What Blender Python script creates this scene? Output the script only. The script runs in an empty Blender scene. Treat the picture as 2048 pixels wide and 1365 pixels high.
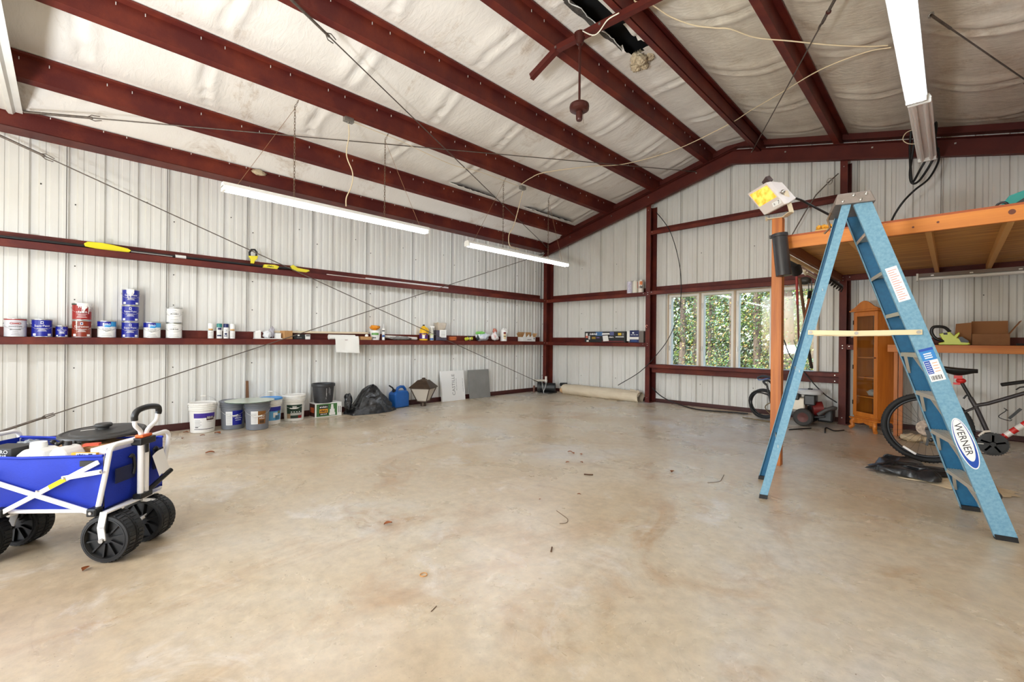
TUBE_STR, TUBE_STRB, TUBE_STR2 = 15.0, 28.0, 24.0
SKY_STR, SUN_STR, EXPO = .8, 9.0, .1
# (name, x, y0, y1, z, watts): unseen fill lights added behind the camera
FILL_STRIPS = [('fill_strip', 1.85, -13.0, -8.9, 2.7, 45), ('fill_strip', 5.2, -13, -9.5, 3.2, 90)]
BOUNCE = 360
import bpy, bmesh, math, random
from math import sin, cos, pi, radians
from mathutils import Vector, Matrix, Euler, noise
random.seed(11)
SC = bpy.context.scene
COL = SC.collection
V = Vector
# ------------------------------------------------------------------ camera model (from the photograph's vanishing points)
F = 887.06
YAW, PITCH, ROLL = radians(-44.8088), radians(.0327), radians(.5244)
EYE = V((7.19, -8.45, 1.2))
_fw = V((sin(YAW) * cos(PITCH), cos(YAW) * cos(PITCH), sin(PITCH)))
_r0 = V((cos(YAW), -sin(YAW), 0))
_u0 = _r0.cross(_fw)
_rt = _r0 * cos(ROLL) + _u0 * sin(ROLL)
_up = -_r0 * sin(ROLL) + _u0 * cos(ROLL)


def at(px, py, axis, val):
    """world point where the sight line through a photo pixel meets the plane axis = val"""
    d = _fw + (px - 1024) / F * _rt - (py - 682.5) / F * _up
    i = 'XYZ'.index(axis)
    return EYE + d * ((val - EYE[i]) / d[i])


# ------------------------------------------------------------------ materials
def lin(c):
    def f(u):
        u = u / 255.0
        return u / 12.92 if u <= .04045 else ((u + .055) / 1.055) ** 2.4
    return (f(c[0]), f(c[1]), f(c[2]), 1.0)


_mats = {}


def mat(name, col, rough=.5, metal=0.0, col2=None, scale=6.0, amt=.5, bump=0.0, bscale=40.0, spec=.5, stretch=None, trans=0.0, alpha=1.0, emit=None, estr=0.0, coat=0.0, contrast=None):
    if name in _mats:
        return _mats[name]
    m = bpy.data.materials.new(name)
    m.use_nodes = True
    nt = m.node_tree
    b = nt.nodes['Principled BSDF']
    b.inputs['Base Color'].default_value = lin(col)
    b.inputs['Roughness'].default_value = rough
    b.inputs['Metallic'].default_value = metal
    b.inputs['Specular IOR Level'].default_value = spec
    b.inputs['Coat Weight'].default_value = coat
    if trans:
        b.inputs['Transmission Weight'].default_value = trans
    if alpha < 1:
        b.inputs['Alpha'].default_value = alpha
    if emit:
        b.inputs['Emission Color'].default_value = lin(emit)
        b.inputs['Emission Strength'].default_value = estr
    tc = None
    if col2 or bump:
        tc = nt.nodes.new('ShaderNodeTexCoord')
        mp = nt.nodes.new('ShaderNodeMapping')
        nt.links.new(tc.outputs['Object'], mp.inputs['Vector'])
        if stretch:
            mp.inputs['Scale'].default_value = stretch
        src = mp.outputs['Vector']
    if col2:
        n = nt.nodes.new('ShaderNodeTexNoise')
        n.inputs['Scale'].default_value = scale
        n.inputs['Detail'].default_value = 6
        n.inputs['Roughness'].default_value = .6
        nt.links.new(src, n.inputs['Vector'])
        r = nt.nodes.new('ShaderNodeValToRGB')
        lo, hi = contrast if contrast else (.5 - .25, .5 + .25)
        r.color_ramp.elements[0].position = lo
        r.color_ramp.elements[1].position = hi
        r.color_ramp.elements[0].color = lin(col)
        c2 = [col[i] + (col2[i] - col[i]) * amt * 2 if amt < .5 else col2[i] for i in range(3)]
        r.color_ramp.elements[1].color = lin(c2)
        nt.links.new(n.outputs['Fac'], r.inputs['Fac'])
        nt.links.new(r.outputs['Color'], b.inputs['Base Color'])
    if bump:
        n2 = nt.nodes.new('ShaderNodeTexNoise')
        n2.inputs['Scale'].default_value = bscale
        n2.inputs['Detail'].default_value = 5
        nt.links.new(src, n2.inputs['Vector'])
        bp = nt.nodes.new('ShaderNodeBump')
        bp.inputs['Strength'].default_value = min(1.0, bump)
        bp.inputs['Distance'].default_value = .01
        nt.links.new(n2.outputs['Fac'], bp.inputs['Height'])
        nt.links.new(bp.outputs['Normal'], b.inputs['Normal'])
    _mats[name] = m
    return m


# ------------------------------------------------------------------ lettering: built-in font turned into mesh, cached
_txt = {}


def glyphs(s):
    """(verts2d, faces) of a string, height of a capital = 1, centred on x, baseline at 0"""
    if s in _txt:
        return _txt[s]
    cu = bpy.data.curves.new('lettering', 'FONT')
    cu.body = s
    cu.size = 1.0
    cu.resolution_u = 2
    cu.align_x = 'CENTER'
    o = bpy.data.objects.new('lettering', cu)
    COL.objects.link(o)
    dg = bpy.context.evaluated_depsgraph_get()
    me = bpy.data.meshes.new_from_object(o.evaluated_get(dg))
    k = 1 / .69
    vs = [(v.co.x * k, v.co.y * k) for v in me.vertices]
    fs = [tuple(p.vertices) for p in me.polygons]
    bpy.data.objects.remove(o)
    bpy.data.curves.remove(cu)
    bpy.data.meshes.remove(me)
    _txt[s] = (vs, fs)
    return _txt[s]


for _s in ('SuperPaint', 'Duration', 'essentials', 'PRO', 'BEHR', 'Super', 'ZERO', 'WERNER', 'CASTILLE', '7', '9', '2X'):
    glyphs(_s)


# ------------------------------------------------------------------ mesh builder
class MB:
    def __init__(self):
        self.v, self.f, self.mi, self.mats, self.cur = [], [], [], [], 0
        self.M = Matrix.Identity(4)
        self.sm = []
        self.smooth = False

    def m(self, material):
        if material not in self.mats:
            self.mats.append(material)
        self.cur = self.mats.index(material)
        return self

    def add(self, vs, fs):
        b = len(self.v)
        self.v += [self.M @ V(p) for p in vs]
        for f in fs:
            self.f.append(tuple(b + i for i in f))
            self.mi.append(self.cur)
            self.sm.append(self.smooth)
        return self

    def box(self, c, s, R=None):
        x, y, z = s[0] / 2, s[1] / 2, s[2] / 2
        vs = [V((i, j, k)) for i in (-x, x) for j in (-y, y) for k in (-z, z)]
        if R is not None:
            vs = [R @ p for p in vs]
        c = V(c)
        return self.add([p + c for p in vs], [(0, 1, 3, 2), (4, 6, 7, 5), (0, 4, 5, 1), (2, 3, 7, 6), (0, 2, 6, 4), (1, 5, 7, 3)])

    def bb(self, a, b):
        return self.box([(a[i] + b[i]) / 2 for i in range(3)], [abs(b[i] - a[i]) for i in range(3)])

    def bar(self, p0, p1, w, h, up=(0, 0, 1)):
        """box beam from p0 to p1; w across, h along up"""
        p0, p1 = V(p0), V(p1)
        d = (p1 - p0)
        L = d.length
        d.normalize()
        up = V(up)
        s = d.cross(up)
        if s.length < 1e-5:
            s = d.cross(V((1, 0, 0)))
        s.normalize()
        u = s.cross(d)
        vs = []
        for p in (p0, p1):
            for a, b in ((-1, -1), (1, -1), (1, 1), (-1, 1)):
                vs.append(p + s * (a * w / 2) + u * (b * h / 2))
        return self.add(vs, [(0, 3, 2, 1), (4, 5, 6, 7), (0, 1, 5, 4), (1, 2, 6, 5), (2, 3, 7, 6), (3, 0, 4, 7)])

    def tube(self, pts, r, n=8, closed=False, flat=None):
        pts = [V(p) for p in pts]
        N = len(pts)
        rr = r if isinstance(r, (list, tuple)) else [r] * N
        sm0, self.smooth = self.smooth, True
        prev = None
        rings = []
        for i, p in enumerate(pts):
            a = pts[(i - 1) % N] if (closed or i > 0) else p
            b = pts[(i + 1) % N] if (closed or i < N - 1) else p
            t = (b - a)
            if t.length < 1e-9:
                t = V((0, 0, 1))
            t.normalize()
            if prev is None:
                s = t.orthogonal().normalized()
            else:
                s = prev - t * prev.dot(t)
                if s.length < 1e-6:
                    s = t.orthogonal()
                s.normalize()
            prev = s
            u = t.cross(s)
            rings.append([p + s * (rr[i] * cos(2 * pi * k / n)) + u * (rr[i] * sin(2 * pi * k / n)) for k in range(n)])
        vs = [q for ring in rings for q in ring]
        fs = []
        for i in range(N if closed else N - 1):
            j = (i + 1) % N
            for k in range(n):
                k2 = (k + 1) % n
                fs.append((i * n + k, i * n + k2, j * n + k2, j * n + k))
        self.add(vs, fs)
        if not closed:
            self.smooth = False
            self.add(rings[0], [tuple(range(n))[::-1]])
            self.add(rings[-1], [tuple(range(n))])
        self.smooth = sm0
        return self

    def lathe(self, prof, n=24, c=(0, 0, 0), R=None, sharp=False, caps=True):
        """profile of (radius, height) turned about z"""
        c = V(c)
        sm0, self.smooth = self.smooth, not sharp
        P = []
        for r, z in prof:
            ring = [V((r * cos(2 * pi * k / n), r * sin(2 * pi * k / n), z)) for k in range(n)]
            if R is not None:
                ring = [R @ q for q in ring]
            P.append([q + c for q in ring])
        for i in range(len(prof) - 1):
            fs = []
            for k in range(n):
                k2 = (k + 1) % n
                fs.append((k, k2, n + k2, n + k))
            self.add(P[i] + P[i + 1], fs)
        self.smooth = False
        if caps and prof[0][0] > 1e-6:
            self.add(P[0], [tuple(range(n))[::-1]])
        if caps and prof[-1][0] > 1e-6:
            self.add(P[-1], [tuple(range(n))])
        self.smooth = sm0
        return self

    def cyl(self, p0, p1, r, n=20, r2=None):
        p0, p1 = V(p0), V(p1)
        d = p1 - p0
        R = d.to_track_quat('Z', 'Y').to_matrix()
        return self.lathe([(r, 0), (r if r2 is None else r2, d.length)], n, p0, R)

    def prism(self, poly, depth, O=(0, 0, 0), X=(1, 0, 0), Y=(0, 0, 1)):
        """2-D outline (in axes X, Y from O) pushed along X x Y by depth"""
        O, X, Y = V(O), V(X), V(Y)
        Z = X.cross(Y).normalized()
        a = [O + X * p[0] + Y * p[1] for p in poly]
        b = [q + Z * depth for q in a]
        n = len(poly)
        fs = [tuple(range(n))[::-1], tuple(range(n, 2 * n))]
        for i in range(n):
            j = (i + 1) % n
            fs.append((i, j, n + j, n + i))
        return self.add(a + b, fs)

    def grid(self, fn, nu, nv):
        vs = [fn(i / nu, j / nv) for i in range(nu + 1) for j in range(nv + 1)]
        fs = []
        for i in range(nu):
            for j in range(nv):
                a = i * (nv + 1) + j
                fs.append((a, a + nv + 1, a + nv + 2, a + 1))
        sm0, self.smooth = self.smooth, True
        self.add(vs, fs)
        self.smooth = sm0
        return self

    def ball(self, c, r, n=12, sc=(1, 1, 1)):
        c = V(c)
        m = max(6, n // 2)
        prof = []
        vs = []
        for i in range(m + 1):
            a = -pi / 2 + pi * i / m
            for k in range(n):
                b = 2 * pi * k / n
                vs.append(c + V((r * cos(a) * cos(b) * sc[0], r * cos(a) * sin(b) * sc[1], r * sin(a) * sc[2])))
        fs = []
        for i in range(m):
            for k in range(n):
                k2 = (k + 1) % n
                fs.append((i * n + k, i * n + k2, (i + 1) * n + k2, (i + 1) * n + k))
        sm0, self.smooth = self.smooth, True
        self.add(vs, fs)
        self.smooth = sm0
        return self

    def text(self, s, h, O, X, Y, lift=.0008, wmax=None, thick=0.0):
        vs, fs = glyphs(s)
        O, X, Y = V(O), V(X).normalized(), V(Y).normalized()
        Z = X.cross(Y).normalized()
        kx = h
        if wmax:
            w = max(p[0] for p in vs) - min(p[0] for p in vs)
            kx = wmax / w
        return self.add([O + X * (p[0] * kx) + Y * (p[1] * h) + Z * lift for p in vs], fs)

    def wraptext(self, s, h, R, z, ang, w=None, lift=.0008):
        """lettering bent round a vertical can of radius R (axis = local z)"""
        vs, fs = glyphs(s)
        kx = h
        if w:
            ww = max(p[0] for p in vs) - min(p[0] for p in vs)
            kx = w / ww
        out = []
        for x, y in vs:
            a = ang + x * kx / R
            out.append(((R + lift) * cos(a), (R + lift) * sin(a), z + y * h))
        return self.add(out, fs)

    def wrapmarks(self, R, z, h, ang, w, n=7, lift=.0009):
        """a line of print too small to read: short dashes of uneven length"""
        a = ang - w / 2 / R
        st = w / R / n
        for i in range(n):
            k = .45 + .4 * ((i * 5 + int(z * 900)) % 4) / 3
            self.wrap(R, z, z + h * (.75 + .25 * (i % 2)), a + st * i, a + st * (i + k), 2, lift)
        return self

    def marks(self, h, O, X, Y, w, n=7, lift=.0008):
        O, X, Y = V(O), V(X).normalized(), V(Y).normalized()
        Z = X.cross(Y).normalized()
        for i in range(n):
            k = .45 + .4 * ((i * 5 + n) % 4) / 3
            a, b_ = -w / 2 + w * i / n, -w / 2 + w * (i + k) / n
            hh = h * (.75 + .25 * (i % 2))
            self.add([O + X * a + Z * lift, O + X * b_ + Z * lift, O + X * b_ + Y * hh + Z * lift, O + X * a + Y * hh + Z * lift], [(0, 1, 2, 3)])
        return self

    def wrap(self, R, z0, z1, a0, a1, n=10, lift=.0005):
        vs = []
        for i in range(n + 1):
            a = a0 + (a1 - a0) * i / n
            vs += [((R + lift) * cos(a), (R + lift) * sin(a), z0), ((R + lift) * cos(a), (R + lift) * sin(a), z1)]
        return self.add(vs, [(2 * i, 2 * i + 2, 2 * i + 3, 2 * i + 1) for i in range(n)])

    def obj(self, name, parent=None, material=None, bevel=0.0, local=False, sub=0, weld=False):
        me = bpy.data.meshes.new(name)
        me.from_pydata([tuple(p) for p in self.v], [], self.f)
        mats = self.mats if self.mats else [material]
        for q in mats:
            me.materials.append(q)
        me.polygons.foreach_set('material_index', self.mi if self.mats else [0] * len(self.f))
        me.polygons.foreach_set('use_smooth', self.sm)
        me.update()
        bm = bmesh.new()
        bm.from_mesh(me)
        if weld:
            bmesh.ops.remove_doubles(bm, verts=bm.verts, dist=1e-5)
            bmesh.ops.recalc_face_normals(bm, faces=bm.faces)
        bm.to_mesh(me)
        bm.free()
        o = bpy.data.objects.new(name, me)
        COL.objects.link(o)
        if parent is not None:
            o.parent = parent
            if not local:
                o.matrix_parent_inverse = world_of(parent).inverted()
        if bevel:
            b = o.modifiers.new('bevel', 'BEVEL')
            b.width = bevel
            b.segments = 2
            b.limit_method = 'ANGLE'
            b.angle_limit = radians(40)
        if sub:
            s = o.modifiers.new('sub', 'SUBSURF')
            s.levels = s.render_levels = sub
        return o


def world_of(o):
    m = Matrix.LocRotScale(o.location, o.rotation_euler, o.scale)
    if o.parent is not None:
        return world_of(o.parent) @ o.matrix_parent_inverse @ m
    return m


def tag(o, label, cat=None, group=None, kind=None):
    if label:
        o['label'] = label
    if cat:
        o['category'] = cat
    if group:
        o['group'] = group
    if kind:
        o['kind'] = kind
    return o


def thing(name, label, cat, loc=(0, 0, 0), rz=0.0, group=None):
    o = bpy.data.objects.new(name, None)
    COL.objects.link(o)
    o.location = loc
    o.rotation_euler = (0, 0, rz)
    o.empty_display_size = .05
    return tag(o, label, cat, group)


def struct(o, label=None):
    o['kind'] = 'structure'
    if label:
        o['label'] = label
    return o


def dup(root, loc, rz=None, label=None, group=None):
    r = root.copy()
    COL.objects.link(r)
    r.location = loc
    if rz is not None:
        r.rotation_euler = (0, 0, rz)
    if label:
        r['label'] = label
    if group:
        r['group'] = group
    for ch in list(root.children):
        c = ch.copy()
        COL.objects.link(c)
        c.parent = r
        for g in list(ch.children):
            d = g.copy()
            COL.objects.link(d)
            d.parent = c
    return r


def arc(c, r, a0, a1, n, X=(1, 0, 0), Y=(0, 0, 1)):
    c, X, Y = V(c), V(X), V(Y)
    return [c + X * (r * cos(a0 + (a1 - a0) * i / n)) + Y * (r * sin(a0 + (a1 - a0) * i / n)) for i in range(n + 1)]


def spline(pts, n=8):
    """Catmull-Rom through the points"""
    P = [V(p) for p in pts]
    P = [P[0] * 2 - P[1]] + P + [P[-1] * 2 - P[-2]]
    out = []
    for i in range(1, len(P) - 2):
        for k in range(n):
            t = k / n
            a, b, c, d = P[i - 1], P[i], P[i + 1], P[i + 2]
            out.append(.5 * ((2 * b) + (c - a) * t + (2 * a - 5 * b + 4 * c - d) * t * t + (3 * b - a - 3 * c + d) * t ** 3))
    out.append(P[-2])
    return out


def sag(a, b, d, n=16):
    a, b = V(a), V(b)
    return [a.lerp(b, i / n) - V((0, 0, d * 4 * (i / n) * (1 - i / n))) for i in range(n + 1)]
# ================================================================== the building
M_WALL = mat('painted_wall_sheet', (226, 226, 223), .40, col2=(212, 210, 204), scale=2.2, amt=.9, stretch=(1, 1, .35))
M_LAP = mat('dark_lap_joint', (70, 62, 56), .7)  # dark joint line where two wall sheets overlap
M_SCREW = mat('screw_head', (58, 54, 50), .5, .4)
M_STEEL = mat('red_oxide_steel', (84, 29, 25), .52, col2=(122, 52, 33), scale=2.6, amt=.8, bump=.12, bscale=60, contrast=(.42, .8), spec=.3)
M_CLIP = mat('white_clip', (235, 230, 224), .6)
M_BOLT = mat('zinc_bolt', (176, 172, 166), .35, .8)


def zl(x):
    return 3.456 + .248 * x


RIDGE = 4.45


def zroof(x):
    """top of the rafters; the purlins sit on it"""
    return zl(x) if x <= RIDGE else zl(RIDGE) - .238 * (x - RIDGE)


def rib_profile(s0, s1, phase):
    """breakpoints (s, depth outward, is lap gap) of the ribbed sheet between s0 and s1"""
    pts = []
    k0 = int((s0 - phase) / .3048) - 2
    k1 = int((s1 - phase) / .3048) + 2
    for k in range(k0, k1 + 1):
        c = phase + .3048 * k
        if k % 3 == 1:
            pts += [(c - .0575, 0, 0), (c - .0565, -.004, 1), (c - .0525, -.004, 1), (c - .0515, 0, 0)]
        pts += [(c - .042, 0, 0), (c - .027, .036, 0), (c + .027, .036, 0), (c + .042, 0, 0)]
        for q in (.1016, .2032):
            pts += [(c + q - .019, 0, 0), (c + q - .013, .007, 0), (c + q + .013, .007, 0), (c + q + .019, 0, 0)]
    pts = [p for p in pts if s0 < p[0] < s1]
    return [(s0, 0, 0)] + pts + [(s1, 0, 0)]


def ribbed_wall(name, axis, s0, s1, phase, z0, ztop, sgn, hole=None, screws=()):
    """sheet standing in the plane x=0 (axis Y) or y=0 (axis X); depth pushes outward"""
    pr = rib_profile(s0, s1, phase)
    if hole:
        ins = []
        for h in hole[:2]:
            for i in range(len(pr) - 1):
                a, b = pr[i], pr[i + 1]
                if a[0] < h < b[0]:
                    t = (h - a[0]) / (b[0] - a[0])
                    ins.append((h, a[1] + (b[1] - a[1]) * t, 0))
        pr = sorted(pr + ins)
    mb = MB()

    def P(s, d, z):
        return (-d * sgn, s, z) if axis == 'Y' else (s, d * sgn, z)
    for i in range(len(pr) - 1):
        a, b = pr[i], pr[i + 1]
        mb.m(M_LAP if (a[2] or b[2]) else M_WALL)
        spans = [(z0, z0, ztop(a[0]), ztop(b[0]))]
        if hole and a[0] >= hole[0] - 1e-6 and b[0] <= hole[1] + 1e-6:
            spans = [(z0, z0, hole[2], hole[2]), (hole[3], hole[3], ztop(a[0]), ztop(b[0]))]
        for q in spans:
            mb.add([P(a[0], a[1], q[0]), P(b[0], b[1], q[1]), P(b[0], b[1], q[3]), P(a[0], a[1], q[2])], [(0, 1, 2, 3)])
    mb.m(M_SCREW)
    for s, z in screws:
        p = V(P(s, -.003, z))
        mb.box(p, (.012, .012, .012))
    return struct(mb.obj(name), None)


rnd = random.Random(3)
lap = [-8.4545 + .9144 * k for k in range(-3, 10)]
scr = [(s + .075, z + rnd.uniform(-.02, .02)) for s in lap for z in (.36, .84, 1.62, 2.02, 2.72) if s < -.1] + [(s - .2, z) for s in lap for z in (2.9,)]
w = ribbed_wall('wall_left', 'Y', -14.0, 0.0, -8.7025, 0.02, lambda s: 3.75, 1, screws=scr)
w['label'] = 'pale ribbed metal wall sheet on the left side'
WIN = (3.19, 5.69, .70, 2.16)
scr = [(3.157 + .3048 * k + .05, z) for k in range(-10, 18, 3) for z in (.42, 1.5, 1.86, 2.9) if not (WIN[0] < 3.157 + .3048 * k + .05 < WIN[1] and WIN[2] < z < WIN[3])]
w = ribbed_wall('wall_back', 'X', 0.0, 8.9, 3.157, 0.02, lambda s: zroof(s) + .30, 1, hole=WIN, screws=scr)
w['label'] = 'pale ribbed metal gable wall with the window'
mb = MB().m(M_WALL)
mb.bb((8.9, -14, 0), (8.94, 0, 3.75))
struct(mb.obj('wall_right'))
# front wall behind the camera with its wide roll-up door standing open
mb = MB().m(M_WALL)
mb.bb((0, -14.04, 0), (1.0, -14.0, 4.7)).bb((7.9, -14.04, 0), (8.9, -14.0, 4.7)).bb((1.0, -14.04, 3.3), (7.9, -14.0, 4.7))
struct(mb.obj('wall_front'))

# ---- floor
fm = bpy.data.materials.new('worn_concrete')
fm.use_nodes = True
nt = fm.node_tree
N = nt.nodes
Lk = nt.links.new
b = N['Principled BSDF']
tc = N.new('ShaderNodeTexCoord')


def noise_node(scale, detail=6, rough=.6, dist=0.0, off=(0, 0, 0), st=(1, 1, 1)):
    mp = N.new('ShaderNodeMapping')
    mp.inputs['Location'].default_value = off
    mp.inputs['Scale'].default_value = st
    Lk(tc.outputs['Object'], mp.inputs['Vector'])
    n = N.new('ShaderNodeTexNoise')
    n.inputs['Scale'].default_value = scale
    n.inputs['Detail'].default_value = detail
    n.inputs['Roughness'].default_value = rough
    n.inputs['Distortion'].default_value = dist
    Lk(mp.outputs['Vector'], n.inputs['Vector'])
    return n.outputs['Fac']


def ramp(src, stops):
    r = N.new('ShaderNodeValToRGB')
    els = r.color_ramp.elements
    while len(els) > len(stops):
        els.remove(els[-1])
    while len(els) < len(stops):
        els.new(.5)
    for e, (p, c) in zip(els, stops):
        e.position = p
        e.color = c if len(c) == 4 else lin(c)
    Lk(src, r.inputs['Fac'])
    return r.outputs['Color']


def mixc(fac, a, b_, mode='MIX'):
    mx = N.new('ShaderNodeMix')
    mx.data_type = 'RGBA'
    mx.blend_type = mode
    for s, k in ((fac, 0), (a, 6), (b_, 7)):
        if isinstance(s, (int, float)):
            mx.inputs[k].default_value = s
        elif isinstance(s, tuple):
            mx.inputs[k].default_value = s if len(s) == 4 else lin(s)
        else:
            Lk(s, mx.inputs[k])
    return mx.outputs[2]


W4, K4 = (1, 1, 1, 1), (0, 0, 0, 1)
base = ramp(noise_node(.55, 8, .62, .4), [(.30, (176, 154, 124)), (.44, (200, 182, 154)), (.58, (208, 196, 176)), (.70, (206, 204, 202))])
st1 = ramp(noise_node(1.1, 9, .7, 1.2, (3, 1, 0), (1, .6, 1)), [(.52, K4), (.68, W4)])
c1 = mixc(st1, base, (176, 142, 104))
c1 = mixc(.7, base, c1)
st2 = ramp(noise_node(2.3, 10, .72, 1.6, (7, 4, 0), (.5, 1, 1)), [(.60, K4), (.74, W4)])
c2 = mixc(st2, c1, (150, 122, 92))
c2 = mixc(.7, c1, c2)
pale = ramp(noise_node(1.7, 9, .7, .8, (1, 9, 0)), [(.57, K4), (.70, W4)])
c3 = mixc(pale, c2, (226, 220, 214))
c3 = mixc(.75, c2, c3)
mott = ramp(noise_node(14, 6, .7), [(.30, (205, 205, 205)), (.62, (255, 255, 255))])
c4 = mixc(.6, c3, mott, 'MULTIPLY')
spk = ramp(noise_node(90, 2, .5), [(.24, K4), (.28, W4)])
c5 = mixc(spk, (118, 100, 84), c4)
Lk(c5, b.inputs['Base Color'])
rg = ramp(noise_node(1.3, 6, .6, .5, (5, 5, 0)), [(.3, (.2, .2, .2, 1)), (.7, (.40, .40, .40, 1))])
Lk(rg, b.inputs['Roughness'])
b.inputs['Specular IOR Level'].default_value = .9
bp = N.new('ShaderNodeBump')
bp.inputs['Strength'].default_value = .25
bp.inputs['Distance'].default_value = .006
Lk(noise_node(7, 9, .65), bp.inputs['Height'])
Lk(bp.outputs['Normal'], b.inputs['Normal'])
mb = MB().m(fm)
mb.bb((-.1, -14.2, -.12), (8.95, .05, 0))
struct(mb.obj('floor'), 'worn stained concrete slab')

# ---- base angles
M_BASE = mat('base_angle_steel', (78, 30, 26), .55, col2=(60, 26, 22), scale=5, amt=.6)
mb = MB().m(M_BASE)
mb.bb((.004, -14, 0), (.06, -.06, .006)).bb((.004, -14, 0), (.012, -.06, .085))
struct(mb.obj('baseboard_left'))
mb = MB().m(M_BASE)
mb.bb((.06, -.012, 0), (8.9, -.004, .07)).bb((.06, -.06, 0), (8.9, -.004, .006))
struct(mb.obj('baseboard_back'))

# ---- girts: Z sections, web flat like a shelf, front lip down and back lip up


def girt(name, a, b, zt, axis, back=True, lip=.082, front=None, label=None):
    mb = MB().m(M_STEEL)
    d = .2 if axis == 'Y' else .25

    def P(s, q, z):
        return (q, s, z) if axis == 'Y' else (s, -q, z)
    mb.bb(P(a, .004, zt - .004), P(b, d, zt))
    mb.bb(P(a, d - .004, zt - lip), P(b, d, zt))
    mb.bb(P(a, d - .022, zt - lip), P(b, d, zt - lip + .004))
    if back:
        mb.bb(P(a, .004, zt - .004), P(b, .009, zt + .105))
    mb.m(M_BOLT)
    for s in (a + .03, b - .05):
        mb.box(P(s, d + .002, zt - .03), (.012, .012, .012))
    return struct(mb.obj(name), label)


girt('wall_girt', -14, -.26, 1.2, 'Y', label='lower red steel wall girt used as a shelf')
girt('wall_girt', -14, -.26, 2.22, 'Y', label='upper red steel girt on the left wall')
girt('wall_girt', .21, 2.815, 1.195, 'X', label='lower red girt left of the window')
girt('wall_girt', .21, 2.815, 2.215, 'X', label='upper red girt left of the window')
girt('wall_girt', 2.91, 5.975, 2.23, 'X', label='red girt over the window')
girt('wall_girt', 2.91, 5.975, 3.425, 'X', label='high red girt below the gable rafter')
girt('wall_girt', 6.07, 8.9, 1.2, 'X', label='lower red girt behind the workbench')
girt('wall_girt', 6.07, 8.9, 2.23, 'X', label='red girt carrying the back of the loft')
mb = MB().m(M_STEEL)
mb.bb((2.91, -.25, .70), (5.975, -.245, .768)).bb((2.91, -.25, .764), (5.975, -.004, .768)).bb((2.91, -.25, .70), (5.975, -.22, .704)).bb((2.91, -.16, .60), (5.975, -.155, .70)).bb((2.91, -.16, .60), (5.975, -.004, .604))
mb.m(M_BOLT)
for q in (.73, .64):
    mb.box((5.93, -.253, q), (.014, .01, .014))
struct(mb.obj('sill_girt'), 'red girt under the window')

# ---- columns (C sections open to the right)


def column(x0, ztop, label):
    mb = MB().m(M_STEEL)
    x1 = x0 + .09
    mb.bb((x0, -.25, 0), (x1, -.245, ztop)).bb((x0, -.245, 0), (x0 + .005, -.01, ztop)).bb((x0, -.015, 0), (x1 + .02, -.01, ztop)).bb((x1 - .005, -.245, 0), (x1, -.228, ztop)).bb((x1 - .005 + .02, -.03, 0), (x1 + .02, -.015, ztop))
    mb.bb((x0 - .01, -.26, 0), (x1 + .03, -.005, .008))
    mb.m(M_BOLT)
    for q in (.1, 1.14, 1.18, 2.16, 2.2, ztop - .1):
        mb.box((x0 + .045, -.252, q), (.012, .01, .012))
    return struct(mb.obj('steel_column'), label)


column(.113, 3.2, 'red corner column of the gable wall')
column(2.815, 3.945, 'red column left of the window')
column(5.975, 3.965, 'red column right of the window')

# ---- gable rafters, rake channel
M_STEELD = mat('red_oxide_steel_rafter', (74, 27, 25), .55, col2=(96, 40, 31), scale=3, amt=.7, spec=.25)
for nm, xa, xb in (('left', .11, RIDGE), ('right', RIDGE, 8.9)):
    mb = MB().m(M_STEELD)

    def q(x, dz):
        return zroof(x) + dz

    def plate(y0, y1, d0, d1):
        mb.add([(xa, y0, q(xa, d0)), (xb, y0, q(xb, d0)), (xb, y0, q(xb, d1)), (xa, y0, q(xa, d1)), (xa, y1, q(xa, d0)), (xb, y1, q(xb, d0)), (xb, y1, q(xb, d1)), (xa, y1, q(xa, d1))],
               [(0, 1, 2, 3), (5, 4, 7, 6), (4, 5, 1, 0), (3, 2, 6, 7), (4, 0, 3, 7), (1, 5, 6, 2)])
    plate(-.255, -.25, -.235, 0)
    plate(-.33, -.25, -.24, -.235)
    plate(-.33, -.325, -.235, -.215)
    plate(-.33, -.25, -.005, 0)
    mb.m(M_BOLT)
    for x in (xa + .8, xa + 1.9, xa + 2.75, xa + 3.7):
        mb.box((x, -.258, q(x, -.06)), (.02, .012, .02))
    struct(mb.obj('gable_rafter'), 'red gable rafter on the %s slope' % nm)
    mb = MB().m(M_STEELD)
    plate(-.13, -.01, .12, .34)
    struct(mb.obj('rake_channel'), 'dark rake channel under the %s roof edge' % nm)

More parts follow.
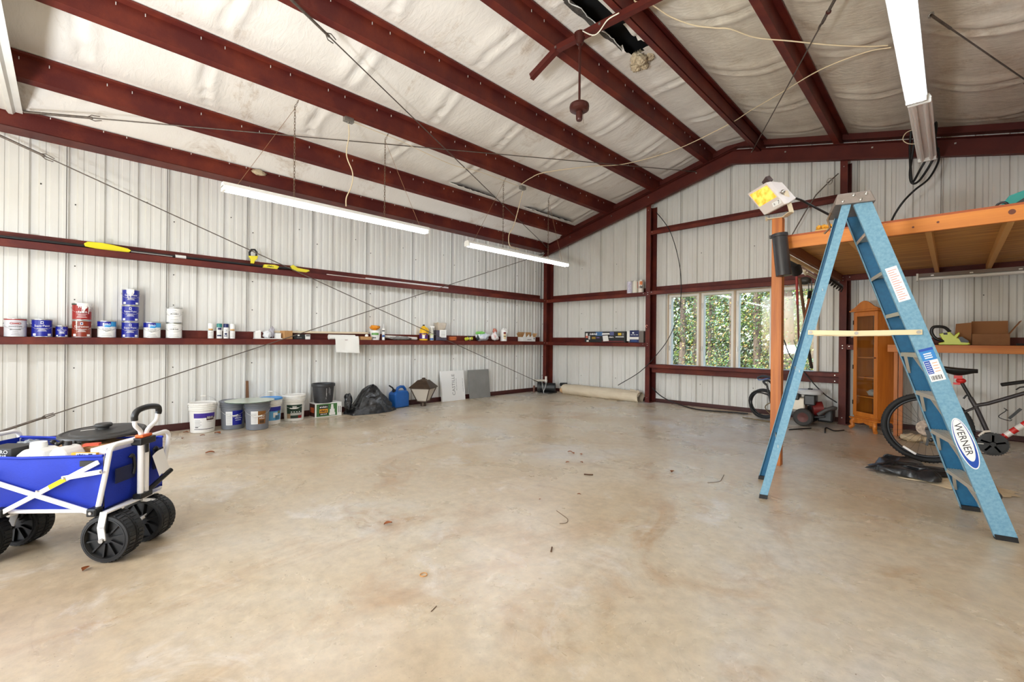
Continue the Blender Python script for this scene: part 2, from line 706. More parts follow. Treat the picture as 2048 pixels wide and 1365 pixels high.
# ---- purlins (Z sections) on the rafters
PX = [.80, 1.90, 2.95, 3.98, 4.80, 5.90, 6.80, 7.86]
words_ = ['first', 'second', 'third', 'fourth', 'fifth', 'sixth', 'seventh', 'eighth']
for i, x0 in enumerate(PX):
    mb = MB().m(M_STEEL)
    sl = .248 if x0 < RIDGE else -.238

    def sheet(xa, za, xb, zb, t=.004):
        mb.add([(x, y, z) for y in (-14, -.01) for x, z in ((xa, za), (xb, zb), (xb + (t if xa == xb else 0), zb + (0 if xa == xb else t)), (xa + (t if xa == xb else 0), za + (0 if xa == xb else t)))],
               [(0, 1, 2, 3), (7, 6, 5, 4), (0, 4, 5, 1), (1, 5, 6, 2), (2, 6, 7, 3), (3, 7, 4, 0)])
    zb = zroof(x0)
    w_ = .075
    sheet(x0, zb, x0 + w_, zb + sl * w_)
    sheet(x0, zb, x0, zb + .018)
    sheet(x0 + w_, zb + sl * w_, x0 + w_, zb + sl * w_ + .205)
    sheet(x0 + w_, zb + sl * w_ + .201, x0 + 2 * w_, zb + 2 * sl * w_ + .201)
    sheet(x0 + 2 * w_, zb + 2 * sl * w_ + .185, x0 + 2 * w_, zb + 2 * sl * w_ + .203)
    if x0 > 4.7 and x0 < 5:
        sheet(x0 + .02, zb + sl * w_ - .02, x0 + .02 + w_, zb + sl * 2 * w_ - .02)
        sheet(x0 + w_ + .02, zb + sl * w_ - .02, x0 + w_ + .02, zb + sl * w_ + .16)
    if x0 < 4:
        mb.m(M_CLIP)
        y = -9.2
        k = 0
        while y < -.3:
            mb.box((x0 + w_ + .010, y, zb + sl * w_ + .178), (.004, .006, .026))
            y += .2 if k % 2 else .42
            k += 1
    struct(mb.obj('roof_purlin'), 'red roof purlin, %s from the left wall' % words_[i])

# ---- eave strut on the left wall
mb = MB().m(M_STEEL)
mb.bb((.002, -14, 3.378), (.26, -.25, 3.384)).bb((.255, -14, 3.38), (.26, -.25, 3.56)).bb((.2, -14, 3.556), (.3, -.25, 3.56)).bb((.3, -14, 3.54), (.304, -.25, 3.56))
mb.m(M_CLIP)
y, k = -9.2, 0
while y < -.4:
    mb.box((.306, y, 3.548), (.004, .006, .02))
    y += .2 if k % 2 else .42
    k += 1
struct(mb.obj('eave_strut'), 'red eave strut along the top of the left wall')

# ---- insulation ceiling
im = bpy.data.materials.new('vinyl_faced_insulation')
im.use_nodes = True
nt = im.node_tree
N = nt.nodes
Lk = nt.links.new
b = N['Principled BSDF']
tc = N.new('ShaderNodeTexCoord')
base = ramp(noise_node(.8, 5, .6, .2), [(.3, (226, 220, 213)), (.7, (234, 230, 224))])
stn = ramp(noise_node(.9, 10, .75, .8, (2, 7, 1), (1, 1.6, 1)), [(.55, K4), (.78, W4)])
fine = ramp(noise_node(24, 6, .75, 1.5, (0, 0, 0), (1, .25, 1)), [(.42, K4), (.7, W4)])
c1 = mixc(stn, base, (186, 160, 128))
c1 = mixc(.75, base, c1)
sm = mixc(1.0, stn, fine, 'MULTIPLY')
c2 = mixc(sm, c1, (128, 100, 72))
# right hand slope: facing slightly greyer and mottled, easing in from the ridge
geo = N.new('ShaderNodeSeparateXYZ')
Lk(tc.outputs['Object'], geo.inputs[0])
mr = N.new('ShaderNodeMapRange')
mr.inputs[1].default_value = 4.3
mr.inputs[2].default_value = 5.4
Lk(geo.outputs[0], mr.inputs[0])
slope_mottle = ramp(noise_node(2.2, 9, .7, .6, (4, 2, 0), (1.4, .5, 1)), [(.3, (240, 236, 222)), (.75, (200, 190, 172))])
c3 = mixc(.8, c2, slope_mottle, 'MULTIPLY')
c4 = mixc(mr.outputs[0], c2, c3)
Lk(c4, b.inputs['Base Color'])
b.inputs['Roughness'].default_value = .42
bp = N.new('ShaderNodeBump')
bp.inputs['Strength'].default_value = .35
bp.inputs['Distance'].default_value = .02
Lk(noise_node(9, 6, .6, 1.0, (0, 0, 0), (.5, 1.6, 1)), bp.inputs['Height'])
Lk(bp.outputs['Normal'], b.inputs['Normal'])
SEAM = [-13.2, -12.0, -10.8, -9.6, -8.41, -7.4, -6.21, -5.05, -3.85, -2.72, -1.55, -.42]


def ceil_z(x, y):
    edges = [.28] + [p + .11 for p in PX] + [8.9]
    base_ = zroof(x) + .212
    if abs(x - RIDGE) < .25:
        base_ = min(base_, zl(RIDGE) + .212 - .04)
    t = 0
    for a, c in zip(edges, edges[1:]):
        if a <= x <= c:
            t = min(1, max(0, (x - a - .06) / (c - a - .115)))
            break
    s = sin(pi * t) ** .8 if 0 < t < 1 else 0
    s *= min(1, max(0, (-y - .1) / .5))
    z = base_ - .06 * s
    # each cross seam: a puckered fold
    for sy in SEAM:
        d = y - sy - .05 * sin(3 * x + sy) - .08 * (t - .5) ** 2 * 4 * (1 if x < RIDGE else -1)
        if abs(d) < .35:
            z += s * (.05 * math.exp(-(d / .018) ** 2) - .034 * math.exp(-((d - .06) / .05) ** 2) - .026 * math.exp(-((d + .11) / .08) ** 2))
    z += s * .012 * noise.noise(V((x * 2.2, y * 1.1, .3))) + s * .006 * noise.noise(V((x * 7, y * 5, 2)))
    if x < .62:
        z = min(z, 3.562 + max(0, (x - .27)) * (zroof(.62) + .16 - 3.562) / .35)
    return z


def in_hole(x, y):
    e = .02 * noise.noise(V((x * 9, y * 9, 0)))
    return (4.40 + e < x < 4.63 - e and -8.2 < y < -3.62 + .25 * (4.5 - x) + 3 * e)


for nm, xa, xb, nx in (('ceiling', .262, RIDGE, 110), ('ceiling', RIDGE, 8.9, 110)):
    ny = 300
    mb = MB().m(im)
    mb.smooth = True
    xs = [xa + (xb - xa) * i / nx for i in range(nx + 1)]
    ys = [-14 + 13.90 * j / ny for j in range(ny + 1)]
    vs = [(x, y, ceil_z(x, y)) for x in xs for y in ys]
    fs = []
    for i in range(nx):
        for j in range(ny):
            if in_hole((xs[i] + xs[i + 1]) / 2, (ys[j] + ys[j + 1]) / 2):
                continue
            a = i * (ny + 1) + j
            fs.append((a, a + 1, a + ny + 2, a + ny + 1))
    mb.add(vs, fs)
    struct(mb.obj(nm), 'white vinyl faced roof insulation between the purlins, %s slope' % ('left' if xa < 1 else 'right'))

# roof sheets above the insulation
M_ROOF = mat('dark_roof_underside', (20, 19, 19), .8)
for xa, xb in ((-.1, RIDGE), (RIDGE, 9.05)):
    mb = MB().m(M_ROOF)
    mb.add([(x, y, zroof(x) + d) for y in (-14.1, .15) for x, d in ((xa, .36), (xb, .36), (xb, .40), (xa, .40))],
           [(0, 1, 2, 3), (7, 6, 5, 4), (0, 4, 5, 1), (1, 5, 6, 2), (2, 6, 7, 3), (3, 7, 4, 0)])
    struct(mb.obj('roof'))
# ================================================================== window and the woods outside
M_VINYL = mat('white_window_frame', (232, 230, 224), .4)
M_WWOOD = mat('weathered_window_wood', (176, 152, 126), .6, col2=(206, 186, 160), scale=9, amt=.9, stretch=(1, 1, .2))
M_HARD = mat('window_latch', (200, 200, 198), .35, .6)
gm = bpy.data.materials.new('window_glass')
gm.use_nodes = True
nt = gm.node_tree
nt.nodes.remove(nt.nodes['Principled BSDF'])
lw = nt.nodes.new('ShaderNodeLayerWeight')
pw_ = nt.nodes.new('ShaderNodeMath')
pw_.operation = 'POWER'
pw_.inputs[1].default_value = 5
fr = nt.nodes.new('ShaderNodeMath')
fr.operation = 'MULTIPLY_ADD'
fr.inputs[1].default_value = .9
fr.inputs[2].default_value = .045
nt.links.new(lw.outputs['Facing'], pw_.inputs[0])
nt.links.new(pw_.outputs[0], fr.inputs[0])
tr = nt.nodes.new('ShaderNodeBsdfTransparent')
tr.inputs['Color'].default_value = (.95, .97, .96, 1)
gl = nt.nodes.new('ShaderNodeBsdfGlossy')
gl.inputs['Roughness'].default_value = .03
mx = nt.nodes.new('ShaderNodeMixShader')
nt.links.new(fr.outputs[0], mx.inputs[0])
nt.links.new(tr.outputs[0], mx.inputs[1])
nt.links.new(gl.outputs[0], mx.inputs[2])
nt.links.new(mx.outputs[0], nt.nodes['Material Output'].inputs['Surface'])
M_GLASS = gm


def frame_box(mb, x0, x1, z0, z1, y0, y1, w):
    mb.bb((x0, y0, z0), (x0 + w, y1, z1)).bb((x1 - w, y0, z0), (x1, y1, z1)).bb((x0 + w, y0, z0), (x1 - w, y1, z0 + w)).bb((x0 + w, y0, z1 - w), (x1 - w, y1, z1))


mb = MB().m(M_WWOOD)
X0, X1, Z0, Z1 = WIN
frame_box(mb, X0 + .002, X1 - .002, Z0 + .002, Z1 - .002, -.075, .06, .022)
root = struct(mb.obj('window_1'), 'four pane casement window in the gable wall')
us = [X0 + .024 + i * (X1 - X0 - .048) / 4 for i in range(5)]
for i in range(4):
    a, c = us[i], us[i + 1]
    if i:
        mb = MB().m(M_WWOOD).bb((a - .018, -.078, Z0 + .024), (a + .018, .05, Z1 - .024))
        mb.obj('mullion', root)
    a += .018 if i else 0
    c -= .018 if i < 3 else 0
    mb = MB().m(M_VINYL)
    frame_box(mb, a, c, Z0 + .024, Z1 - .024, -.062, .045, .046)
    s = mb.obj('sash', root, bevel=.003)
    MB().m(M_GLASS).bb((a + .046, .008, Z0 + .07), (c - .046, .012, Z1 - .07)).obj('glass', s)
    mb = MB().m(M_HARD)
    for z in (1.05, 1.86):
        mb.bb((a + .012, -.077, z), (a + .03, -.062, z + .09))
    mb.obj('latch', s)

M_GND = mat('leaf_litter', (150, 128, 84), .9, col2=(92, 104, 48), scale=1.4, amt=1, bump=.4, bscale=12)
mb = MB().m(M_GND)
mb.bb((-40, .2, -.3), (40, 60, -.1)).bb((-40, -60, -.3), (40, -14.2, -.06))
struct(mb.obj('ground'), 'leaf strewn ground outside')
M_BARK = mat('tree_bark', (120, 104, 92), .9, col2=(50, 40, 34), scale=7, amt=1, stretch=(1, 1, .2), bump=.5, bscale=20)


def leafmat(n, c):
    m = mat(n, c, .6, col2=tuple(int(q * .6) for q in c), scale=3, amt=1)
    return m


LEAFS = [leafmat('leaf_green', (84, 124, 46)), leafmat('leaf_bright', (150, 178, 72)), leafmat('leaf_dark', (40, 66, 34)), leafmat('leaf_dry', (196, 166, 98)), leafmat('leaf_blue', (104, 140, 116))]


def leaves(mb, rnd, n, fn, size, weights):
    for _ in range(n):
        p = fn()
        k = rnd.choices(range(5), weights)[0]
        mb.m(LEAFS[k])
        s = size * rnd.uniform(.6, 1.4)
        a = V((rnd.gauss(0, 1), rnd.gauss(0, 1), rnd.gauss(0, 1))).normalized()
        c = a.orthogonal().normalized()
        q = a.cross(c)
        mb.add([p - c * s * .5, p + q * s * .28, p + c * s * .5, p - q * s * .28], [(0, 1, 2, 3)])


rt = random.Random(21)
TREES = []
for row, (y, ks) in enumerate(((7.9, 'wddbbgyy'), (9.65, 'wdwbggyy'), (11.4, 'dwwgggyy'), (13.1, 'wdwdgyyy'))):
    for q in range(8):
        TREES.append((-5.2 - .5 * row + 1.72 * q + .86 * (row % 2), y + rt.uniform(-.03, .03), (.05, .12, .07, .16)[(q * 3 + row) % 4], ks[q]))
WT = {'w': (2, .3, 6, 1.8, .3), 'd': (3, 1, 5, 1, 1), 'b': (2, 1.6, 2, 1.6, 2.4), 'g': (3, 2.5, 1.5, 1.4, 2.4), 'y': (3, 6, .4, 1.2, .1)}
NM = {'w': 'tall dark trunked pine in the woods seen through the left window pane', 'd': 'dark leafed tree in the woods outside the window', 'b': 'slender tree with blue green leaves outside the window', 'g': 'bushy green tree outside the third window pane', 'y': 'sunlit yellow green tree seen through the right window pane'}
for i, (x, y, r, k) in enumerate(TREES):
    root = thing('tree', NM[k], 'tree', (x, y, -.1), 0, 'trees outside the window')
    mb = MB().m(M_BARK)
    tp = V((x + rt.uniform(-.3, .3), y + rt.uniform(-.3, .3), 9))
    cl = lambda p, R=.76: V((max(x - R, min(x + R, p.x)), max(y - R, min(y + R, p.y)), p.z))
    pts = [V((x, y, -.12)).lerp(tp, t / 6) + V((rt.uniform(-.06, .06), rt.uniform(-.06, .06), 0)) * (1 if t else 0) for t in range(7)]
    mb.tube(pts, [r * (1 - .1 * t) for t in range(7)], 8)
    br = []
    for q in range(6):
        z = rt.uniform(.8, 5)
        b0 = V((x, y, 0)).lerp(tp, z / 9)
        b0.z = z
        a = rt.uniform(0, 2 * pi)
        L = rt.uniform(.4, .7)
        b1 = b0 + V((cos(a) * L, sin(a) * L, rt.uniform(.1, .9)))
        mb.tube([b0, b0.lerp(b1, .5) + V((0, 0, -.05)), b1], [r * .3, r * .2, r * .08], 5)
        br.append((b0, b1))
    mb.obj('trunk', root)
    mb = MB()

    def fp():
        if rt.random() < .55:
            b0, b1 = rt.choice(br)
            return cl(b0.lerp(b1, rt.uniform(.2, 1.1)) + V((rt.gauss(0, .22), rt.gauss(0, .22), rt.gauss(0, .2))))
        return cl(V((x + rt.uniform(-.9, .9), y + rt.uniform(-.76, .76), rt.uniform(.2, 4.8))))
    leaves(mb, rt, 2300 if k != 'w' else 1100, fp, .075, WT[k])
    mb.obj('foliage', root)
for i, (x, y, h, k) in enumerate([(-4.3 + 1.06 * q, 5.6 + .55 * (q % 2), (1.1, .7, .9, .6)[q % 4], 'ddydbbggggyy'[q]) for q in range(10)]):
    root = thing('shrub', {'d': 'dark green undergrowth shrub outside the left window panes', 'y': 'yellowing shrub at the edge of the woods', 'b': 'blue green shrub outside the second window pane', 'g': 'green shrub below the third window pane'}[k], 'shrub', (x, y, -.1), 0, 'undergrowth shrubs')
    mb = MB()
    leaves(mb, rt, 1300, lambda: V((x + rt.triangular(-.47, .47, 0), y + rt.triangular(-.3, .3, 0), -.1 + abs(rt.gauss(0, .5)) * h)), .065, WT[k])
    mb.obj('foliage', root)
    mb = MB().m(M_BARK)
    for q in range(7):
        a = rt.uniform(0, 2 * pi)
        mb.tube([(x, y, -.12), (x + cos(a) * .15, y + sin(a) * .12, .3 * h), (x + cos(a) * .4, y + sin(a) * .3, .75 * h)], [.012, .009, .004], 5)
    mb.obj('stem', root)
mb = MB()
leaves(mb, rt, 26000, lambda: V((rt.uniform(-14, 12), rt.uniform(14.3, 17.5), -.1 + 6 * rt.random() ** 1.2)), .26, (2, 1.2, 6, 1.2, 1.2))
tag(mb.obj('treeline'), 'dense wall of leaves at the back of the woods', 'woods', kind='stuff')
# ================================================================== overhead: lamps, chains, cords, bracing cables, fan
def at_roof(px, py, off):
    """point on the sight line at a given drop below the rafter-top plane"""
    d = _fw + (px - 1024) / F * _rt - (py - 682.5) / F * _up
    t = .3
    while t < 16:
        p = EYE + d * t
        if p.z > zroof(p.x) - off:
            return p
        t += .004
    return EYE + d * t


M_WHT = mat('white_enamel', (238, 238, 234), .35)
M_TUBE = mat('lit_tube', (255, 255, 255), .4, emit=(236, 245, 255), estr=TUBE_STR)
M_TUBEB = mat('lit_tube_back', (255, 255, 255), .4, emit=(236, 245, 255), estr=TUBE_STRB)
M_TUBE2 = mat('lit_tube_near', (255, 255, 255), .4, emit=(236, 245, 255), estr=TUBE_STR2)
M_OFFT = mat('unlit_tube', (236, 234, 230), .25)
M_CREAM = mat('cream_cord', (224, 206, 172), .55)
M_BLKC = mat('black_rubber_cord', (22, 22, 23), .5)
M_CABLE = mat('steel_cable', (78, 72, 68), .5, .5, col2=(120, 108, 98), scale=30, amt=1)
M_CHAIN = mat('rusty_chain', (126, 104, 84), .5, .6)
M_ZINC = mat('galvanised_steel', (176, 172, 164), .42, .75, col2=(140, 136, 130), scale=18, amt=1)
M_FAN = mat('brown_fan_enamel', (72, 30, 24), .35, .2)


def fixture(name, label, x, y0, y1, z, tubes, tm, w=.12, housing=True, group=None):
    root = thing(name, label, 'light', (x, (y0 + y1) / 2, z), 0, group)
    mb = MB().m(M_WHT)
    mb.prism([(-w / 2, .035), (-w / 2 + .012, .028), (w / 2 - .012, .028), (w / 2, .035), (w / 2 - .02, .075), (-w / 2 + .02, .075)], -(y1 - y0), (x, y0, z), (1, 0, 0), (0, 0, 1))
    mb.obj('housing', root)
    for dx in tubes:
        MB().m(tm).cyl((x + dx, y0 + .03, z + .008), (x + dx, y1 - .03, z + .008), .02, 14).obj('tube', root)
    for y in (y0 + .25, y1 - .25):
        MB().m(M_ZINC).tube([(x - .02, y, z + .07), (x, y, z + .1), (x + .02, y, z + .07)], .003, 5).obj('hanging_loop', root)
    for y in (y0, y1 - .03):
        MB().m(M_WHT).bb((x - w / 2 + .004, y, z - .012), (x + w / 2 - .004, y + .03, z + .04)).obj('end_cap', root, bevel=.004)
    return root


fixture('strip_light', 'lit white strip light hanging left of centre, the nearer of two by the left wall', 1.87, -7.33, -4.82, 2.73, (-.03, .03), M_TUBE)
fixture('strip_light', 'lit white strip light hanging nearer the back corner', 1.87, -4.11, -1.59, 2.67, (-.03, .03), M_TUBEB)
nf = fixture('strip_light', 'glaring lit twin tube strip light at the top right of the ceiling', 6.925, -5.1, -2.66, 3.55, (-.036, .042), M_TUBE2, .16)
fixture('strip_light', 'unlit twin tube strip light behind the glaring one, its end wrapped by a black cord', 6.945, -2.62, -.74, 3.55, (-.042, .042), M_OFFT, .18)
fixture('strip_light', 'unlit grey strip light fixed under the wooden loft', 7.55, 0, 0, 2.04, (), M_OFFT) if False else None
# unlit lamp below the loft, running along the wall
r_ = thing('strip_light', 'unlit grey strip light fixed below the wooden loft', 'light', (7.6, -.5, 2.06))
MB().m(mat('grey_enamel', (150, 140, 132), .4)).prism([(-.07, .03), (-.05, .075), (.05, .075), (.07, .03)], 1.7, (6.85, -.5, 2.06), (0, 1, 0), (0, 0, 1)).obj('housing', r_)
for dy in (-.035, .035):
    MB().m(M_OFFT).cyl((6.87, -.5 + dy, 2.07), (8.5, -.5 + dy, 2.07), .019, 14).obj('tube', r_)
MB().m(M_WHT).bb((6.845, -.57, 2.045), (6.865, -.43, 2.137)).obj('end_cap', r_)
for x in (7.0, 7.35, 7.75):
    MB().m(mat('lamp_hook', (225, 222, 216), .4, .4)).box((x, -.59, 2.1), (.03, .02, .012)).obj('hanging_clip', r_)


def chain(p0, p1, label):
    root = MB().m(M_CHAIN)
    p0, p1 = V(p0), V(p1)
    L = (p1 - p0).length
    n = int(L / .034)
    d = (p1 - p0).normalized()
    s = d.orthogonal().normalized()
    u = d.cross(s)
    for i in range(n):
        c = p0 + d * ((i + .5) * L / n)
        e = s if i % 2 else u
        pts = [c + d * (.022 * cos(a)) + e * (.009 * sin(a)) for a in [2 * pi * k / 8 for k in range(8)]]
        root.tube(pts, .003, 4, closed=True)
    o = root.obj('hanging_chain')
    return tag(o, label, 'chain', 'chains holding up the strip lights')


for y, z, lb in ((-6.63, 2.8, 'rusty chain above the nearer left strip light, nearer the room corner with white ribbed panel'), (-5.50, 2.8, 'rusty chain above the nearer left strip light, just past the hanging cream cord'), (-3.33, 2.74, 'rusty chain above the back strip light, nearer its left end'), (-2.17, 2.74, 'rusty chain above the back strip light, nearer its right end by the corner')):
    x = 1.87
    chain((1.90, y + .03, zl(1.9) - .002), (x, y, zl(1.9) - .09), None)
    o = chain((x, y, zl(1.9) - .08), (x, y, z), lb)
    # the bent hook piece belongs to the same chain
    h = [q for q in COL.objects if q.name.startswith('hanging_chain') and 'label' not in q][0]
    h.parent = o
    h.name = 'top_hook'
    for k in ('category', 'group'):
        if k in h:
            del h[k]
    # thin stay wire towards the end of the lamp
yy = ((-6.63, -7.2, 2.8), (-5.5, -4.95, 2.8), (-3.33, -3.98, 2.74), (-2.17, -1.75, 2.74))
M_WIRE = mat('thin_wire', (168, 130, 96), .5, .4)
for (a, c, z), lb in zip(yy, ('thin stay wire to the left end of the nearer left strip light', 'thin stay wire to the right end of the nearer left strip light', 'thin stay wire to the left end of the back strip light', 'thin stay wire to the right end of the back strip light')):
    tag(MB().m(M_WIRE).tube([(1.87, a, zl(1.9) - .1), (1.87, c, z)], .0022, 5).obj('stay_wire'), lb, 'wire', 'stay wires of the strip lights')


def cord(name, pts, r, m, label, cat='cord', group=None, n=8, sub=6):
    return tag(MB().m(m).tube(spline(pts, sub), r, n).obj(name), label, cat, group)


# junction boxes with their drop cords
for (px, py), lb, drop, cl in (((697, 240), 'grey junction box on the second purlin above the nearer strip light', [(697, 249), (698, 272), (693, 310), (705, 345), (703, 372), (693, 395), (692, 413)], 'cream cord dropping from the nearer junction box to a lit strip light'),
                               ((1045, 376), 'grey junction box on the second purlin above the back strip light', [(1046, 383), (1040, 405), (1028, 450), (1018, 470), (1020, 492), (1038, 499)], 'cream cord dropping from the far junction box to the back strip light')):
    p = at(px, py, 'X', 1.89)
    root = thing('junction_box', lb, 'box', p)
    MB().m(M_ZINC).box(p, (.06, .12, .06)).obj('body', root, bevel=.004)
    mb = MB().m(M_ZINC)
    mb.cyl(p + V((0, 0, -.042)), p + V((0, 0, -.03)), .014, 10)
    mb.box(p + V((.034, 0, 0)), (.008, .1, .05))
    mb.obj('cover', root)
    cord('power_cord', [at(a, c, 'X', 1.87) for a, c in drop], .007, M_CREAM, cl)
cord('overhead_cord', [at(707, 245, 'X', 1.89)] + [at(*q, 'X', 1.89) for q in ((740, 258), (800, 282), (900, 328), (960, 344), (1036, 372))], .0045, M_CREAM, 'thin cream wire sagging between the two junction boxes', 'wire')
cord('overhead_cord', [at(1042, 369, 'X', 1.95)] + [at_roof(*q, -.02) for q in ((1060, 357),)] + [at_roof(*q, .009) for q in ((1090, 345), (1180, 333), (1250, 328), (1350, 300), (1455, 250), (1500, 222), (1560, 187), (1640, 140), (1730, 105), (1782, 95))], .006, M_CREAM, 'long cream wire crossing the purlins to the glaring strip light', 'wire')
cord('overhead_cord', [at_roof(*q, .009) for q in ((1275, -6), (1270, 3), (1300, 8), (1340, 33), (1385, 50), (1430, 56), (1460, 58), (1510, 75), (1580, 82), (1660, 90), (1730, 93), (1776, 91))], .006, M_CREAM, 'cream wire from the fan bracket to the glaring strip light', 'wire')

# bracing cables


def brace(name, a, b, label, r=.0065, eye=True, hook=None):
    a, b = V(a), V(b)
    root = thing(name, label, 'cable', a)
    MB().m(M_CABLE).tube([a, a.lerp(b, .5), b], r, 7).obj('cable', root)
    d = (b - a).normalized()
    MB().m(M_CABLE).tube([a, a + d * .55], r * 2.0, 7).obj('turnbuckle', root)
    mb = MB().m(M_CABLE)
    s = d.orthogonal().normalized()
    mb.tube([a + d * .5, a + d * .55 + s * .03, a + d * .62 + s * .022], r * .8, 5)
    mb.tube([a + d * .5, a + d * .56 - s * .03, a + d * .62 - s * .02], r * .8, 5)
    mb.obj('loose_strand', root)
    MB().m(M_CABLE).tube([b - d * .3, b], r * 1.6, 7).obj('grip', root)
    mb = MB().m(M_BOLT)
    mb.tube([b + s * .02 * cos(q) + d * .02 * sin(q) for q in [2 * pi * k / 8 for k in range(8)]], .006, 6, closed=True)
    mb.obj('mount_eye', root)
    return root


brace('bracing_cable', at(-60, 244, 'X', .235), at(1084, 768, 'X', .235), 'steel bracing cable falling across the left wall to the corner base')
brace('bracing_cable', at(-60, 884, 'X', .262), at(1088, 508, 'X', .262), 'steel bracing cable rising across the left wall from behind the wagon')
brace('bracing_cable', at_roof(48, 224, .03), at_roof(1396, 344, .03), 'long steel bracing cable under the left purlins')
brace('bracing_cable', at_roof(560, -22, .065), at_roof(1096, 497, .065), 'steel bracing cable slanting down the left slope to the corner')
root = brace('bracing_cable', at_roof(1690, -38, .03), at_roof(1514, 312, .03) + V((0, -.26, 0)), 'steel bracing cable on the right slope beside the ridge')
p = at_roof(1657, 24, .03)
MB().m(M_FAN).ball(p, .022, 10, (1, 1, .9)).obj('knot', root)
brace('bracing_cable', at_roof(2110, 201, .03), at_roof(1862, 30, .03), 'steel bracing cable at the far right of the ceiling')
# slack cables on the back wall
yw = -.26
cord('slack_cable', [at(1312, 425, 'Y', -.2), at(1322, 436, 'Y', yw), at(1340, 463, 'Y', yw), at(1355, 510, 'Y', yw), at(1362, 560, 'Y', yw), at(1359, 620, 'Y', yw), at(1340, 672, 'Y', yw), at(1315, 708, 'Y', yw), at(1280, 744, 'Y', yw), at(1236, 771, 'Y', yw)], .0075, M_BLKC, 'slack black cable curling down past the left edge of the window', 'cable')
root = thing('hanging_tie_cable', 'taut dark cable with a hook slanting behind the floodlight', 'cable', at(1678, 346, 'Y', -.25))
MB().m(M_CABLE).tube([at(1677, 347, 'Y', -.255), at(1660, 362, 'Y', -.27), at(1632, 390, 'Y', -.27), at(1610, 425, 'Y', -.27), at(1583, 472, 'Y', -.27)], .009, 7).obj('cable', root)
c = at(1659, 363, 'Y', -.29)
MB().m(M_BOLT).tube([c + V((.035 * cos(q), 0, .045 * sin(q))) for q in [2 * pi * k / 12 for k in range(12)]], .007, 6, closed=True).obj('hook', root)

# ---- ceiling fan without blades on an angle bracket
Yf = -4.7
A, B, Cc, D = at(1060, 152, 'Y', Yf), at(1112, 95, 'Y', Yf), at(1200, 48, 'Y', Yf), at(1272, 14, 'Y', Yf)
root = thing('angle_bracket', 'bent red steel angle bracket bolted across the ridge purlins', 'bracket', B)
for nm, pts in (('arm', (A, B)), ('arm', (B, Cc)), ('arm', (Cc, D + V((.25, 0, .0))))):
    mb = MB().m(M_STEELD)
    mb.bar(pts[0], pts[1], .006, .06).bar(pts[0] + V((0, .03, -.028)), pts[1] + V((0, .03, -.028)), .06, .006)
    mb.obj(nm, root)
mb = MB().m(M_BOLT)
for q in (B, Cc):
    mb.box(q + V((0, -.008, 0)), (.02, .014, .02))
mb.obj('bolt', root)
fp = at(1160, 66, 'Y', Yf)
fb = at(1158, 212, 'Y', Yf)
fx = fp.x
root = thing('ceiling_fan', 'bladeless brown ceiling fan motor on a long downrod', 'fan', (fx, Yf, fb.z))
zt = fp.z
MB().m(M_FAN).lathe([(.022, -.10), (.034, -.095), (.04, -.07), (.058, 0), (.06, .015)], 20, (fx, Yf, zt - .02)).obj('canopy', root)
MB().m(M_FAN).cyl((fx, Yf, fb.z + .02), (fx, Yf, zt - .06), .0125, 12).obj('downrod', root)
MB().m(M_FAN).lathe([(.03, -.065), (.075, -.06), (.098, -.045), (.102, -.01), (.098, .01), (.08, .022), (.03, .03), (.018, .045)], 28, (fx, Yf, fb.z)).obj('motor', root)
MB().m(M_FAN).lathe([(.0, -.155), (.028, -.155), (.034, -.14), (.036, -.065)], 18, (fx, Yf, fb.z)).obj('switch_housing', root)
MB().m(M_CHAIN).tube([(fx + .034, Yf, fb.z - .09), (fx + .05, Yf, fb.z - .1), (fx + .052, Yf, fb.z - .2)], .0018, 5).obj('pull_chain', root)
cord('fan_cord', [fp + V((0, -.02, .03)), at(1190, 70, 'Y', Yf - .03), at(1215, 40, 'Y', Yf - .03), at(1238, 26, 'Y', Yf - .03)], .006, mat('white_cord', (236, 230, 214), .5), 'white cord strapped along the fan bracket')

# ---- torn insulation
M_TORN = mat('torn_fibre', (168, 144, 116), .9, col2=(214, 200, 170), scale=30, amt=1, bump=.6, bscale=60)
M_FOIL = mat('torn_backing', (96, 90, 84), .6, col2=(40, 38, 36), scale=26, amt=1, bump=.5, bscale=50)


def crumple(mb, c, sx, sy, sz, n=14, seed=0, f=4.0):
    def fn(u, v):
        a, b_ = 2 * pi * u, -pi / 2 + pi * v
        p = V((cos(a) * cos(b_), sin(a) * cos(b_), sin(b_)))
        k = 1 + .45 * noise.noise(p * f * .5 + V((seed, 0, 0))) + .25 * noise.noise(p * f * 1.4 + V((0, seed, 0)))
        return V(c) + V((p.x * sx, p.y * sy, p.z * sz)) * k
    mb.grid(fn, n * 2, n)


p = at_roof(1278, 118, -.12)
root = thing('torn_insulation', 'clump of torn tan insulation hanging at the end of the dark ceiling hole', 'insulation', p)
mb = MB().m(M_TORN)
for k, (dx, dy, dz, s) in enumerate(((0, 0, 0, 1), (.05, -.04, -.05, .7), (-.06, .05, -.03, .7), (.1, .03, .0, .6), (.02, .08, -.04, .5))):
    crumple(mb, p + V((dx, dy, dz)) * 1.2, .09 * s, .11 * s, .075 * s, 16, k, 9)
mb.obj('fibre', root)


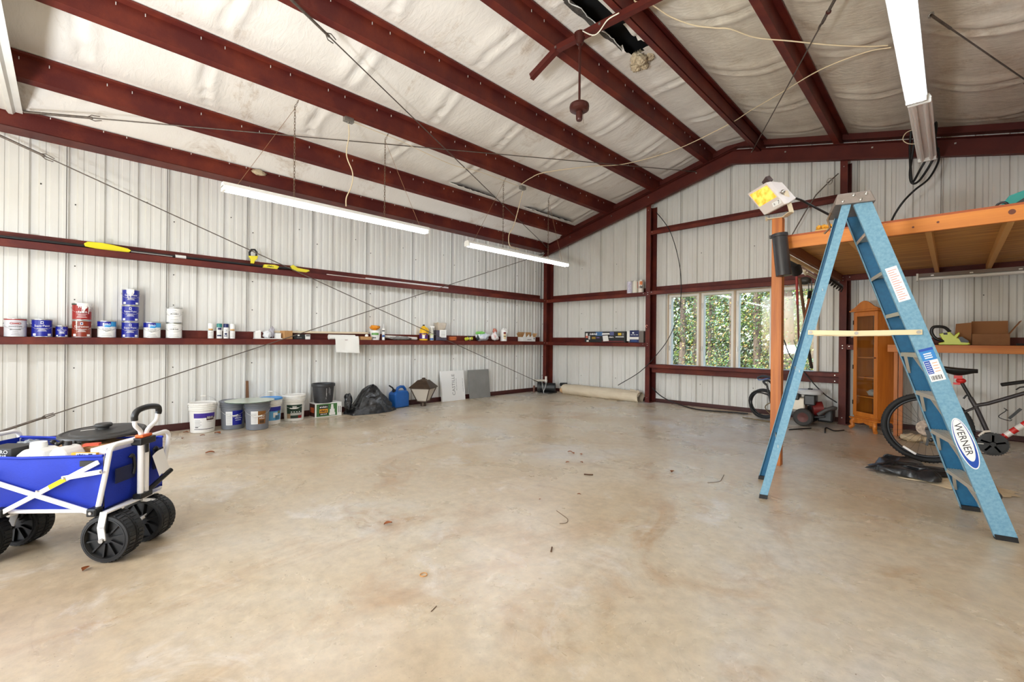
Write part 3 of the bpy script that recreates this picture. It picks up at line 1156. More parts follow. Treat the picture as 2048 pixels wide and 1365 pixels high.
def flap(name, pts, w, label, seed, drop=.08):
    """ragged strip of torn backing hanging along a line of points"""
    P = spline(pts, 10)

    def fn(u, v):
        i = min(int(u * (len(P) - 1)), len(P) - 2)
        t = u * (len(P) - 1) - i
        q = P[i].lerp(P[i + 1], t)
        k = .6 + .8 * abs(noise.noise(V((u * 9, seed, 0)))) + .2 * noise.noise(V((u * 40, seed, 3)))
        e = min(1, u * 8, (1 - u) * 8) * k
        return q + V((w * v * e, .02 * noise.noise(V((u * 20, v * 4, seed))), -drop * v * v * e + .025 * noise.noise(V((u * 14, v * 5, seed + 4)))))
    root = thing(name, label, 'insulation', P[0])
    MB().m(M_FOIL).grid(fn, 70, 6).obj('hanging_backing', root)
    mb = MB().m(M_WHT)
    mb.tube([fn(i / 50, 1.0) for i in range(51)], [.004 + .008 * abs(noise.noise(V((i * .4, seed, 0)))) for i in range(51)], 5)
    mb.obj('torn_edge', root)
    return root


xx = 1.08
flap('insulation_flap', [V((xx, -3.85, ceil_z(xx, -3.85) - .01)), V((xx, -3.3, ceil_z(xx, -3.3) - .015)), V((xx, -2.75, ceil_z(xx, -2.75) - .01))], .16, 'ragged strip of torn grey insulation backing above the first purlin', 1)
flap('insulation_flap', [V((xx, -2.0, ceil_z(xx, -2.0) - .01)), V((xx, -1.2, ceil_z(xx, -1.2) - .02)), V((xx - .02, -.4, ceil_z(xx, -.4) - .01))], .18, 'ragged strip of torn grey insulation backing nearest the back corner', 5)
flap('insulation_flap', [V((4.34, -6.4, zroof(4.34) + .15)), V((4.34, -5.0, zroof(4.34) + .14)), V((4.37, -3.75, zroof(4.37) + .13))], .12, 'curled dark insulation strip along the hole beside the ridge', 9, .05)
p = at(517, 345, 'X', .32)
root = thing('insulation_scrap', 'small tan scrap of insulation poking over the eave strut', 'insulation', p)
mb = MB().m(M_TORN)
crumple(mb, p, .03, .09, .035, 10, 4, 5)
mb.obj('fibre', root)
# ---- white ribbed panel overhead at the left
r0 = thing('ribbed_panel', 'white ribbed metal panel overhead at the top left corner', 'panel', (1.4, -9.2, 3.5))
mb = MB().m(M_WALL)
pts = []
y = -8.78
while y > -10.2:
    pts += [(y, 0), (y - .05, 0), (y - .07, -.03), (y - .10, -.03), (y - .12, 0), (y - .16, 0), (y - .17, -.008), (y - .20, -.008), (y - .21, 0)]
    y -= .26
for a, c in zip(pts, pts[1:]):
    mb.add([(.28, a[0], 3.53 + a[1]), (.28, c[0], 3.53 + c[1]), (2.9, c[0], 3.53 + c[1]), (2.9, a[0], 3.53 + a[1]), (.28, a[0], 3.535 + a[1]), (.28, c[0], 3.535 + c[1]), (2.9, c[0], 3.535 + c[1]), (2.9, a[0], 3.535 + a[1])],
           [(0, 1, 2, 3), (7, 6, 5, 4), (0, 4, 5, 1)])
mb.obj('sheet', r0)
# ---- black cord bundle round the end of the unlit lamp
pl = [(1822, 262), (1820, 300), (1822, 352), (1826, 364), (1840, 340), (1862, 300), (1872, 262), (1872, 245), (1868, 262), (1872, 300), (1860, 330), (1838, 362), (1824, 366), (1820, 345), (1826, 300), (1830, 262)]
cord('coiled_cord', [at(a, c, 'Y', -.66 + .03 * sin(i * 2)) for i, (a, c) in enumerate(pl)], .014, M_BLKC, 'black cord looped round the end of the unlit strip light')
cord('extension_cord', [at(1876, 296, 'Y', -.58), at(1877, 322, 'Y', -.6), at(1858, 357, 'Y', -.7), at(1830, 380, 'Y', -1.0), at(1808, 402, 'Y', -.9), at(1790, 428, 'Y', -.9), at(1779, 452, 'Y', -.95)], .012, M_BLKC, 'black cord dropping from the unlit strip light to the loft deck')
cord('hanging_wire_loop', [at(a, c, 'Y', -.9) for a, c in ((1830, 258), (1812, 266), (1806, 280), (1820, 288), (1845, 284), (1864, 262), (1867, 248))], .005, M_CREAM, 'loose cream wire loop round the unlit strip light', 'wire')
# ================================================================== things standing on the girts
SH = 1.2005


def face_ang(x, y):
    return math.atan2(EYE.y - y, EYE.x - x)


def P_(name, c, rough=.4, metal=0.0, **k):
    return mat(name, c, rough, metal, **k)


M_TIN = mat('tin_rim', (198, 198, 196), .3, .85)
M_BLUE = P_('label_blue', (22, 32, 142), .3)
M_WHITE = P_('label_white', (232, 231, 228), .4)
M_TXTW = P_('print_white', (240, 240, 240), .45)
M_TXTK = P_('print_black', (34, 32, 34), .5)
M_TXTG = P_('print_grey', (120, 118, 118), .5)
M_RED = P_('label_red', (150, 26, 20), .35)
M_RUST = P_('label_brown_red', (132, 44, 22), .3)
M_SKY = P_('label_light_blue', (54, 150, 210), .35)
M_GRAYB = P_('can_grey_white', (200, 200, 206), .4)
M_DRIP = P_('dried_white_paint', (240, 238, 234), .5)
M_GRN = P_('label_olive', (92, 98, 52), .5)
M_CARD = mat('cardboard', (190, 146, 96), .8, col2=(172, 128, 82), scale=12, amt=1)
M_CARDD = mat('cardboard_brown', (150, 104, 66), .8, col2=(134, 90, 56), scale=12, amt=1)


def paint_can(x, y, z, r, h, label, body, deco, lid=None, group='paint cans on the lower girt', bail=True, tilt=0):
    root = thing('paint_can', label, 'paint can', (x, y, z), 0, group)
    T = Matrix.Translation((x, y, z)) @ Matrix.Rotation(face_ang(x, y), 4, 'Z')

    def mk():
        m_ = MB()
        m_.M = T
        return m_
    mb = mk().m(body)
    mb.lathe([(r - .002, .004), (r - .002, h - .012)], 32)
    mb.obj('body', root)
    mk().m(M_TIN).lathe([(r, 0), (r + .001, .002), (r, .006)], 32).obj('bottom_rim', root)
    mb = mk().m(M_TIN)
    mb.lathe([(r - .002, h - .013), (r + .0015, h - .008), (r + .0015, h - .002), (r - .003, h), (r - .012, h - .001), (r - .014, h - .006), (0, h - .006)], 32)
    mb.obj('rim', root)
    if lid:
        mk().m(lid).lathe([(r + .002, h - .03), (r + .003, h - .004), (r - .004, h + .002), (0, h + .002)], 32).obj('lid', root)
    mb = mk()
    deco(mb, r, h)
    if mb.v:
        mb.obj('label', root)
    if bail:
        mb = mk().m(M_TIN)
        for s in (-1, 1):
            mb.cyl((0, s * (r - .003), h * .74), (0, s * (r + .006), h * .74), .008, 10)
        mb.obj('ear', root)
        pts = [(r * 1.03 * sin(a) * .98 + .002, -(r + .006) * cos(a), h * .74 - (h * .34) * sin(a)) for a in [pi * k / 16 for k in range(17)]]
        mk().m(M_TIN).tube(pts, .0016, 5).obj('handle', root)
    return root


def lines(mb, r, z0, z1, n, w, a=0, m=None):
    mb.m(m or M_TXTG)
    for i in range(n):
        z = z0 + (z1 - z0) * i / max(1, n - 1)
        ww = w * (1 - .3 * ((i * 7) % 3) / 2)
        mb.wrap(r, z, z + .003, a - ww / 2 / r, a + ww / 2 / r, 6, .0008)


def deco_sp(mb, r, h, word='SuperPaint', main=None):
    k = h / .19
    mb.m(M_TXTW).wraptext(word, .021 * k, r, .108 * k, 0, 1.5 * r)
    lines(mb, r, .088 * k, .098 * k, 1, .08 * k, 0, M_TXTW)
    lines(mb, r, .06 * k, .078 * k, 3, .07 * k, 0, M_TXTW)
    mb.m(M_TXTW).wrap(r, .137 * k, .165 * k, -.13, .13, 6)
    mb.m(M_BLUE if word != 'Duration' else P_('logo_navy', (40, 50, 120), .4)).wrap(r, .142 * k, .16 * k, -.08, .08, 4, .001)
    mb.m(M_TXTW).wrap(r, .012 * k, .036 * k, -.95, -.6, 5)
    mb.m(M_TXTW).wrap(r, .012 * k, .034 * k, .55, .95, 5)
    mb.m(M_TXTW).wrap(r, .006 * k, .1 * k, 1.12, 1.2, 2)


def deco_pro(mb, r, h):
    mb.m(M_BLUE).wrap(r, h * .66, h * .95, -1.5, .45, 14)
    mb.m(M_SKY).wrap(r, h * .66, h * .95, .45, 1.5, 8)
    mb.m(M_SKY).wrap(r, h * .62, h * .8, -.25, .4, 6, .0012)
    mb.m(M_TXTW).wraptext('PRO', .022, r, h * .73, .12, .05, .0018)
    mb.m(M_TXTW).wrap(r, h * .69, h * .87, -.42, -.25, 3, .0012)
    mb.m(M_TXTK).wrapmarks(r, h * .5, .007, 0, .085, 9).wrapmarks(r, h * .42, .006, 0, .08, 8).wrapmarks(r, h * .34, .006, 0, .03, 3)
    lines(mb, r, h * .08, h * .22, 3, .1, 0, M_TXTG)


def deco_ess(mb, r, h):
    for a in [2 * pi * k / 40 for k in range(40)]:
        b_ = a + 2 * pi / 40
        mb.m(M_RED).add([((r + .001) * cos(.5 * cos(q) * s_), (r + .001) * sin(.5 * cos(q) * s_), h * .72 + .018 * sin(q) * s_) for q, s_ in ((a, 1), (b_, 1), (b_, .88), (a, .88))], [(0, 1, 2, 3)])
    mb.m(M_RED).wrap(r, h * .69, h * .745, -.33, .33, 6)
    mb.m(M_TXTK).wraptext('essentials', .016, r, h * .52, 0, .1)
    mb.m(M_TXTG).wrap(r, h * .37, h * .41, -.48, .48, 8)
    mb.m(M_TXTK).wrap(r, h * .37, h * .41, -.48, -.33, 3, .001)
    lines(mb, r, h * .1, h * .28, 3, .06, 0, M_TXTG)
    mb.m(M_RED).wrap(r, h * .9, h * .97, -2.2, 2.2, 30)


def drips(mb, r, h, seed, a0=-.5, a1=1.3):
    """white paint run down from the rim"""
    q = random.Random(seed)
    n = 26
    mb.m(M_DRIP)
    prev = h * .66
    for i in range(n):
        a = a0 + (a1 - a0) * i / n
        prev = max(h * .15, min(h * .8, h * .62 + q.gauss(0, h * .16)))
        edge = min(1, 4 * i / n, 4 * (n - i) / n)
        mb.wrap(r, h * .99 - (h * .99 - prev) * (.45 + .55 * edge), h * 1.0, a, a + (a1 - a0) / n + .01, 2, .0018)


def deco_dur_top(mb, r, h):
    mb.m(M_TXTW).wrapmarks(r, h * .42, .02, 0, .09, 6)
    lines(mb, r, h * .14, h * .34, 4, .09, 0, M_TXTW)
    drips(mb, r, h, 4)
    mb.m(P_('lid_dark_green', (40, 52, 40), .5)).wrap(r, h * .88, h * .99, -1.5, -.55, 8, .001)


def deco_dur(mb, r, h):
    deco_sp(mb, r, h, 'Duration')
    drips(mb, r, h * 1.0, 9, -.6, -.45)


def deco_white(word):
    def f(mb, r, h):
        if word:
            mb.m(M_TXTK).wrapmarks(r, h * .55, .011, 0, .09, 8)
        lines(mb, r, h * .66, h * .8, 2, .05, 0, M_TXTG)
        lines(mb, r, h * .1, h * .2, 2, .1, 0, M_TXTG)
        if word == 'low':
            mb.m(M_GRN).wrap(r, h * .93, h * .985, -1.3, 1.4, 20)
    return f


def deco_drip_sp(mb, r, h):
    deco_sp(mb, r, h)
    drips(mb, r, h, 5, -.5, .35)


xc = .104
paint_can(xc, -8.827, SH, .084, .195, 'whitish can with red rim, first on the lower girt from the left', M_GRAYB, deco_ess)
paint_can(xc, -8.632, SH, .082, .195, 'single blue paint can between the whitish can and the small quart can', M_BLUE, deco_sp)
paint_can(xc, -8.48, SH, .052, .128, 'small blue quart paint can', M_BLUE, deco_sp, bail=False)
paint_can(xc, -8.32, SH, .083, .195, 'brown red paint can under the red can with white paint runs', M_RUST, deco_dur)
paint_can(xc, -8.32, SH + .197, .083, .192, 'red paint can covered in runs of white paint, on top of the brown red can', M_RED, deco_dur_top)
paint_can(xc, -8.107, SH, .084, .195, 'white paint can with blue top band, just left of the stack of three', M_WHITE, deco_pro)
paint_can(xc, -7.897, SH, .082, .193, 'bottom blue can of the stack of three', M_BLUE, deco_sp)
paint_can(xc, -7.897, SH + .196, .082, .193, 'middle blue can of the stack of three', M_BLUE, deco_sp)
paint_can(xc, -7.893, SH + .392, .082, .193, 'top blue can of the stack of three, smeared with white paint', M_BLUE, deco_drip_sp)
paint_can(xc, -7.69, SH, .085, .195, 'white paint can with blue top band, right of the stack of three', M_WHITE, deco_pro)
paint_can(xc, -7.47, SH, .085, .195, 'lower white can with olive stained rim, last of the paint cans', M_WHITE, deco_white('low'))
paint_can(xc, -7.467, SH + .197, .084, .19, 'upper white can on top of another white can', M_WHITE, deco_white('up'))

# ---- spray cans
for y, cap, lb, w in ((-7.073, (240, 240, 238), 'white capped spray can, first of four, by the white paint cans', 'tan'), (-6.974, (44, 128, 122), 'teal capped spray can', ''), (-6.896, (24, 34, 92), 'navy capped spray can marked 2X', '2X'), (-6.82, (240, 240, 238), 'white capped spray can, last of four, right of the navy capped one', 'tan')):
    root = thing('spray_can', lb, 'spray can', (xc, y, SH), 0, 'spray cans on the lower girt')
    T = Matrix.Translation((xc, y, SH)) @ Matrix.Rotation(face_ang(xc, y), 4, 'Z')
    mb = MB().m(M_WHITE)
    mb.M = T
    mb.lathe([(.031, 0), (.033, .004), (.033, .145), (.029, .156), (.026, .16)], 24)
    mb.obj('body', root)
    mb = MB().m(P_('spray_cap_%d' % cap[0], cap, .4))
    mb.M = T
    mb.lathe([(.0315, .152), (.0315, .195), (.029, .203), (0, .203)], 24)
    mb.obj('cap', root)
    mb = MB()
    mb.M = T
    if w == '2X':
        mb.m(P_('print_navy', (30, 36, 80), .4)).wraptext('2X', .03, .033, .095, 0, .036)
        mb.wrap(.033, .05, .078, -.5, .35, 6)
        mb.wrap(.033, .03, .042, -.7, .5, 6)
    elif w:
        mb.m(P_('print_tan', (196, 150, 86), .4)).wrap(.033, .112, .132, -.85, .85, 10)
        mb.m(M_TXTK).wrap(.033, .106, .111, -.85, .85, 10)
        lines(mb, .033, .03, .08, 4, .04)
    else:
        mb.m(P_('print_navy', (30, 36, 80), .4)).wrap(.033, .118, .148, -.6, .8, 8)
        mb.wrap(.033, .03, .05, -.8, .8, 8)
        lines(mb, .033, .06, .1, 3, .04)
    mb.obj('label', root)


def box_thing(name, label, cat, c, s, m, rz=0, parts=None, group=None):
    root = thing(name, label, cat, (c[0], c[1], c[2]), rz, group)
    mb = MB().m(m)
    mb.M = Matrix.Translation(c) @ Matrix.Rotation(rz, 4, 'Z')
    mb.box((0, 0, s[2] / 2), s)
    mb.obj('carton', root, bevel=.002)
    if parts:
        m2 = MB()
        m2.M = Matrix.Translation(c) @ Matrix.Rotation(rz, 4, 'Z')
        parts(m2, s)
        m2.obj('label', root)
    return root


# ---- a thin white tray strip with small things on it
tag(MB().m(M_WHITE).bb((.09, -6.56, SH), (.195, -6.2, SH + .012)).obj('white_tray', bevel=.003), 'thin white tray lying on the lower girt under the white lamp parts', 'tray')
root = thing('white_carton', 'small open white carton left of the crumpled white packing', 'box', (.12, -6.52, SH + .0125))
MB().m(M_WHITE).box((.125, -6.515, SH + .0125 + .042), (.08, .075, .084)).obj('carton', root, bevel=.002)
mb = MB().m(M_WHITE)
mb.bar((.16, -6.55, SH + .096), (.16, -6.48, SH + .112), .03, .002, (1, 0, .6))
mb.obj('flap', root)
root = thing('plastic_wrap', 'crumpled white wrapped packing between two small white cartons', 'packing', (.12, -6.38, SH + .0125))
mb = MB().m(P_('crinkled_white_plastic', (226, 228, 232), .3, bump=.6, bscale=50))
crumple(mb, (.12, -6.385, SH + .068), .04, .055, .05, 14, 3, 4)
mb.obj('wrapping', root)
mb = MB().m(P_('clear_grey_bag', (198, 194, 204), .25, alpha=.75))
crumple(mb, (.09, -6.315, SH + .1), .03, .035, .07, 12, 8, 5)
mb.obj('bag', root)
root = box_thing('white_carton', 'small white carton just left of the brown cardboard cube', 'box', (.125, -6.245, SH + .0125), (.08, .07, .076), M_WHITE)
root = box_thing('cardboard_box', 'small closed tan cardboard box on the lower girt', 'box', (.11, -6.12, SH), (.11, .13, .125), M_CARD, .25)


def dl(mb, s):
    mb.m(M_TXTG).bb((s[0] / 2 + .0005, -.04, .02), (s[0] / 2 + .001, .03, .03)).m(M_WHITE).bb((s[0] / 2 + .0005, -.03, .05), (s[0] / 2 + .001, .0, .07))


box_thing('black_carton', 'small black printed carton under the white trim board', 'box', (.13, -5.95, SH), (.08, .15, .075), P_('carton_black', (30, 30, 32), .5), 0, dl)
box_thing('white_carton', 'tiny white and grey carton right of the black carton', 'box', (.15, -5.83, SH), (.05, .07, .075), M_WHITE, 0, lambda mb, s: mb.m(M_TXTG).bb((s[0] / 2 + .0005, -.03, .045), (s[0] / 2 + .001, .03, .07)))
# long cream trim board leaning on the back lip
tag(MB().m(P_('cream_trim_board', (226, 210, 180), .5)).bar((.05, -6.3, SH + .11), (.05, -4.78, SH + .118), .014, .03).obj('trim_board'), 'long cream trim board lying along the back of the lower girt', 'board')
# roll of white paper with a loose sheet hanging over the edge
M_PAPER = P_('white_paper', (236, 235, 230), .6, bump=.2, bscale=14)
root = thing('paper_roll', 'roll of white paper with its sheet hanging over the girt edge', 'paper roll', (.13, -5.29, SH))
MB().m(M_PAPER).cyl((.15, -5.5, SH + .041), (.15, -5.07, SH + .041), .04, 20).obj('roll', root)
mb = MB().m(M_PAPER)
prof = [(.185, SH + .06), (.2, SH + .02), (.206, SH - .02), (.208, SH - .1), (.212, SH - .17), (.222, SH - .2)]


def pf(u, v):
    i = min(int(v * 5), 4)
    t = v * 5 - i
    x = prof[i][0] + (prof[i + 1][0] - prof[i][0]) * t
    z = prof[i][1] + (prof[i + 1][1] - prof[i][1]) * t
    return V((x + .004 * sin(9 * u + 2 * v), -5.42 + .4 * u + .01 * v, z - .02 * v * u))


mb.grid(pf, 14, 15)
mb.obj('sheet', root)
root = thing('cardboard_tray', 'shallow tan cardboard tray with a white lump, left of the white tub', 'box', (.13, -4.87, SH))
MB().m(M_CARD).box((.13, -4.88, SH + .028), (.1, .2, .056)).obj('carton', root, bevel=.002)
MB().m(M_DRIP).ball((.155, -4.86, SH + .07), .028, 12).obj('lump', root)
# tub with orange wrap
root = thing('plastic_tub', 'white plastic tub with a green printed label and an orange cloth on top', 'tub', (.11, -4.68, SH))
T = Matrix.Translation((.11, -4.68, SH)) @ Matrix.Rotation(face_ang(.11, -4.68), 4, 'Z')
mb = MB().m(M_WHITE)
mb.M = T
mb.lathe([(.07, 0), (.085, .15), (.09, .152), (.09, .165), (0, .165)], 24)
mb.obj('tub', root)
mb = MB()
mb.M = T
mb.m(P_('print_green', (92, 148, 74), .4)).wrap(.0815, .085, .125, -.8, .8, 10)
mb.m(M_TXTK).wrap(.078, .03, .045, -.6, .2, 8)
lines(mb, .079, .055, .07, 2, .09)
mb.obj('label', root)
root = thing('orange_sponge', 'bundled orange cloth sitting on the white tub', 'cloth', (.11, -4.69, SH + .166))
mb = MB().m(P_('orange_plastic', (226, 142, 20), .5, bump=.4, bscale=30))
crumple(mb, (.11, -4.69, SH + .216), .075, .085, .042, 14, 2, 3)
mb.obj('bundle', root)
root = thing('caulk_tube', 'white caulk tube with a pointed nozzle beside the white tub', 'caulk', (.15, -4.545, SH))
MB().m(M_WHITE).lathe([(.025, 0), (.025, .2), (.02, .205), (.009, .212)], 18, (.15, -4.545, SH)).obj('tube', root)
MB().m(M_TXTW).lathe([(.008, .21), (.003, .285)], 12, (.15, -4.545, SH)).obj('nozzle', root)
mb = MB().m(P_('print_navy2', (46, 84, 150), .4))
mb.M = Matrix.Translation((.15, -4.545, SH)) @ Matrix.Rotation(face_ang(.15, -4.545), 4, 'Z')
mb.wrap(.025, .05, .09, -1, 1, 8).m(M_TXTK).wrap(.025, .15, .17, -1, 1, 8)
mb.obj('label', root)
tag(MB().m(P_('white_pvc', (232, 226, 218), .4)).cyl((.04, -4.46, SH + .06), (.042, -3.8, SH + .033), .028, 18).obj('white_pipe'), 'white plastic pipe lying behind the grey plastic bag', 'pipe')
root = thing('grey_plastic_bag', 'flattened translucent grey plastic bag on the lower girt', 'bag', (.14, -4.25, SH))
mb = MB().m(P_('grey_film', (140, 138, 136), .25, bump=.8, bscale=40))
crumple(mb, (.15, -4.2, SH + .036), .045, .2, .03, 16, 7, 5)
mb.obj('film', root)


def bottle(name, label, cat, x, y, z, prof, m, cap, capm, extra=None, sq=1.0, n=20):
    root = thing(name, label, cat, (x, y, z))
    T = Matrix.Translation((x, y, z)) @ Matrix.Rotation(face_ang(x, y), 4, 'Z') @ Matrix.Diagonal((sq, 1, 1, 1))
    mb = MB().m(m)
    mb.M = T
    mb.lathe(prof, n)
    mb.obj('bottle', root)
    mb = MB().m(capm)
    mb.M = T
    mb.lathe(cap, 14)
    mb.obj('cap', root)
    if extra:
        extra(root, T)
    return root


def jug_extra(root, T):
    mb = MB()
    mb.M = T
    mb.m(P_('label_purple', (82, 30, 110), .4)).wrap(.0795, .03, .135, -1.4, 1.4, 16)
    mb.m(M_TXTW).wrap(.0795, .04, .1, -.3, .3, 6, .001)
    mb.m(P_('print_gold', (226, 180, 60), .4)).wrap(.0795, .1, .118, -.4, .6, 6, .0012)
    mb.obj('label', root)
    MB().m(P_('jug_yellow', (240, 190, 24), .4)).tube([T @ V((.03, .05, .24)), T @ V((.05, .085, .2)), T @ V((.05, .085, .15)), T @ V((.04, .07, .13))], .011, 8).obj('handle', root)


bottle('detergent_jug', 'yellow jug with purple label and black cap', 'jug', .11, -3.69, SH, [(.074, 0), (.078, .006), (.078, .14), (.074, .18), (.06, .225), (.035, .262), (.02, .275)], P_('jug_yellow', (240, 190, 24), .4), [(.02, .272), (.02, .298), (0, .298)], M_TXTK, jug_extra)


def spr_extra(root, T):
    mb = MB().m(M_WHITE)
    mb.M = T
    mb.bar((.0, -.03, .265), (.0, .055, .262), .022, .026)
    mb.obj('trigger_head', root)
    mb = MB().m(M_WHITE)
    mb.M = T
    mb.bar((.0, .035, .25), (.0, .05, .21), .012, .008, (0, 1, 0))
    mb.obj('trigger', root)
    mb = MB().m(P_('print_blue3', (60, 110, 180), .4))
    mb.M = T
    mb.wrap(.04, .01, .045, -1.0, 1.0, 8)
    mb.m(P_('print_lime', (170, 196, 120), .4)).wrap(.039, .05, .12, -.6, .6, 6)
    mb.obj('label', root)


bottle('spray_bottle', 'cloudy white trigger spray bottle', 'spray bottle', .12, -3.515, SH, [(.036, 0), (.04, .005), (.04, .1), (.036, .14), (.018, .2), (.014, .235)], P_('cloudy_plastic', (222, 220, 206), .35), [(.017, .23), (.017, .25), (.008, .255)], M_WHITE, spr_extra)
# purple-grey square tub with a paper bag standing in it
root = thing('square_tub', 'dark purple grey tub with a large white label', 'tub', (.11, -3.30, SH))
T = Matrix.Translation((.115, -3.31, SH)) @ Matrix.Rotation(face_ang(.1, -3.3) + .3, 4, 'Z')
mb = MB().m(P_('tub_slate', (74, 68, 84), .45))
mb.M = T
mb.prism([(-.085, -.105), (.085, -.105), (.085, .105), (-.085, .105)], .2, (0, 0, 0), (1, 0, 0), (0, 1, 0))
mb.obj('tub', root, bevel=.012)
mb = MB().m(M_WHITE)
mb.M = T
mb.bb((.085, -.04, .06), (.0866, .095, .205))
mb.m(M_TXTG)
for i in range(4):
    mb.bb((.0866, -.01, .09 + .025 * i), (.0872, .07, .096 + .025 * i))
mb.obj('label', root)
root = thing('paper_sack', 'open crumpled pale paper sack standing in the purple grey tub', 'sack', (.11, -3.30, SH + .205))
mb = MB().m(P_('pale_sack', (206, 198, 188), .7, col2=(190, 172, 146), scale=8, amt=1, bump=.4, bscale=25))


def sk(u, v):
    a = 2 * pi * u
    r = .07 + .035 * v + .012 * noise.noise(V((cos(a) * 2, sin(a) * 2, v * 2)))
    s = max(abs(cos(a)), abs(sin(a)))
    return V((.11 + r * cos(a) / s * .8, -3.31 + r * sin(a) / s * .98, SH + .203 + .14 * v + .03 * v * noise.noise(V((cos(a) * 2, sin(a) * 2, 4)))))


mb.grid(sk, 36, 8)
mb.obj('sack', root)
mb = MB().m(P_('sack_mouth', (166, 134, 98), .8))
crumple(mb, (.11, -3.3, SH + .29), .055, .075, .03, 10, 6, 3)
mb.obj('contents', root)
# coil of orange rope
root = thing('orange_rope_coil', 'flat coil of orange rope beside the purple grey tub', 'rope', (.14, -3.02, SH))
mb = MB().m(P_('orange_rope', (196, 104, 54), .8, bump=.5, bscale=120))
for i in range(5):
    rr = .045 + .006 * (i % 2)
    mb.tube([(.135 + rr * 1.0 * cos(a) + .003 * i, -3.03 + rr * 1.7 * sin(a), SH + .01 + .0145 * i + .003 * sin(3 * a)) for a in [2 * pi * k / 24 for k in range(24)]], .008, 7, closed=True)
mb.obj('rope', root)
# work gloves: yellow tips, black backs
root = thing('work_gloves', 'yellow and black work gloves left of the green and white bag', 'gloves', (.13, -2.6, SH))
for i, y in enumerate((-2.7, -2.655, -2.595, -2.55)):
    mb = MB().m(P_('glove_yellow', (196, 196, 50), .5) if i != 2 else P_('glove_tan', (210, 196, 140), .5))
    crumple(mb, (.155, y, SH + .036 + .004 * i), .03, .03, .032, 10, i, 3)
    mb.obj('fingertip', root)
mb = MB().m(P_('glove_black', (28, 30, 34), .6, bump=.4, bscale=50))
crumple(mb, (.1, -2.56, SH + .05), .05, .07, .042, 14, 12, 4)
mb.obj('cuff', root)
# bags
root = thing('plastic_bag', 'slumped white plastic bag with a green top', 'bag', (.12, -2.25, SH))
mb = MB().m(P_('bag_white_print', (226, 230, 236), .35, col2=(176, 190, 216), scale=10, amt=1, bump=.4, bscale=30, contrast=(.5, .7)))
crumple(mb, (.125, -2.22, SH + .09), .065, .165, .082, 16, 1, 3)
mb.obj('bag', root)
mb = MB().m(P_('bag_green', (128, 200, 96), .35, bump=.4, bscale=30))
crumple(mb, (.11, -2.27, SH + .165), .05, .13, .035, 14, 5, 3)
mb.obj('green_fold', root)
mb = MB().m(P_('bag_dark', (48, 56, 58), .4))
crumple(mb, (.135, -2.37, SH + .07), .035, .03, .06, 10, 9, 3)
mb.obj('dark_fold', root)
root = thing('white_red_bag', 'white bag with red print standing left of the white jug', 'bag', (.12, -1.9, SH))
mb = MB().m(P_('bag_white_red', (236, 232, 232), .4, col2=(222, 160, 150), scale=9, amt=1, bump=.4, bscale=30, contrast=(.55, .7)))
crumple(mb, (.125, -1.87, SH + .1), .055, .085, .095, 14, 11, 3)
mb.obj('bag', root)
mb = MB().m(P_('bag_red_top', (206, 130, 112), .5))
crumple(mb, (.12, -1.87, SH + .225), .035, .06, .05, 12, 14, 3)
mb.obj('top_fold', root)


def jw(root, T):
    mb = MB()
    mb.M = T
    mb.m(P_('label_maroon', (110, 30, 34), .4)).wrap(.073, .16, .2, .0, .8, 6)
    mb.m(P_('label_cream', (226, 206, 160), .4)).wrap(.0735, .05, .16, .0, .8, 6)
    mb.m(M_TXTK).wrap(.0735, .1, .115, .0, .8, 6, .001)
    mb.obj('label', root)
    MB().m(M_WHITE).tube([T @ V((.02, .03, .285)), T @ V((.03, .075, .25)), T @ V((.03, .08, .2)), T @ V((.03, .07, .18))], .012, 8).obj('handle', root)


bottle('white_jug', 'white plastic jug with a maroon and cream label', 'jug', .12, -1.6, SH, [(.07, 0), (.073, .005), (.073, .2), (.066, .235), (.04, .26), (.022, .268)], M_WHITE, [(.022, .265), (.022, .288), (0, .288)], M_WHITE, jw)
# open box with white paper near the corner
root = thing('open_carton', 'open white carton with tan flaps near the back corner', 'box', (.12, -.85, SH))
MB().m(M_WHITE).bb((.03, -1.05, SH + .0003), (.19, -.62, SH + .1)).obj('carton', root, bevel=.002)
for nm, a, c, wd in (('flap', (.03, -.83, SH + .1), (.034, -.83, SH + .215), .46), ('flap', (.115, -1.055, SH + .1), (.12, -1.12, SH + .18), .12), ('flap', (.115, -.615, SH + .1), (.115, -.55, SH + .19), .12)):
    mb = MB().m(M_CARD)
    up = (1, 0, 0) if wd > .2 else (0, 1, .5)
    mb.bar(a, c, wd if wd > .2 else .13, .004, up)
    mb.obj(nm, root)
mb = MB().m(M_PAPER)
for i, (y, h) in enumerate(((-.95, .12), (-.82, .07), (-.7, .06))):
    mb.add([(.15, y - .05, SH + .101), (.15, y + .05, SH + .101), (.16, y + .01, SH + .101 + h), (.12, y + .05, SH + .101 + h * .5), (.12, y - .03, SH + .101)], [(0, 1, 2), (1, 3, 2), (0, 2, 4), (2, 3, 4)])
mb.obj('paper', root)
mb = MB().m(M_TXTK)
mb.bb((.19, -.9, SH + .035), (.1912, -.76, SH + .047)).bb((.19, -.68, SH + .05), (.1912, -.65, SH + .085))
mb.obj('label', root)

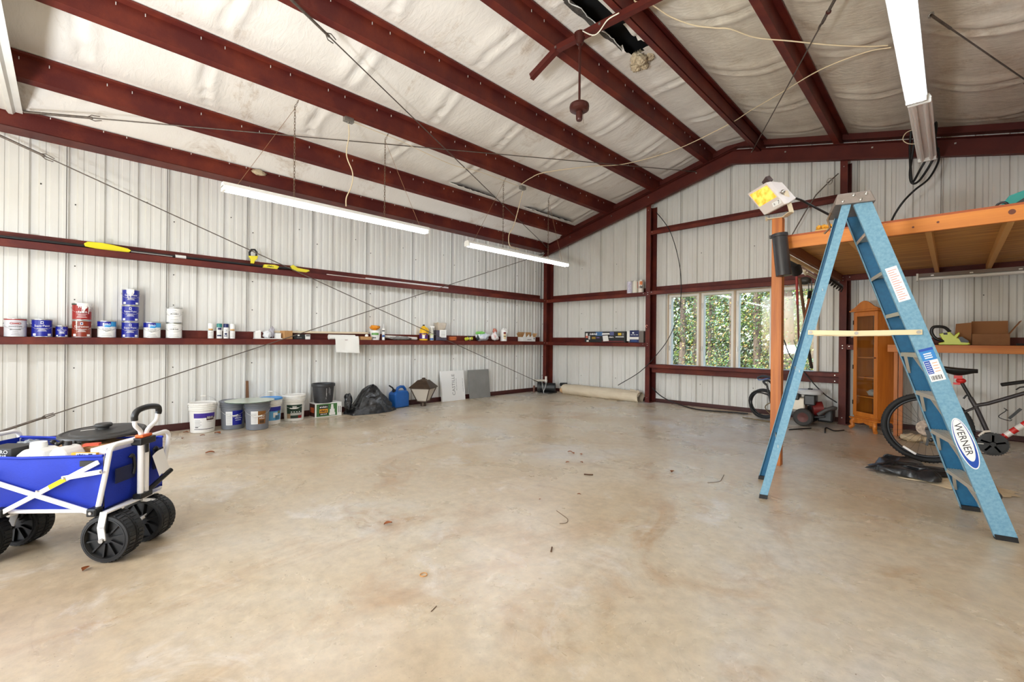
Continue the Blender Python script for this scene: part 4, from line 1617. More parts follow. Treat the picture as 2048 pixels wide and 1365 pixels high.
# ---- pole saw lying on the upper girt
UZ = 2.221
M_YEL = P_('tool_yellow', (226, 212, 26), .35)
M_TBLK = P_('tool_black', (24, 24, 26), .4)
root = thing('pole_saw', 'long pole saw with yellow ends lying on the upper girt', 'pole saw', (.12, -7.1, UZ))
MB().m(M_TBLK).cyl((.11, -9.3, UZ + .026), (.11, -6.2, UZ + .026), .018, 12).obj('pole', root)
mb = MB().m(M_YEL)
mb.prism([(-8.3, .018), (-8.31, .05), (-8.28, .075), (-8.16, .082), (-8.05, .07), (-7.93, .05), (-7.9, .03), (-7.92, .005), (-8.1, .0), (-8.2, .004)], -.03, (.165, 0, UZ), (0, 1, 0), (0, 0, 1))
mb.obj('blade_cover', root, bevel=.004)
MB().m(M_TIN).cyl((.15, -7.9, UZ + .018), (.15, -7.5, UZ + .016), .008, 8).obj('blade', root)
for y in (-7.41,):
    MB().m(M_WHITE).cyl((.11, y - .055, UZ + .026), (.11, y + .055, UZ + .026), .026, 16).obj('sleeve', root)
mb = MB().m(M_TBLK)
mb.tube([(.13, -6.62, UZ + .15), (.13, -6.625, UZ + .2), (.13, -6.6, UZ + .245), (.13, -6.56, UZ + .25), (.13, -6.535, UZ + .22), (.13, -6.54, UZ + .15)], .014, 10)
mb.obj('handle', root)
mb = MB().m(M_YEL)
mb.prism([(-6.64, .15), (-6.52, .165), (-6.53, .12), (-6.56, .09), (-6.57, .05), (-6.61, .05), (-6.61, .1)], -.035, (.15, 0, UZ), (0, 1, 0), (0, 0, 1))
mb.obj('handle_mount', root, bevel=.004)
mb = MB().m(M_YEL)
mb.prism([(-6.46, .0), (-6.44, .055), (-6.3, .065), (-6.24, .05), (-6.27, .0)], -.06, (.16, 0, UZ), (0, 1, 0), (0, 0, 1))
mb.obj('motor_housing', root, bevel=.006)
mb = MB().m(M_TXTK).marks(.02, (.1603, -6.36, UZ + .025), (0, 1, 0), (0, 0, 1), .09, 5)
mb.obj('lettering', root)
mb = MB().m(M_YEL)
mb.prism([(-6.08, .07), (-6.05, .1), (-5.98, .06), (-5.82, .05), (-5.8, .035), (-5.86, .005), (-6.0, .0), (-6.06, .03)], -.05, (.16, 0, UZ), (0, 1, 0), (0, 0, 1))
mb.obj('battery_end', root, bevel=.006)
MB().m(M_TBLK).cyl((.12, -6.26, UZ + .03), (.12, -6.03, UZ + .045), .02, 12).obj('grip', root)
tag(MB().m(P_('white_stick', (226, 214, 204), .5)).tube([(.17, -5.55, UZ + .0085), (.14, -4.7, UZ + .0085), (.12, -3.7, UZ + .0085)], .008, 8).obj('wooden_dowel'), 'thin pale dowel lying on the upper girt beyond the yellow tool', 'dowel')
tag(MB().m(P_('white_strip', (236, 234, 230), .4)).bar((.08, -4.85, UZ + .022), (.08, -3.1, UZ + .022), .004, .04).obj('white_strip'), 'flat white strip lying behind the pale dowel on the upper girt', 'strip')

# ---- back wall: three tall cans, long black carton, navy carton
for i, (x, lb) in enumerate(((2.40, 'tall pale can with violet print, left one of three on the upper back girt'), (2.525, 'tall plain pale can in the middle of three on the upper back girt'), (2.655, 'tall can with black print by the column, right one of three'))):
    root = thing('tall_can', lb, 'can', (x, -.15, 2.2155), 0, 'tall cans on the upper back girt')
    T = Matrix.Translation((x, -.15, 2.2155)) @ Matrix.Rotation(face_ang(x, -.15), 4, 'Z')
    mb = MB().m((P_('can_violet_white', (214, 210, 226), .35), P_('can_cream', (226, 222, 210), .35), P_('can_pale', (228, 218, 208), .35))[i])
    mb.M = T
    mb.lathe([(.058, .003), (.058, .25)], 24)
    mb.obj('body', root)
    mb = MB().m(M_TIN)
    mb.M = T
    mb.lathe([(.0595, 0), (.0595, .006), (.058, .007)], 24)
    mb.lathe([(.058, .248), (.06, .25), (.06, .258), (.05, .259), (.048, .254), (0, .254)], 24)
    mb.obj('rim', root)
    mb = MB()
    mb.M = T
    if i == 0:
        mb.m(P_('print_violet', (110, 110, 170), .5))
        for k in range(6):
            mb.wrap(.058, .04 + .03 * k, .05 + .03 * k, -.5 + .1 * (k % 3), .1 + .15 * (k % 2), 5)
    elif i == 1:
        mb.m(P_('print_pink', (222, 160, 150), .5)).wrap(.058, .1, .23, .7, 1.3, 5)
    else:
        mb.m(M_TXTK).wrapmarks(.058, .09, .055, 0, .08, 4)
        mb.m(P_('print_orange', (226, 130, 70), .5)).wrap(.058, .16, .23, -.5, .5, 6)
    mb.obj('label', root)
GZ = 1.1955
root = thing('long_black_carton', 'long black printed carton with a white price tag on the back girt', 'box', (1.85, -.16, GZ))
MB().m(P_('carton_black', (30, 30, 32), .5)).bb((1.33, -.235, GZ), (2.36, -.09, GZ + .232)).obj('carton', root, bevel=.002)
mb = MB()
yf = -.2355


def pan(mb, m_, x0, x1, z0, z1, dy=0):
    mb.m(m_).add([(x0, yf - dy, GZ + z0), (x1, yf - dy, GZ + z0), (x1, yf - dy, GZ + z1), (x0, yf - dy, GZ + z1)], [(0, 1, 2, 3)])


pan(mb, M_WHITE, 1.36, 1.41, .14, .2)
pan(mb, P_('print_coral', (206, 110, 90), .5), 1.355, 1.415, .09, .14)
pan(mb, P_('print_lightgrey', (200, 196, 190), .5), 1.43, 1.475, .06, .14)
pan(mb, M_WHITE, 1.38, 1.44, .01, .045)
pan(mb, P_('print_steelblue', (70, 110, 160), .5), 1.62, 1.8, .14, .228)
pan(mb, P_('print_olive', (150, 120, 40), .5), 1.52, 1.62, .07, .12)
pan(mb, P_('print_mauve', (120, 96, 150), .5), 1.64, 1.72, .09, .11)
pan(mb, P_('print_maroon', (120, 26, 30), .5), 1.78, 2.32, .015, .03)
pan(mb, P_('print_yellow', (222, 186, 60), .5), 2.18, 2.26, .15, .2)
pan(mb, M_TXTG, 2.28, 2.32, .14, .2)
pan(mb, M_TXTW, 2.12, 2.32, .11, .125)
pan(mb, P_('print_slate', (86, 92, 140), .5), 1.98, 2.08, .15, .225)
mb.m(M_TXTW).marks(.04, (1.56, yf, GZ + .16), (1, 0, 0), (0, 0, 1), .2, 8)
mb.m(M_TXTW).marks(.025, (2.02, yf, GZ + .1), (1, 0, 0), (0, 0, 1), .12, 5)
mb.obj('label', root)
mb = MB().m(M_WHITE)
mb.add([(1.8, yf - .003, GZ + .14), (1.93, yf - .004, GZ + .15), (1.96, yf - .005, GZ + .03), (1.82, yf - .004, GZ + .02)], [(0, 1, 2, 3)])
mb.add([(1.78, yf - .002, GZ + .16), (1.98, yf - .002, GZ + .17), (1.97, yf - .002, GZ + .2), (1.79, yf - .002, GZ + .2)], [(0, 1, 2, 3)])
mb.obj('price_tag', root)
root = thing('navy_carton', 'navy and white carton beside the column on the back girt', 'box', (2.56, -.16, GZ))
MB().m(P_('carton_grey', (112, 104, 98), .6)).bb((2.42, -.225, GZ), (2.76, -.06, GZ + .235)).obj('carton', root, bevel=.003)
mb = MB()
yf = -.2265
pan(mb, P_('label_navy', (26, 38, 88), .45), 2.45, 2.66, .0, .25)
pan(mb, M_WHITE, 2.385, 2.45, .03, .235)
pan(mb, M_WHITE, 2.452, 2.655, .065, .115, .001)
pan(mb, M_TXTW, 2.51, 2.55, .185, .215, .001)
for k in range(3):
    pan(mb, M_TXTW, 2.475 + .06 * k, 2.52 + .06 * k, .155, .165, .001)
pan(mb, P_('print_blue3', (60, 110, 180), .4), 2.48, 2.62, .03, .04, .001)
mb.obj('label', root)
# coat hook on the column
mb = MB().m(P_('hook_salmon', (222, 150, 130), .4))
c = at(1294, 653, 'Y', -.262)
mb.tube([c + V((.02 * cos(a), -.012, .025 * sin(a))) for a in [2 * pi * k / 10 for k in range(9)]], .006, 6)
tag(mb.obj('wall_hook'), 'small salmon coloured hook on the column left of the window', 'hook')
# ================================================================== buckets and boxes along the left wall
M_BWHITE = P_('bucket_white', (232, 230, 224), .4)
M_BGREY = P_('bucket_grey', (118, 121, 128), .45)


def bucket(x, y, label, m, deco, lid=None, bail='down', h=.375, r=.148, open_=False, a_off=0.0, bail_ang=None):
    root = thing('bucket', label, 'bucket', (x, y, 0), 0, 'five gallon buckets by the left wall')
    fa = face_ang(x, y) + a_off
    T = Matrix.Translation((x, y, .001)) @ Matrix.Rotation(fa, 4, 'Z')

    def mk(mm=None):
        q = MB()
        q.M = T
        if mm:
            q.m(mm)
        return q
    r0 = r * .88
    mb = mk(m)
    z1 = h * .74

    def rz(z):
        return r0 + (r - r0) * z / h
    prof = [(r0 - .006, 0), (r0, .004), (rz(z1), z1)]
    for k in range(3):
        z = z1 + .004 + k * (h - z1 - .03) / 3
        prof += [(rz(z) + .001, z), (rz(z) + .010, z + .004), (rz(z) + .010, z + .010), (rz(z) + .001, z + .015)]
    prof += [(r + .002, h - .02), (r + .004, h - (0 if open_ else .015))]
    if open_:
        prof += [(r - .002, h), (r - .006, h - .01), (r0 - .004, .02), (0, .02)]
    mb.lathe(prof, 36)
    mb.obj('pail', root)
    if not open_:
        mb = mk(lid or m)
        mb.lathe([(r + .006, h - .024), (r + .010, h - .018), (r + .010, h - .004), (r + .004, h + .002), (r - .006, h + .002), (r - .010, h - .006), (r - .03, h - .004), (0, h - .004)], 36)
        for k in range(18):
            a = 2 * pi * k / 18
            mb.box(((r + .010) * cos(a), (r + .010) * sin(a), h - .012), (.006, .02, .016), Matrix.Rotation(a, 3, 'Z'))
        mb.obj('lid', root)
    mb = mk()
    deco(mb, rz, h)
    if mb.v:
        mb.obj('label', root)
    R = r + .012
    if bail == 'up':
        pts = [V((-.01 + .05 * sin(a), -R * cos(a), h * .85 + .145 * sin(a))) for a in [pi * k / 18 for k in range(19)]]
    else:
        pts = [V((.01 + R * 1.0 * sin(a), -R * cos(a), h * .85 - .13 * sin(a))) for a in [pi * k / 18 for k in range(19)]]
    mk(M_TIN).tube(pts, .0024, 6).obj('handle', root)
    mk(M_BWHITE).tube(pts[8:11] if bail == 'up' else pts[7:12], .0075, 10).obj('grip', root)
    return root


def wrapr(mb, rz, z0, z1, a0, a1, m, lift=.0008, n=10):
    mb.m(m)
    vs = []
    for i in range(n + 1):
        a = a0 + (a1 - a0) * i / n
        vs += [((rz(z0) + lift) * cos(a), (rz(z0) + lift) * sin(a), z0), ((rz(z1) + lift) * cos(a), (rz(z1) + lift) * sin(a), z1)]
    mb.add(vs, [(2 * i, 2 * i + 2, 2 * i + 3, 2 * i + 1) for i in range(n)])


def wtext(mb, s, h, rz, z, a, w, m, lift=.0016):
    mb.m(m).wraptext(s, h, rz(z), z, a, w, lift)


def d1(mb, rz, h):
    wrapr(mb, rz, .035, .255, -.72, 1.05, M_WHITE)
    wrapr(mb, rz, .19, .25, -.72, 1.05, P_('label_violet', (60, 36, 140), .4), .0014)
    wrapr(mb, rz, .16, .205, .28, .95, P_('label_dark_brown', (70, 44, 36), .4), .002)
    wtext(mb, 'BEHR', .028, rz, .178, .58, .07, M_TXTW, .0045)
    wrapr(mb, rz, .045, .052, -.7, 1.02, M_TXTK, .0016)
    for k in range(5):
        wrapr(mb, rz, .085 + .018 * k, .089 + .018 * k, -.62, -.2 + .1 * (k % 2), M_TXTG, .0016, 5)
        if k > 2:
            wrapr(mb, rz, .085 + .018 * k, .089 + .018 * k, .3, .75, M_TXTG, .0016, 5)
    wrapr(mb, rz, .068, .078, -.62, -.35, M_TXTK, .0016, 4)


def d2(mb, rz, h):
    wrapr(mb, rz, .06, .24, -.62, -.05, M_WHITE)
    for k in range(9):
        wrapr(mb, rz, .075 + .017 * k, .078 + .017 * k, -.56, -.15, M_TXTG, .0014, 4)
    wrapr(mb, rz, .06, .25, -.05, .85, M_BLUE)
    wtext(mb, 'Super', .034, rz, .165, .35, .1, M_TXTW)
    wrapr(mb, rz, .145, .153, .15, .75, M_TXTW, .0014, 5)
    wrapr(mb, rz, .12, .126, .2, .7, M_TXTW, .0014, 5)


def d3(mb, rz, h):
    wrapr(mb, rz, .08, .25, -.55, .05, M_WHITE)
    for k in range(8):
        wrapr(mb, rz, .095 + .017 * k, .098 + .017 * k, -.5, -.05, M_TXTG, .0014, 4)
    wrapr(mb, rz, .08, .25, .05, .75, P_('label_bronze', (134, 88, 40), .4))
    wtext(mb, 'Super', .03, rz, .17, .38, .085, M_TXTW)
    wrapr(mb, rz, .15, .156, .15, .65, M_TXTW, .0014, 5)
    wrapr(mb, rz, .09, .13, .2, .6, P_('label_dark_bronze', (74, 50, 30), .4), .0014, 5)


def d4(mb, rz, h):
    wrapr(mb, rz, .19, .25, -.1, 1.25, M_BLUE)
    wrapr(mb, rz, .06, .19, -.1, 1.25, P_('label_sky', (96, 170, 220), .4))
    wrapr(mb, rz, .1, .17, .3, .75, M_WHITE, .0014, 5)
    wrapr(mb, rz, .07, .13, .5, 1.0, P_('label_teal', (60, 110, 140), .4), .002, 5)
    wrapr(mb, rz, .15, .19, .75, 1.1, P_('label_olive2', (110, 120, 80), .4), .002, 5)


def d5(mb, rz, h):
    wrapr(mb, rz, .04, .24, -.75, .85, P_('label_forest', (22, 52, 36), .4))
    wrapr(mb, rz, .04, .08, .42, .85, M_RED, .0014, 5)
    wrapr(mb, rz, .04, .11, -.72, -.35, P_('label_photo', (170, 140, 110), .4), .0014, 5)
    wrapr(mb, rz, .085, .12, -.35, .8, P_('label_silver', (190, 190, 184), .4), .0014, 8)
    wrapr(mb, rz, .18, .22, -.15, .25, P_('label_silver', (190, 190, 184), .4), .0014, 5)
    for k in range(4):
        wrapr(mb, rz, .13, .142, -.3 + .26 * k, -.18 + .26 * k, M_TXTW, .0014, 3)
    wrapr(mb, rz, .045, .06, -.3, .35, M_TXTK, .0016, 5)


bucket(.335, -7.195, 'white bucket with violet banded label and raised wire handle', M_BWHITE, d1, bail='up')
bucket(.345, -6.858, 'grey bucket with blue label behind the glass tabletop', M_BGREY, d2, bail='down')
bucket(.60, -6.635, 'grey bucket with bronze label holding up the glass tabletop', M_BGREY, d3, bail='down')
bucket(.33, -6.40, 'white bucket with blue rim and sky blue label, half hidden by the grey bucket', M_BWHITE, d4, lid=P_('lid_blue', (70, 150, 220), .4), bail='up', h=.37)
bucket(.24, -6.045, 'white lidded bucket with dark green label', M_BWHITE, d5, bail='down')
root = thing('glass_tabletop', 'round frosted glass tabletop resting on the grey buckets', 'tabletop', (.6, -6.74, .38))
mb = MB().m(P_('frosted_glass', (196, 206, 190), .25)).lathe([(.0, 0), (.285, 0), (.29, .004), (.285, .008), (0, .008)], 48, (.585, -6.72, .3785))
mb.obj('disc', root)
mb = MB().m(P_('glass_edge', (60, 90, 70), .2)).lathe([(.2885, .001), (.2915, .004), (.2885, .007)], 48, (.585, -6.72, .3785))
mb.obj('edge', root)
tag(MB().m(mat('brown_stick', (132, 92, 58), .6, col2=(96, 62, 38), scale=14, amt=1, stretch=(1, 1, .2))).bar((.13, -6.62, .0), (.045, -6.62, .6), .035, .022, (1, 0, 0)).obj('wooden_stake', bevel=.004), 'brown wooden stake leaning on the wall behind the buckets', 'stake')
# firewood style printed carton with the black pot on top
root = thing('printed_carton', 'green and white printed carton under the black pot', 'box', (.2, -5.56, 0))
x0, x1, y0, y1, zt = .07, .3, -5.76, -5.345, .215
MB().m(M_WHITE).bb((x0, y0, .001), (x1, y1, zt)).obj('carton', root, bevel=.003)
mb = MB()


def fx(m_, a, c, z0, z1, d=.0006):
    mb.m(m_).add([(x1 + d, a, z0), (x1 + d, c, z0), (x1 + d, c, z1), (x1 + d, a, z1)], [(0, 1, 2, 3)])


fx(P_('carton_green', (62, 110, 58), .5), y0 + .02, y1 - .075, .012, zt - .012)
fx(P_('carton_black2', (36, 34, 28), .5), y0 + .06, y0 + .2, .03, .185, .0012)
fx(P_('carton_amber', (214, 150, 40), .5), y0 + .065, y0 + .195, .065, .125, .0018)
mb.m(M_TXTW).marks(.022, (x1 + .0015, y0 + .13, .145), (0, 1, 0), (0, 0, 1), .12, 7)
mb.m(P_('carton_ink', (60, 40, 20), .5)).marks(.036, (x1 + .002, y0 + .13, .077), (0, 1, 0), (0, 0, 1), .11, 5)
mb.m(M_TXTW).marks(.013, (x1 + .0015, y0 + .13, .04), (0, 1, 0), (0, 0, 1), .1, 6)
# plain pale figure-like splash
for z0, z1, a, c in ((.02, .06, .215, .31), (.06, .115, .225, .3), (.115, .15, .24, .285), (.15, .19, .245, .28)):
    fx(M_WHITE, y0 + a, y0 + c, z0, z1, .0012)
fx(M_TXTG, y1 - .055, y1 - .045, .05, .15, .0008)
fx(M_TXTG, y1 - .03, y1 - .018, .05, .15, .0008)
mb.m(P_('carton_dark_end', (66, 26, 18), .5)).add([(x0 + .01, y0 - .0008, .01), (x1 - .01, y0 - .0008, .01), (x1 - .01, y0 - .0008, zt - .01), (x0 + .01, y0 - .0008, zt - .01)], [(0, 1, 2, 3)])
mb.m(P_('carton_orange', (190, 84, 40), .5)).add([(x0 + .05, y0 - .0014, .07), (x1 - .04, y0 - .0014, .07), (x1 - .04, y0 - .0014, .15), (x0 + .05, y0 - .0014, .15)], [(0, 1, 2, 3)])
mb.obj('label', root)
root = thing('black_pot', 'black plastic nursery pot with white drips on the printed carton', 'pot', (.18, -5.58, .216))
T = Matrix.Translation((.185, -5.59, .2165)) @ Matrix.Rotation(face_ang(.18, -5.58), 4, 'Z')
mb = MB().m(P_('pot_black', (34, 34, 36), .45, col2=(58, 58, 60), scale=8, amt=1))
mb.M = T
mb.lathe([(.13, 0), (.135, .005), (.158, .25), (.168, .252), (.172, .262), (.172, .292), (.166, .298), (.158, .292), (.152, .24), (.13, .03), (0, .03)], 36)
mb.obj('pot', root)
mb = MB()
mb.M = T
for a, z0, z1 in ((.28, .12, .23), (.3, .1, .16), (.55, .15, .24), (.68, .12, .22), (.26, .06, .09)):
    mb.m(P_('grey_drip', (190, 190, 190), .5))
    vs = []
    wrapr(mb, lambda z: .135 + .023 * z / .25, z0, z1, a, a + .03, P_('grey_drip', (190, 190, 190), .5), .0012, 2)
mb.obj('paint_drip', root)
# bin bag
root = thing('bin_bag', 'slumped shiny black plastic bin bag by the left wall', 'bag', (.4, -4.9, 0))
M_BAG = mat('black_bag_film', (20, 20, 22), .22, bump=1.0, bscale=26, spec=.7)


def bagf(u, v):
    a = 2 * pi * u
    t = v
    ca, sa = cos(a), sin(a)
    k = 1 + .22 * noise.noise(V((ca * 1.6, sa * 1.6, t * 2.2))) + .10 * noise.noise(V((ca * 5, sa * 5, t * 6)))
    R = (1 - t ** 1.7) ** .62 if t < 1 else 0
    y = -4.87 + .40 * k * R * sa + .10 * t
    x = .34 + .24 * k * R * ca - .12 * t
    z = .44 * t + .035 * noise.noise(V((ca * 3, sa * 3, t * 5 + 9))) * (1 if t > .03 else 0)
    q = 1 - .45 * math.exp(-((y + 5.15) / .09) ** 2) * min(1, t * 2)
    if y > -4.75:
        q *= max(.42, 1 - (y + 4.75) * 1.6)
    return V((max(.055, x), y, max(0.002, z * q)))


mb = MB().m(M_BAG)
mb.grid(bagf, 90, 40)
mb.obj('bag', root)
mb = MB().m(M_BAG)
crumple(mb, (.3, -5.24, .20), .06, .06, .13, 12, 3, 4)
mb.obj('knot', root)
# blue fuel can
root = thing('fuel_can', 'blue plastic fuel can with a black spout', 'fuel can', (.19, -4.17, 0))
M_FUEL = P_('fuel_blue', (24, 96, 176), .38, col2=(18, 74, 140), scale=5, amt=1)
T = Matrix.Translation((.17, -4.24, .001)) @ Matrix.Rotation(.2, 4, 'Z')
mb = MB().m(M_FUEL)
mb.M = T
mb.prism([(-.15, 0), (.15, 0), (.165, .02), (.165, .24), (.14, .28), (.12, .3), (-.1, .3), (-.15, .27), (-.165, .24), (-.165, .02)], -.19, (.095, 0, 0), (0, 1, 0), (0, 0, 1))
mb.obj('body', root, bevel=.025)
mb = MB().m(M_FUEL)
mb.M = T
mb.tube([(0, -.06, .29), (0, -.03, .345), (0, .03, .365), (0, .1, .36), (0, .145, .31), (0, .15, .26)], .026, 10)
mb.obj('handle', root)
mb = MB().m(P_('fuel_black', (24, 24, 26), .5))
mb.M = T
mb.cyl((0, -.11, .285), (0, -.125, .325), .03, 14)
mb.obj('cap', root)
mb = MB().m(P_('fuel_black', (24, 24, 26), .5))
mb.M = T
mb.tube([(0, -.125, .32), (0, -.15, .36), (0, -.21, .395), (0, -.225, .405)], [.016, .014, .012, .012], 10)
mb.obj('spout', root)
mb = MB().m(P_('dirty_base', (66, 70, 74), .7))
mb.M = T
mb.bb((-.092, -.155, .0), (.0955, .155, .012))
mb.obj('base', root)
# post lantern
root = thing('post_lantern', 'bronze post lantern with clouded glass standing on the floor', 'lantern', (.305, -3.85, 0))
M_BRZ = mat('aged_bronze', (62, 48, 38), .45, .5, col2=(92, 74, 58), scale=10, amt=1)
cx, cy = .305, at(847, 790, 'X', .305).y
rot = .6


def lq(r, z):
    return [V((cx + r * cos(rot + pi / 4 + k * pi / 2), cy + r * sin(rot + pi / 4 + k * pi / 2), z)) for k in range(4)]


def frus(mb, r0, z0, r1, z1):
    a, b_ = lq(r0, z0), lq(r1, z1)
    mb.add(a + b_, [(0, 1, 5, 4), (1, 2, 6, 5), (2, 3, 7, 6), (3, 0, 4, 7), (3, 2, 1, 0), (4, 5, 6, 7)])


mb = MB().m(M_BRZ)
frus(mb, .285, .335, .29, .345)
frus(mb, .29, .345, .13, .465)
frus(mb, .13, .465, .12, .475)
frus(mb, .07, .475, .06, .49)
mb.obj('roof', root)
MB().m(M_BRZ).lathe([(.03, .49), (.035, .5), (.03, .515), (0, .52)], 12, (cx, cy, 0)).obj('finial', root)
mb = MB().m(M_BRZ)
for a, c in zip(lq(.255, .335), lq(.125, .09)):
    mb.bar(a, c, .012, .012)
pa, pb = lq(.25, .33), lq(.125, .09)
for k in range(4):
    mb.bar(pa[k], pa[(k + 1) % 4], .01, .016)
    mb.bar(pb[k], pb[(k + 1) % 4], .01, .016)
mb.obj('cage', root)
mb = MB().m(P_('clouded_glass', (200, 190, 176), .3))
frus(mb, .115, .095, .235, .325)
mb.obj('glass', root)
MB().m(M_BRZ).lathe([(.05, 0), (.052, .004), (.05, .06), (.075, .07), (.08, .092)], 16, (cx, cy, .001)).obj('post_collar', root)
# white tile carton and bare tile leaning on the wall


def lean(y0, y1, h, t, xb, tilt):
    T = Matrix.Translation((xb, 0, .001)) @ Matrix.Rotation(-tilt, 4, 'Y')
    return T


root = thing('tile_carton', 'white tile carton lettered along its face, leaning on the wall', 'box', (.15, -3.0, 0))
T = lean(0, 0, .6, .03, .135, .12)
mb = MB().m(M_WHITE)
mb.M = T
mb.bb((-.045, -3.255, 0), (0, -2.68, .6))
mb.obj('carton', root, bevel=.003)
mb = MB().m(M_TXTG)
mb.M = T
mb.text('CASTILLE', .07, (.0, -2.93, .32), (0, 0, 1), (0, -1, 0), .0008, wmax=.42)
mb.marks(.011, (.0, -2.885, .32), (0, 0, 1), (0, -1, 0), .24, 14)
mb.marks(.010, (.0, -2.72, .3), (0, 0, 1), (0, -1, 0), .28, 16)
mb.obj('lettering', root)
root = thing('floor_tile', 'plain grey stone tile leaning beside the white tile carton', 'tile', (.15, -2.3, 0))
mb = MB().m(mat('grey_tile', (136, 134, 130), .5, col2=(120, 118, 114), scale=5, amt=1))
mb.M = T
mb.bb((-.02, -2.56, 0), (-.006, -1.985, .595))
mb.obj('tile', root)
mb = MB().m(P_('tile_edge', (206, 204, 200), .5))
mb.M = T
mb.bb((-.021, -2.56, .595), (-.005, -1.985, .6))
mb.obj('edge', root)
# pump in the corner and the rolled canvas
root = thing('well_pump', 'small black pump with a white pipe stub in the back corner', 'pump', (.5, -.5, 0))
M_PBLK = P_('pump_black', (26, 28, 30), .45)
MB().m(M_PBLK).cyl((.33, -.565, .13), (.62, -.39, .13), .105, 24).obj('motor', root)
MB().m(P_('pump_dark', (52, 52, 50), .5, .3)).cyl((.27, -.6, .13), (.33, -.565, .13), .125, 24).obj('volute', root)
mb = MB().m(P_('white_pvc', (232, 226, 218), .4))
mb.cyl((.36, -.42, .22), (.36, -.42, .375), .026, 16).cyl((.36, -.42, .25), (.36, -.42, .29), .034, 16)
mb.obj('riser_pipe', root)
MB().m(P_('pale_flange', (206, 196, 180), .5)).cyl((.16, -.62, .275), (.35, -.44, .275), .026, 14).obj('inlet_pipe', root)
MB().m(P_('pipe_brown', (110, 74, 60), .6)).cyl((.2, -.66, .0), (.2, -.66, .16), .025, 12).obj('stand', root)
MB().m(M_PBLK).bb((.3, -.6, .001), (.6, -.3, .03)).obj('base', root)
for nm, pts in (('cord', [(.4, -.6, .22), (.46, -.64, .12), (.5, -.66, .01)]), ('cord', [(.36, -.5, .26), (.46, -.54, .25), (.5, -.6, .16), (.48, -.64, .05)])):
    MB().m(P_('grey_cord', (180, 178, 176), .5)).tube(spline(pts, 6), .008, 7).obj(nm, root)
MB().m(M_PBLK).cyl((.62, -.2, .19), (.78, -.16, .2), .04, 14).obj('pressure_switch', root)
for o_ in list(root.children):
    o_.location.x += 0.0
root = thing('rolled_canvas', 'long rolled beige canvas drop cloth lying against the back wall', 'canvas', (1.9, -.3, 0))
M_CANV = mat('beige_canvas', (222, 210, 188), .8, col2=(206, 190, 164), scale=4, amt=1, bump=.35, bscale=18)


def rc(u, v):
    a = 2 * pi * v
    x = .82 + 1.92 * u
    r = (.115 + .02 * sin(pi * u)) * (1 + .10 * noise.noise(V((u * 5, cos(a) * 1.4, sin(a) * 1.4))) + .05 * noise.noise(V((u * 16, cos(a) * 3, sin(a) * 3))))
    return V((x + .03 * noise.noise(V((u, cos(a), sin(a)))), -.30 + .06 * sin(3 * u) * 0 + 1.2 * r * cos(a) + (.02 - .08 * u * 0), max(.001, .105 + r * .98 * sin(a) - .02 * u)))


mb = MB().m(M_CANV)
mb.grid(rc, 70, 30)
mb.obj('roll', root)
mb = MB().m(M_CANV)


def rf(u, v):
    return V((2.5 + .24 * u + .02 * noise.noise(V((u * 4, v * 4, 1))), -.40 + .15 * v, .11 + .14 * v * (1 - .4 * u) + .03 * noise.noise(V((u * 5, v * 5, 7)))))


mb.grid(rf, 12, 10)
mb.obj('loose_fold', root)
mb = MB().m(P_('canvas_end', (196, 160, 120), .8))
crumple(mb, (.81, -.34, .09), .045, .1, .07, 12, 5, 4)
mb.obj('end_tuck', root)
# ================================================================== the folding wagon and what is in it
WC, WA = V((3.521, -8.464, 0)), radians(47.5)
wg = thing('folding_wagon', 'blue folding utility wagon with white tube frame and wide black wheels', 'wagon', WC, WA)
M_FAB = mat('wagon_blue_cloth', (4, 46, 176), .7, col2=(2, 36, 150), scale=5, amt=1, bump=.15, bscale=120)
M_FABIN = mat('wagon_navy_lining', (24, 40, 120), .7)
M_TUBEW = mat('wagon_white_tube', (240, 240, 242), .28, .05)
M_WBLK = mat('wagon_black_plastic', (14, 14, 15), .38)
M_TYRE = mat('wagon_tyre', (26, 27, 30), .5)
M_MESH = mat('wagon_mesh_pocket', (12, 20, 62), .7)
XF, XR, YH = .45, -.45, .21


def wob(name, mb, parent=wg, **k):
    return mb.obj(name, parent, local=True, **k)


# cloth tub: outer skin with a slight belly and sag, inner lining, floor
def side(y, xa, xb, zt, n=24):
    def fn(u, v):
        x = xa + (xb - xa) * u
        s = sin(pi * u)
        z0, z1 = .262, zt - .012 * s
        bel = .018 * s * sin(pi * v) + .006 * noise.noise(V((x * 6, v * 3, y * 9)))
        return V((x, y + math.copysign(bel, y), z0 + (z1 - z0) * v))
    return fn


for nm, y, zt in (('side_panel', -YH - .005, .565), ('side_panel', YH + .005, .575)):
    mb = MB().m(M_FAB)
    mb.grid(side(y, XR + .01, XF - .035, zt), 28, 8)
    wob(nm, mb)
for nm, x in (('end_panel', XF - .03), ('end_panel', XR + .01)):
    mb = MB().m(M_FAB)
    mb.grid(lambda u, v: V((x + .012 * sin(pi * u) * sin(pi * v) * (1 if x > 0 else -1), -YH + 2 * YH * u, .28 + (.575 - .28) * v)), 14, 8)
    wob(nm, mb)
mb = MB().m(M_FABIN)
mb.bb((XR + .02, -YH + .005, .262), (XF - .045, YH - .005, .27))
wob('tub_floor', mb)
mb = MB().m(M_FABIN)
mb.bb((XR + .02, -YH + .004, .27), (XF - .045, -YH + .007, .55)).bb((XR + .02, YH - .007, .27), (XF - .045, YH - .004, .565))
wob('lining', mb)
mb = MB().m(M_FAB)
mb.tube([(XR + .01, YH + .006, .575), (0, YH + .006, .563), (XF - .035, YH + .006, .575)], .008, 6)
wob('hem', mb)
mb = MB().m(M_FAB)
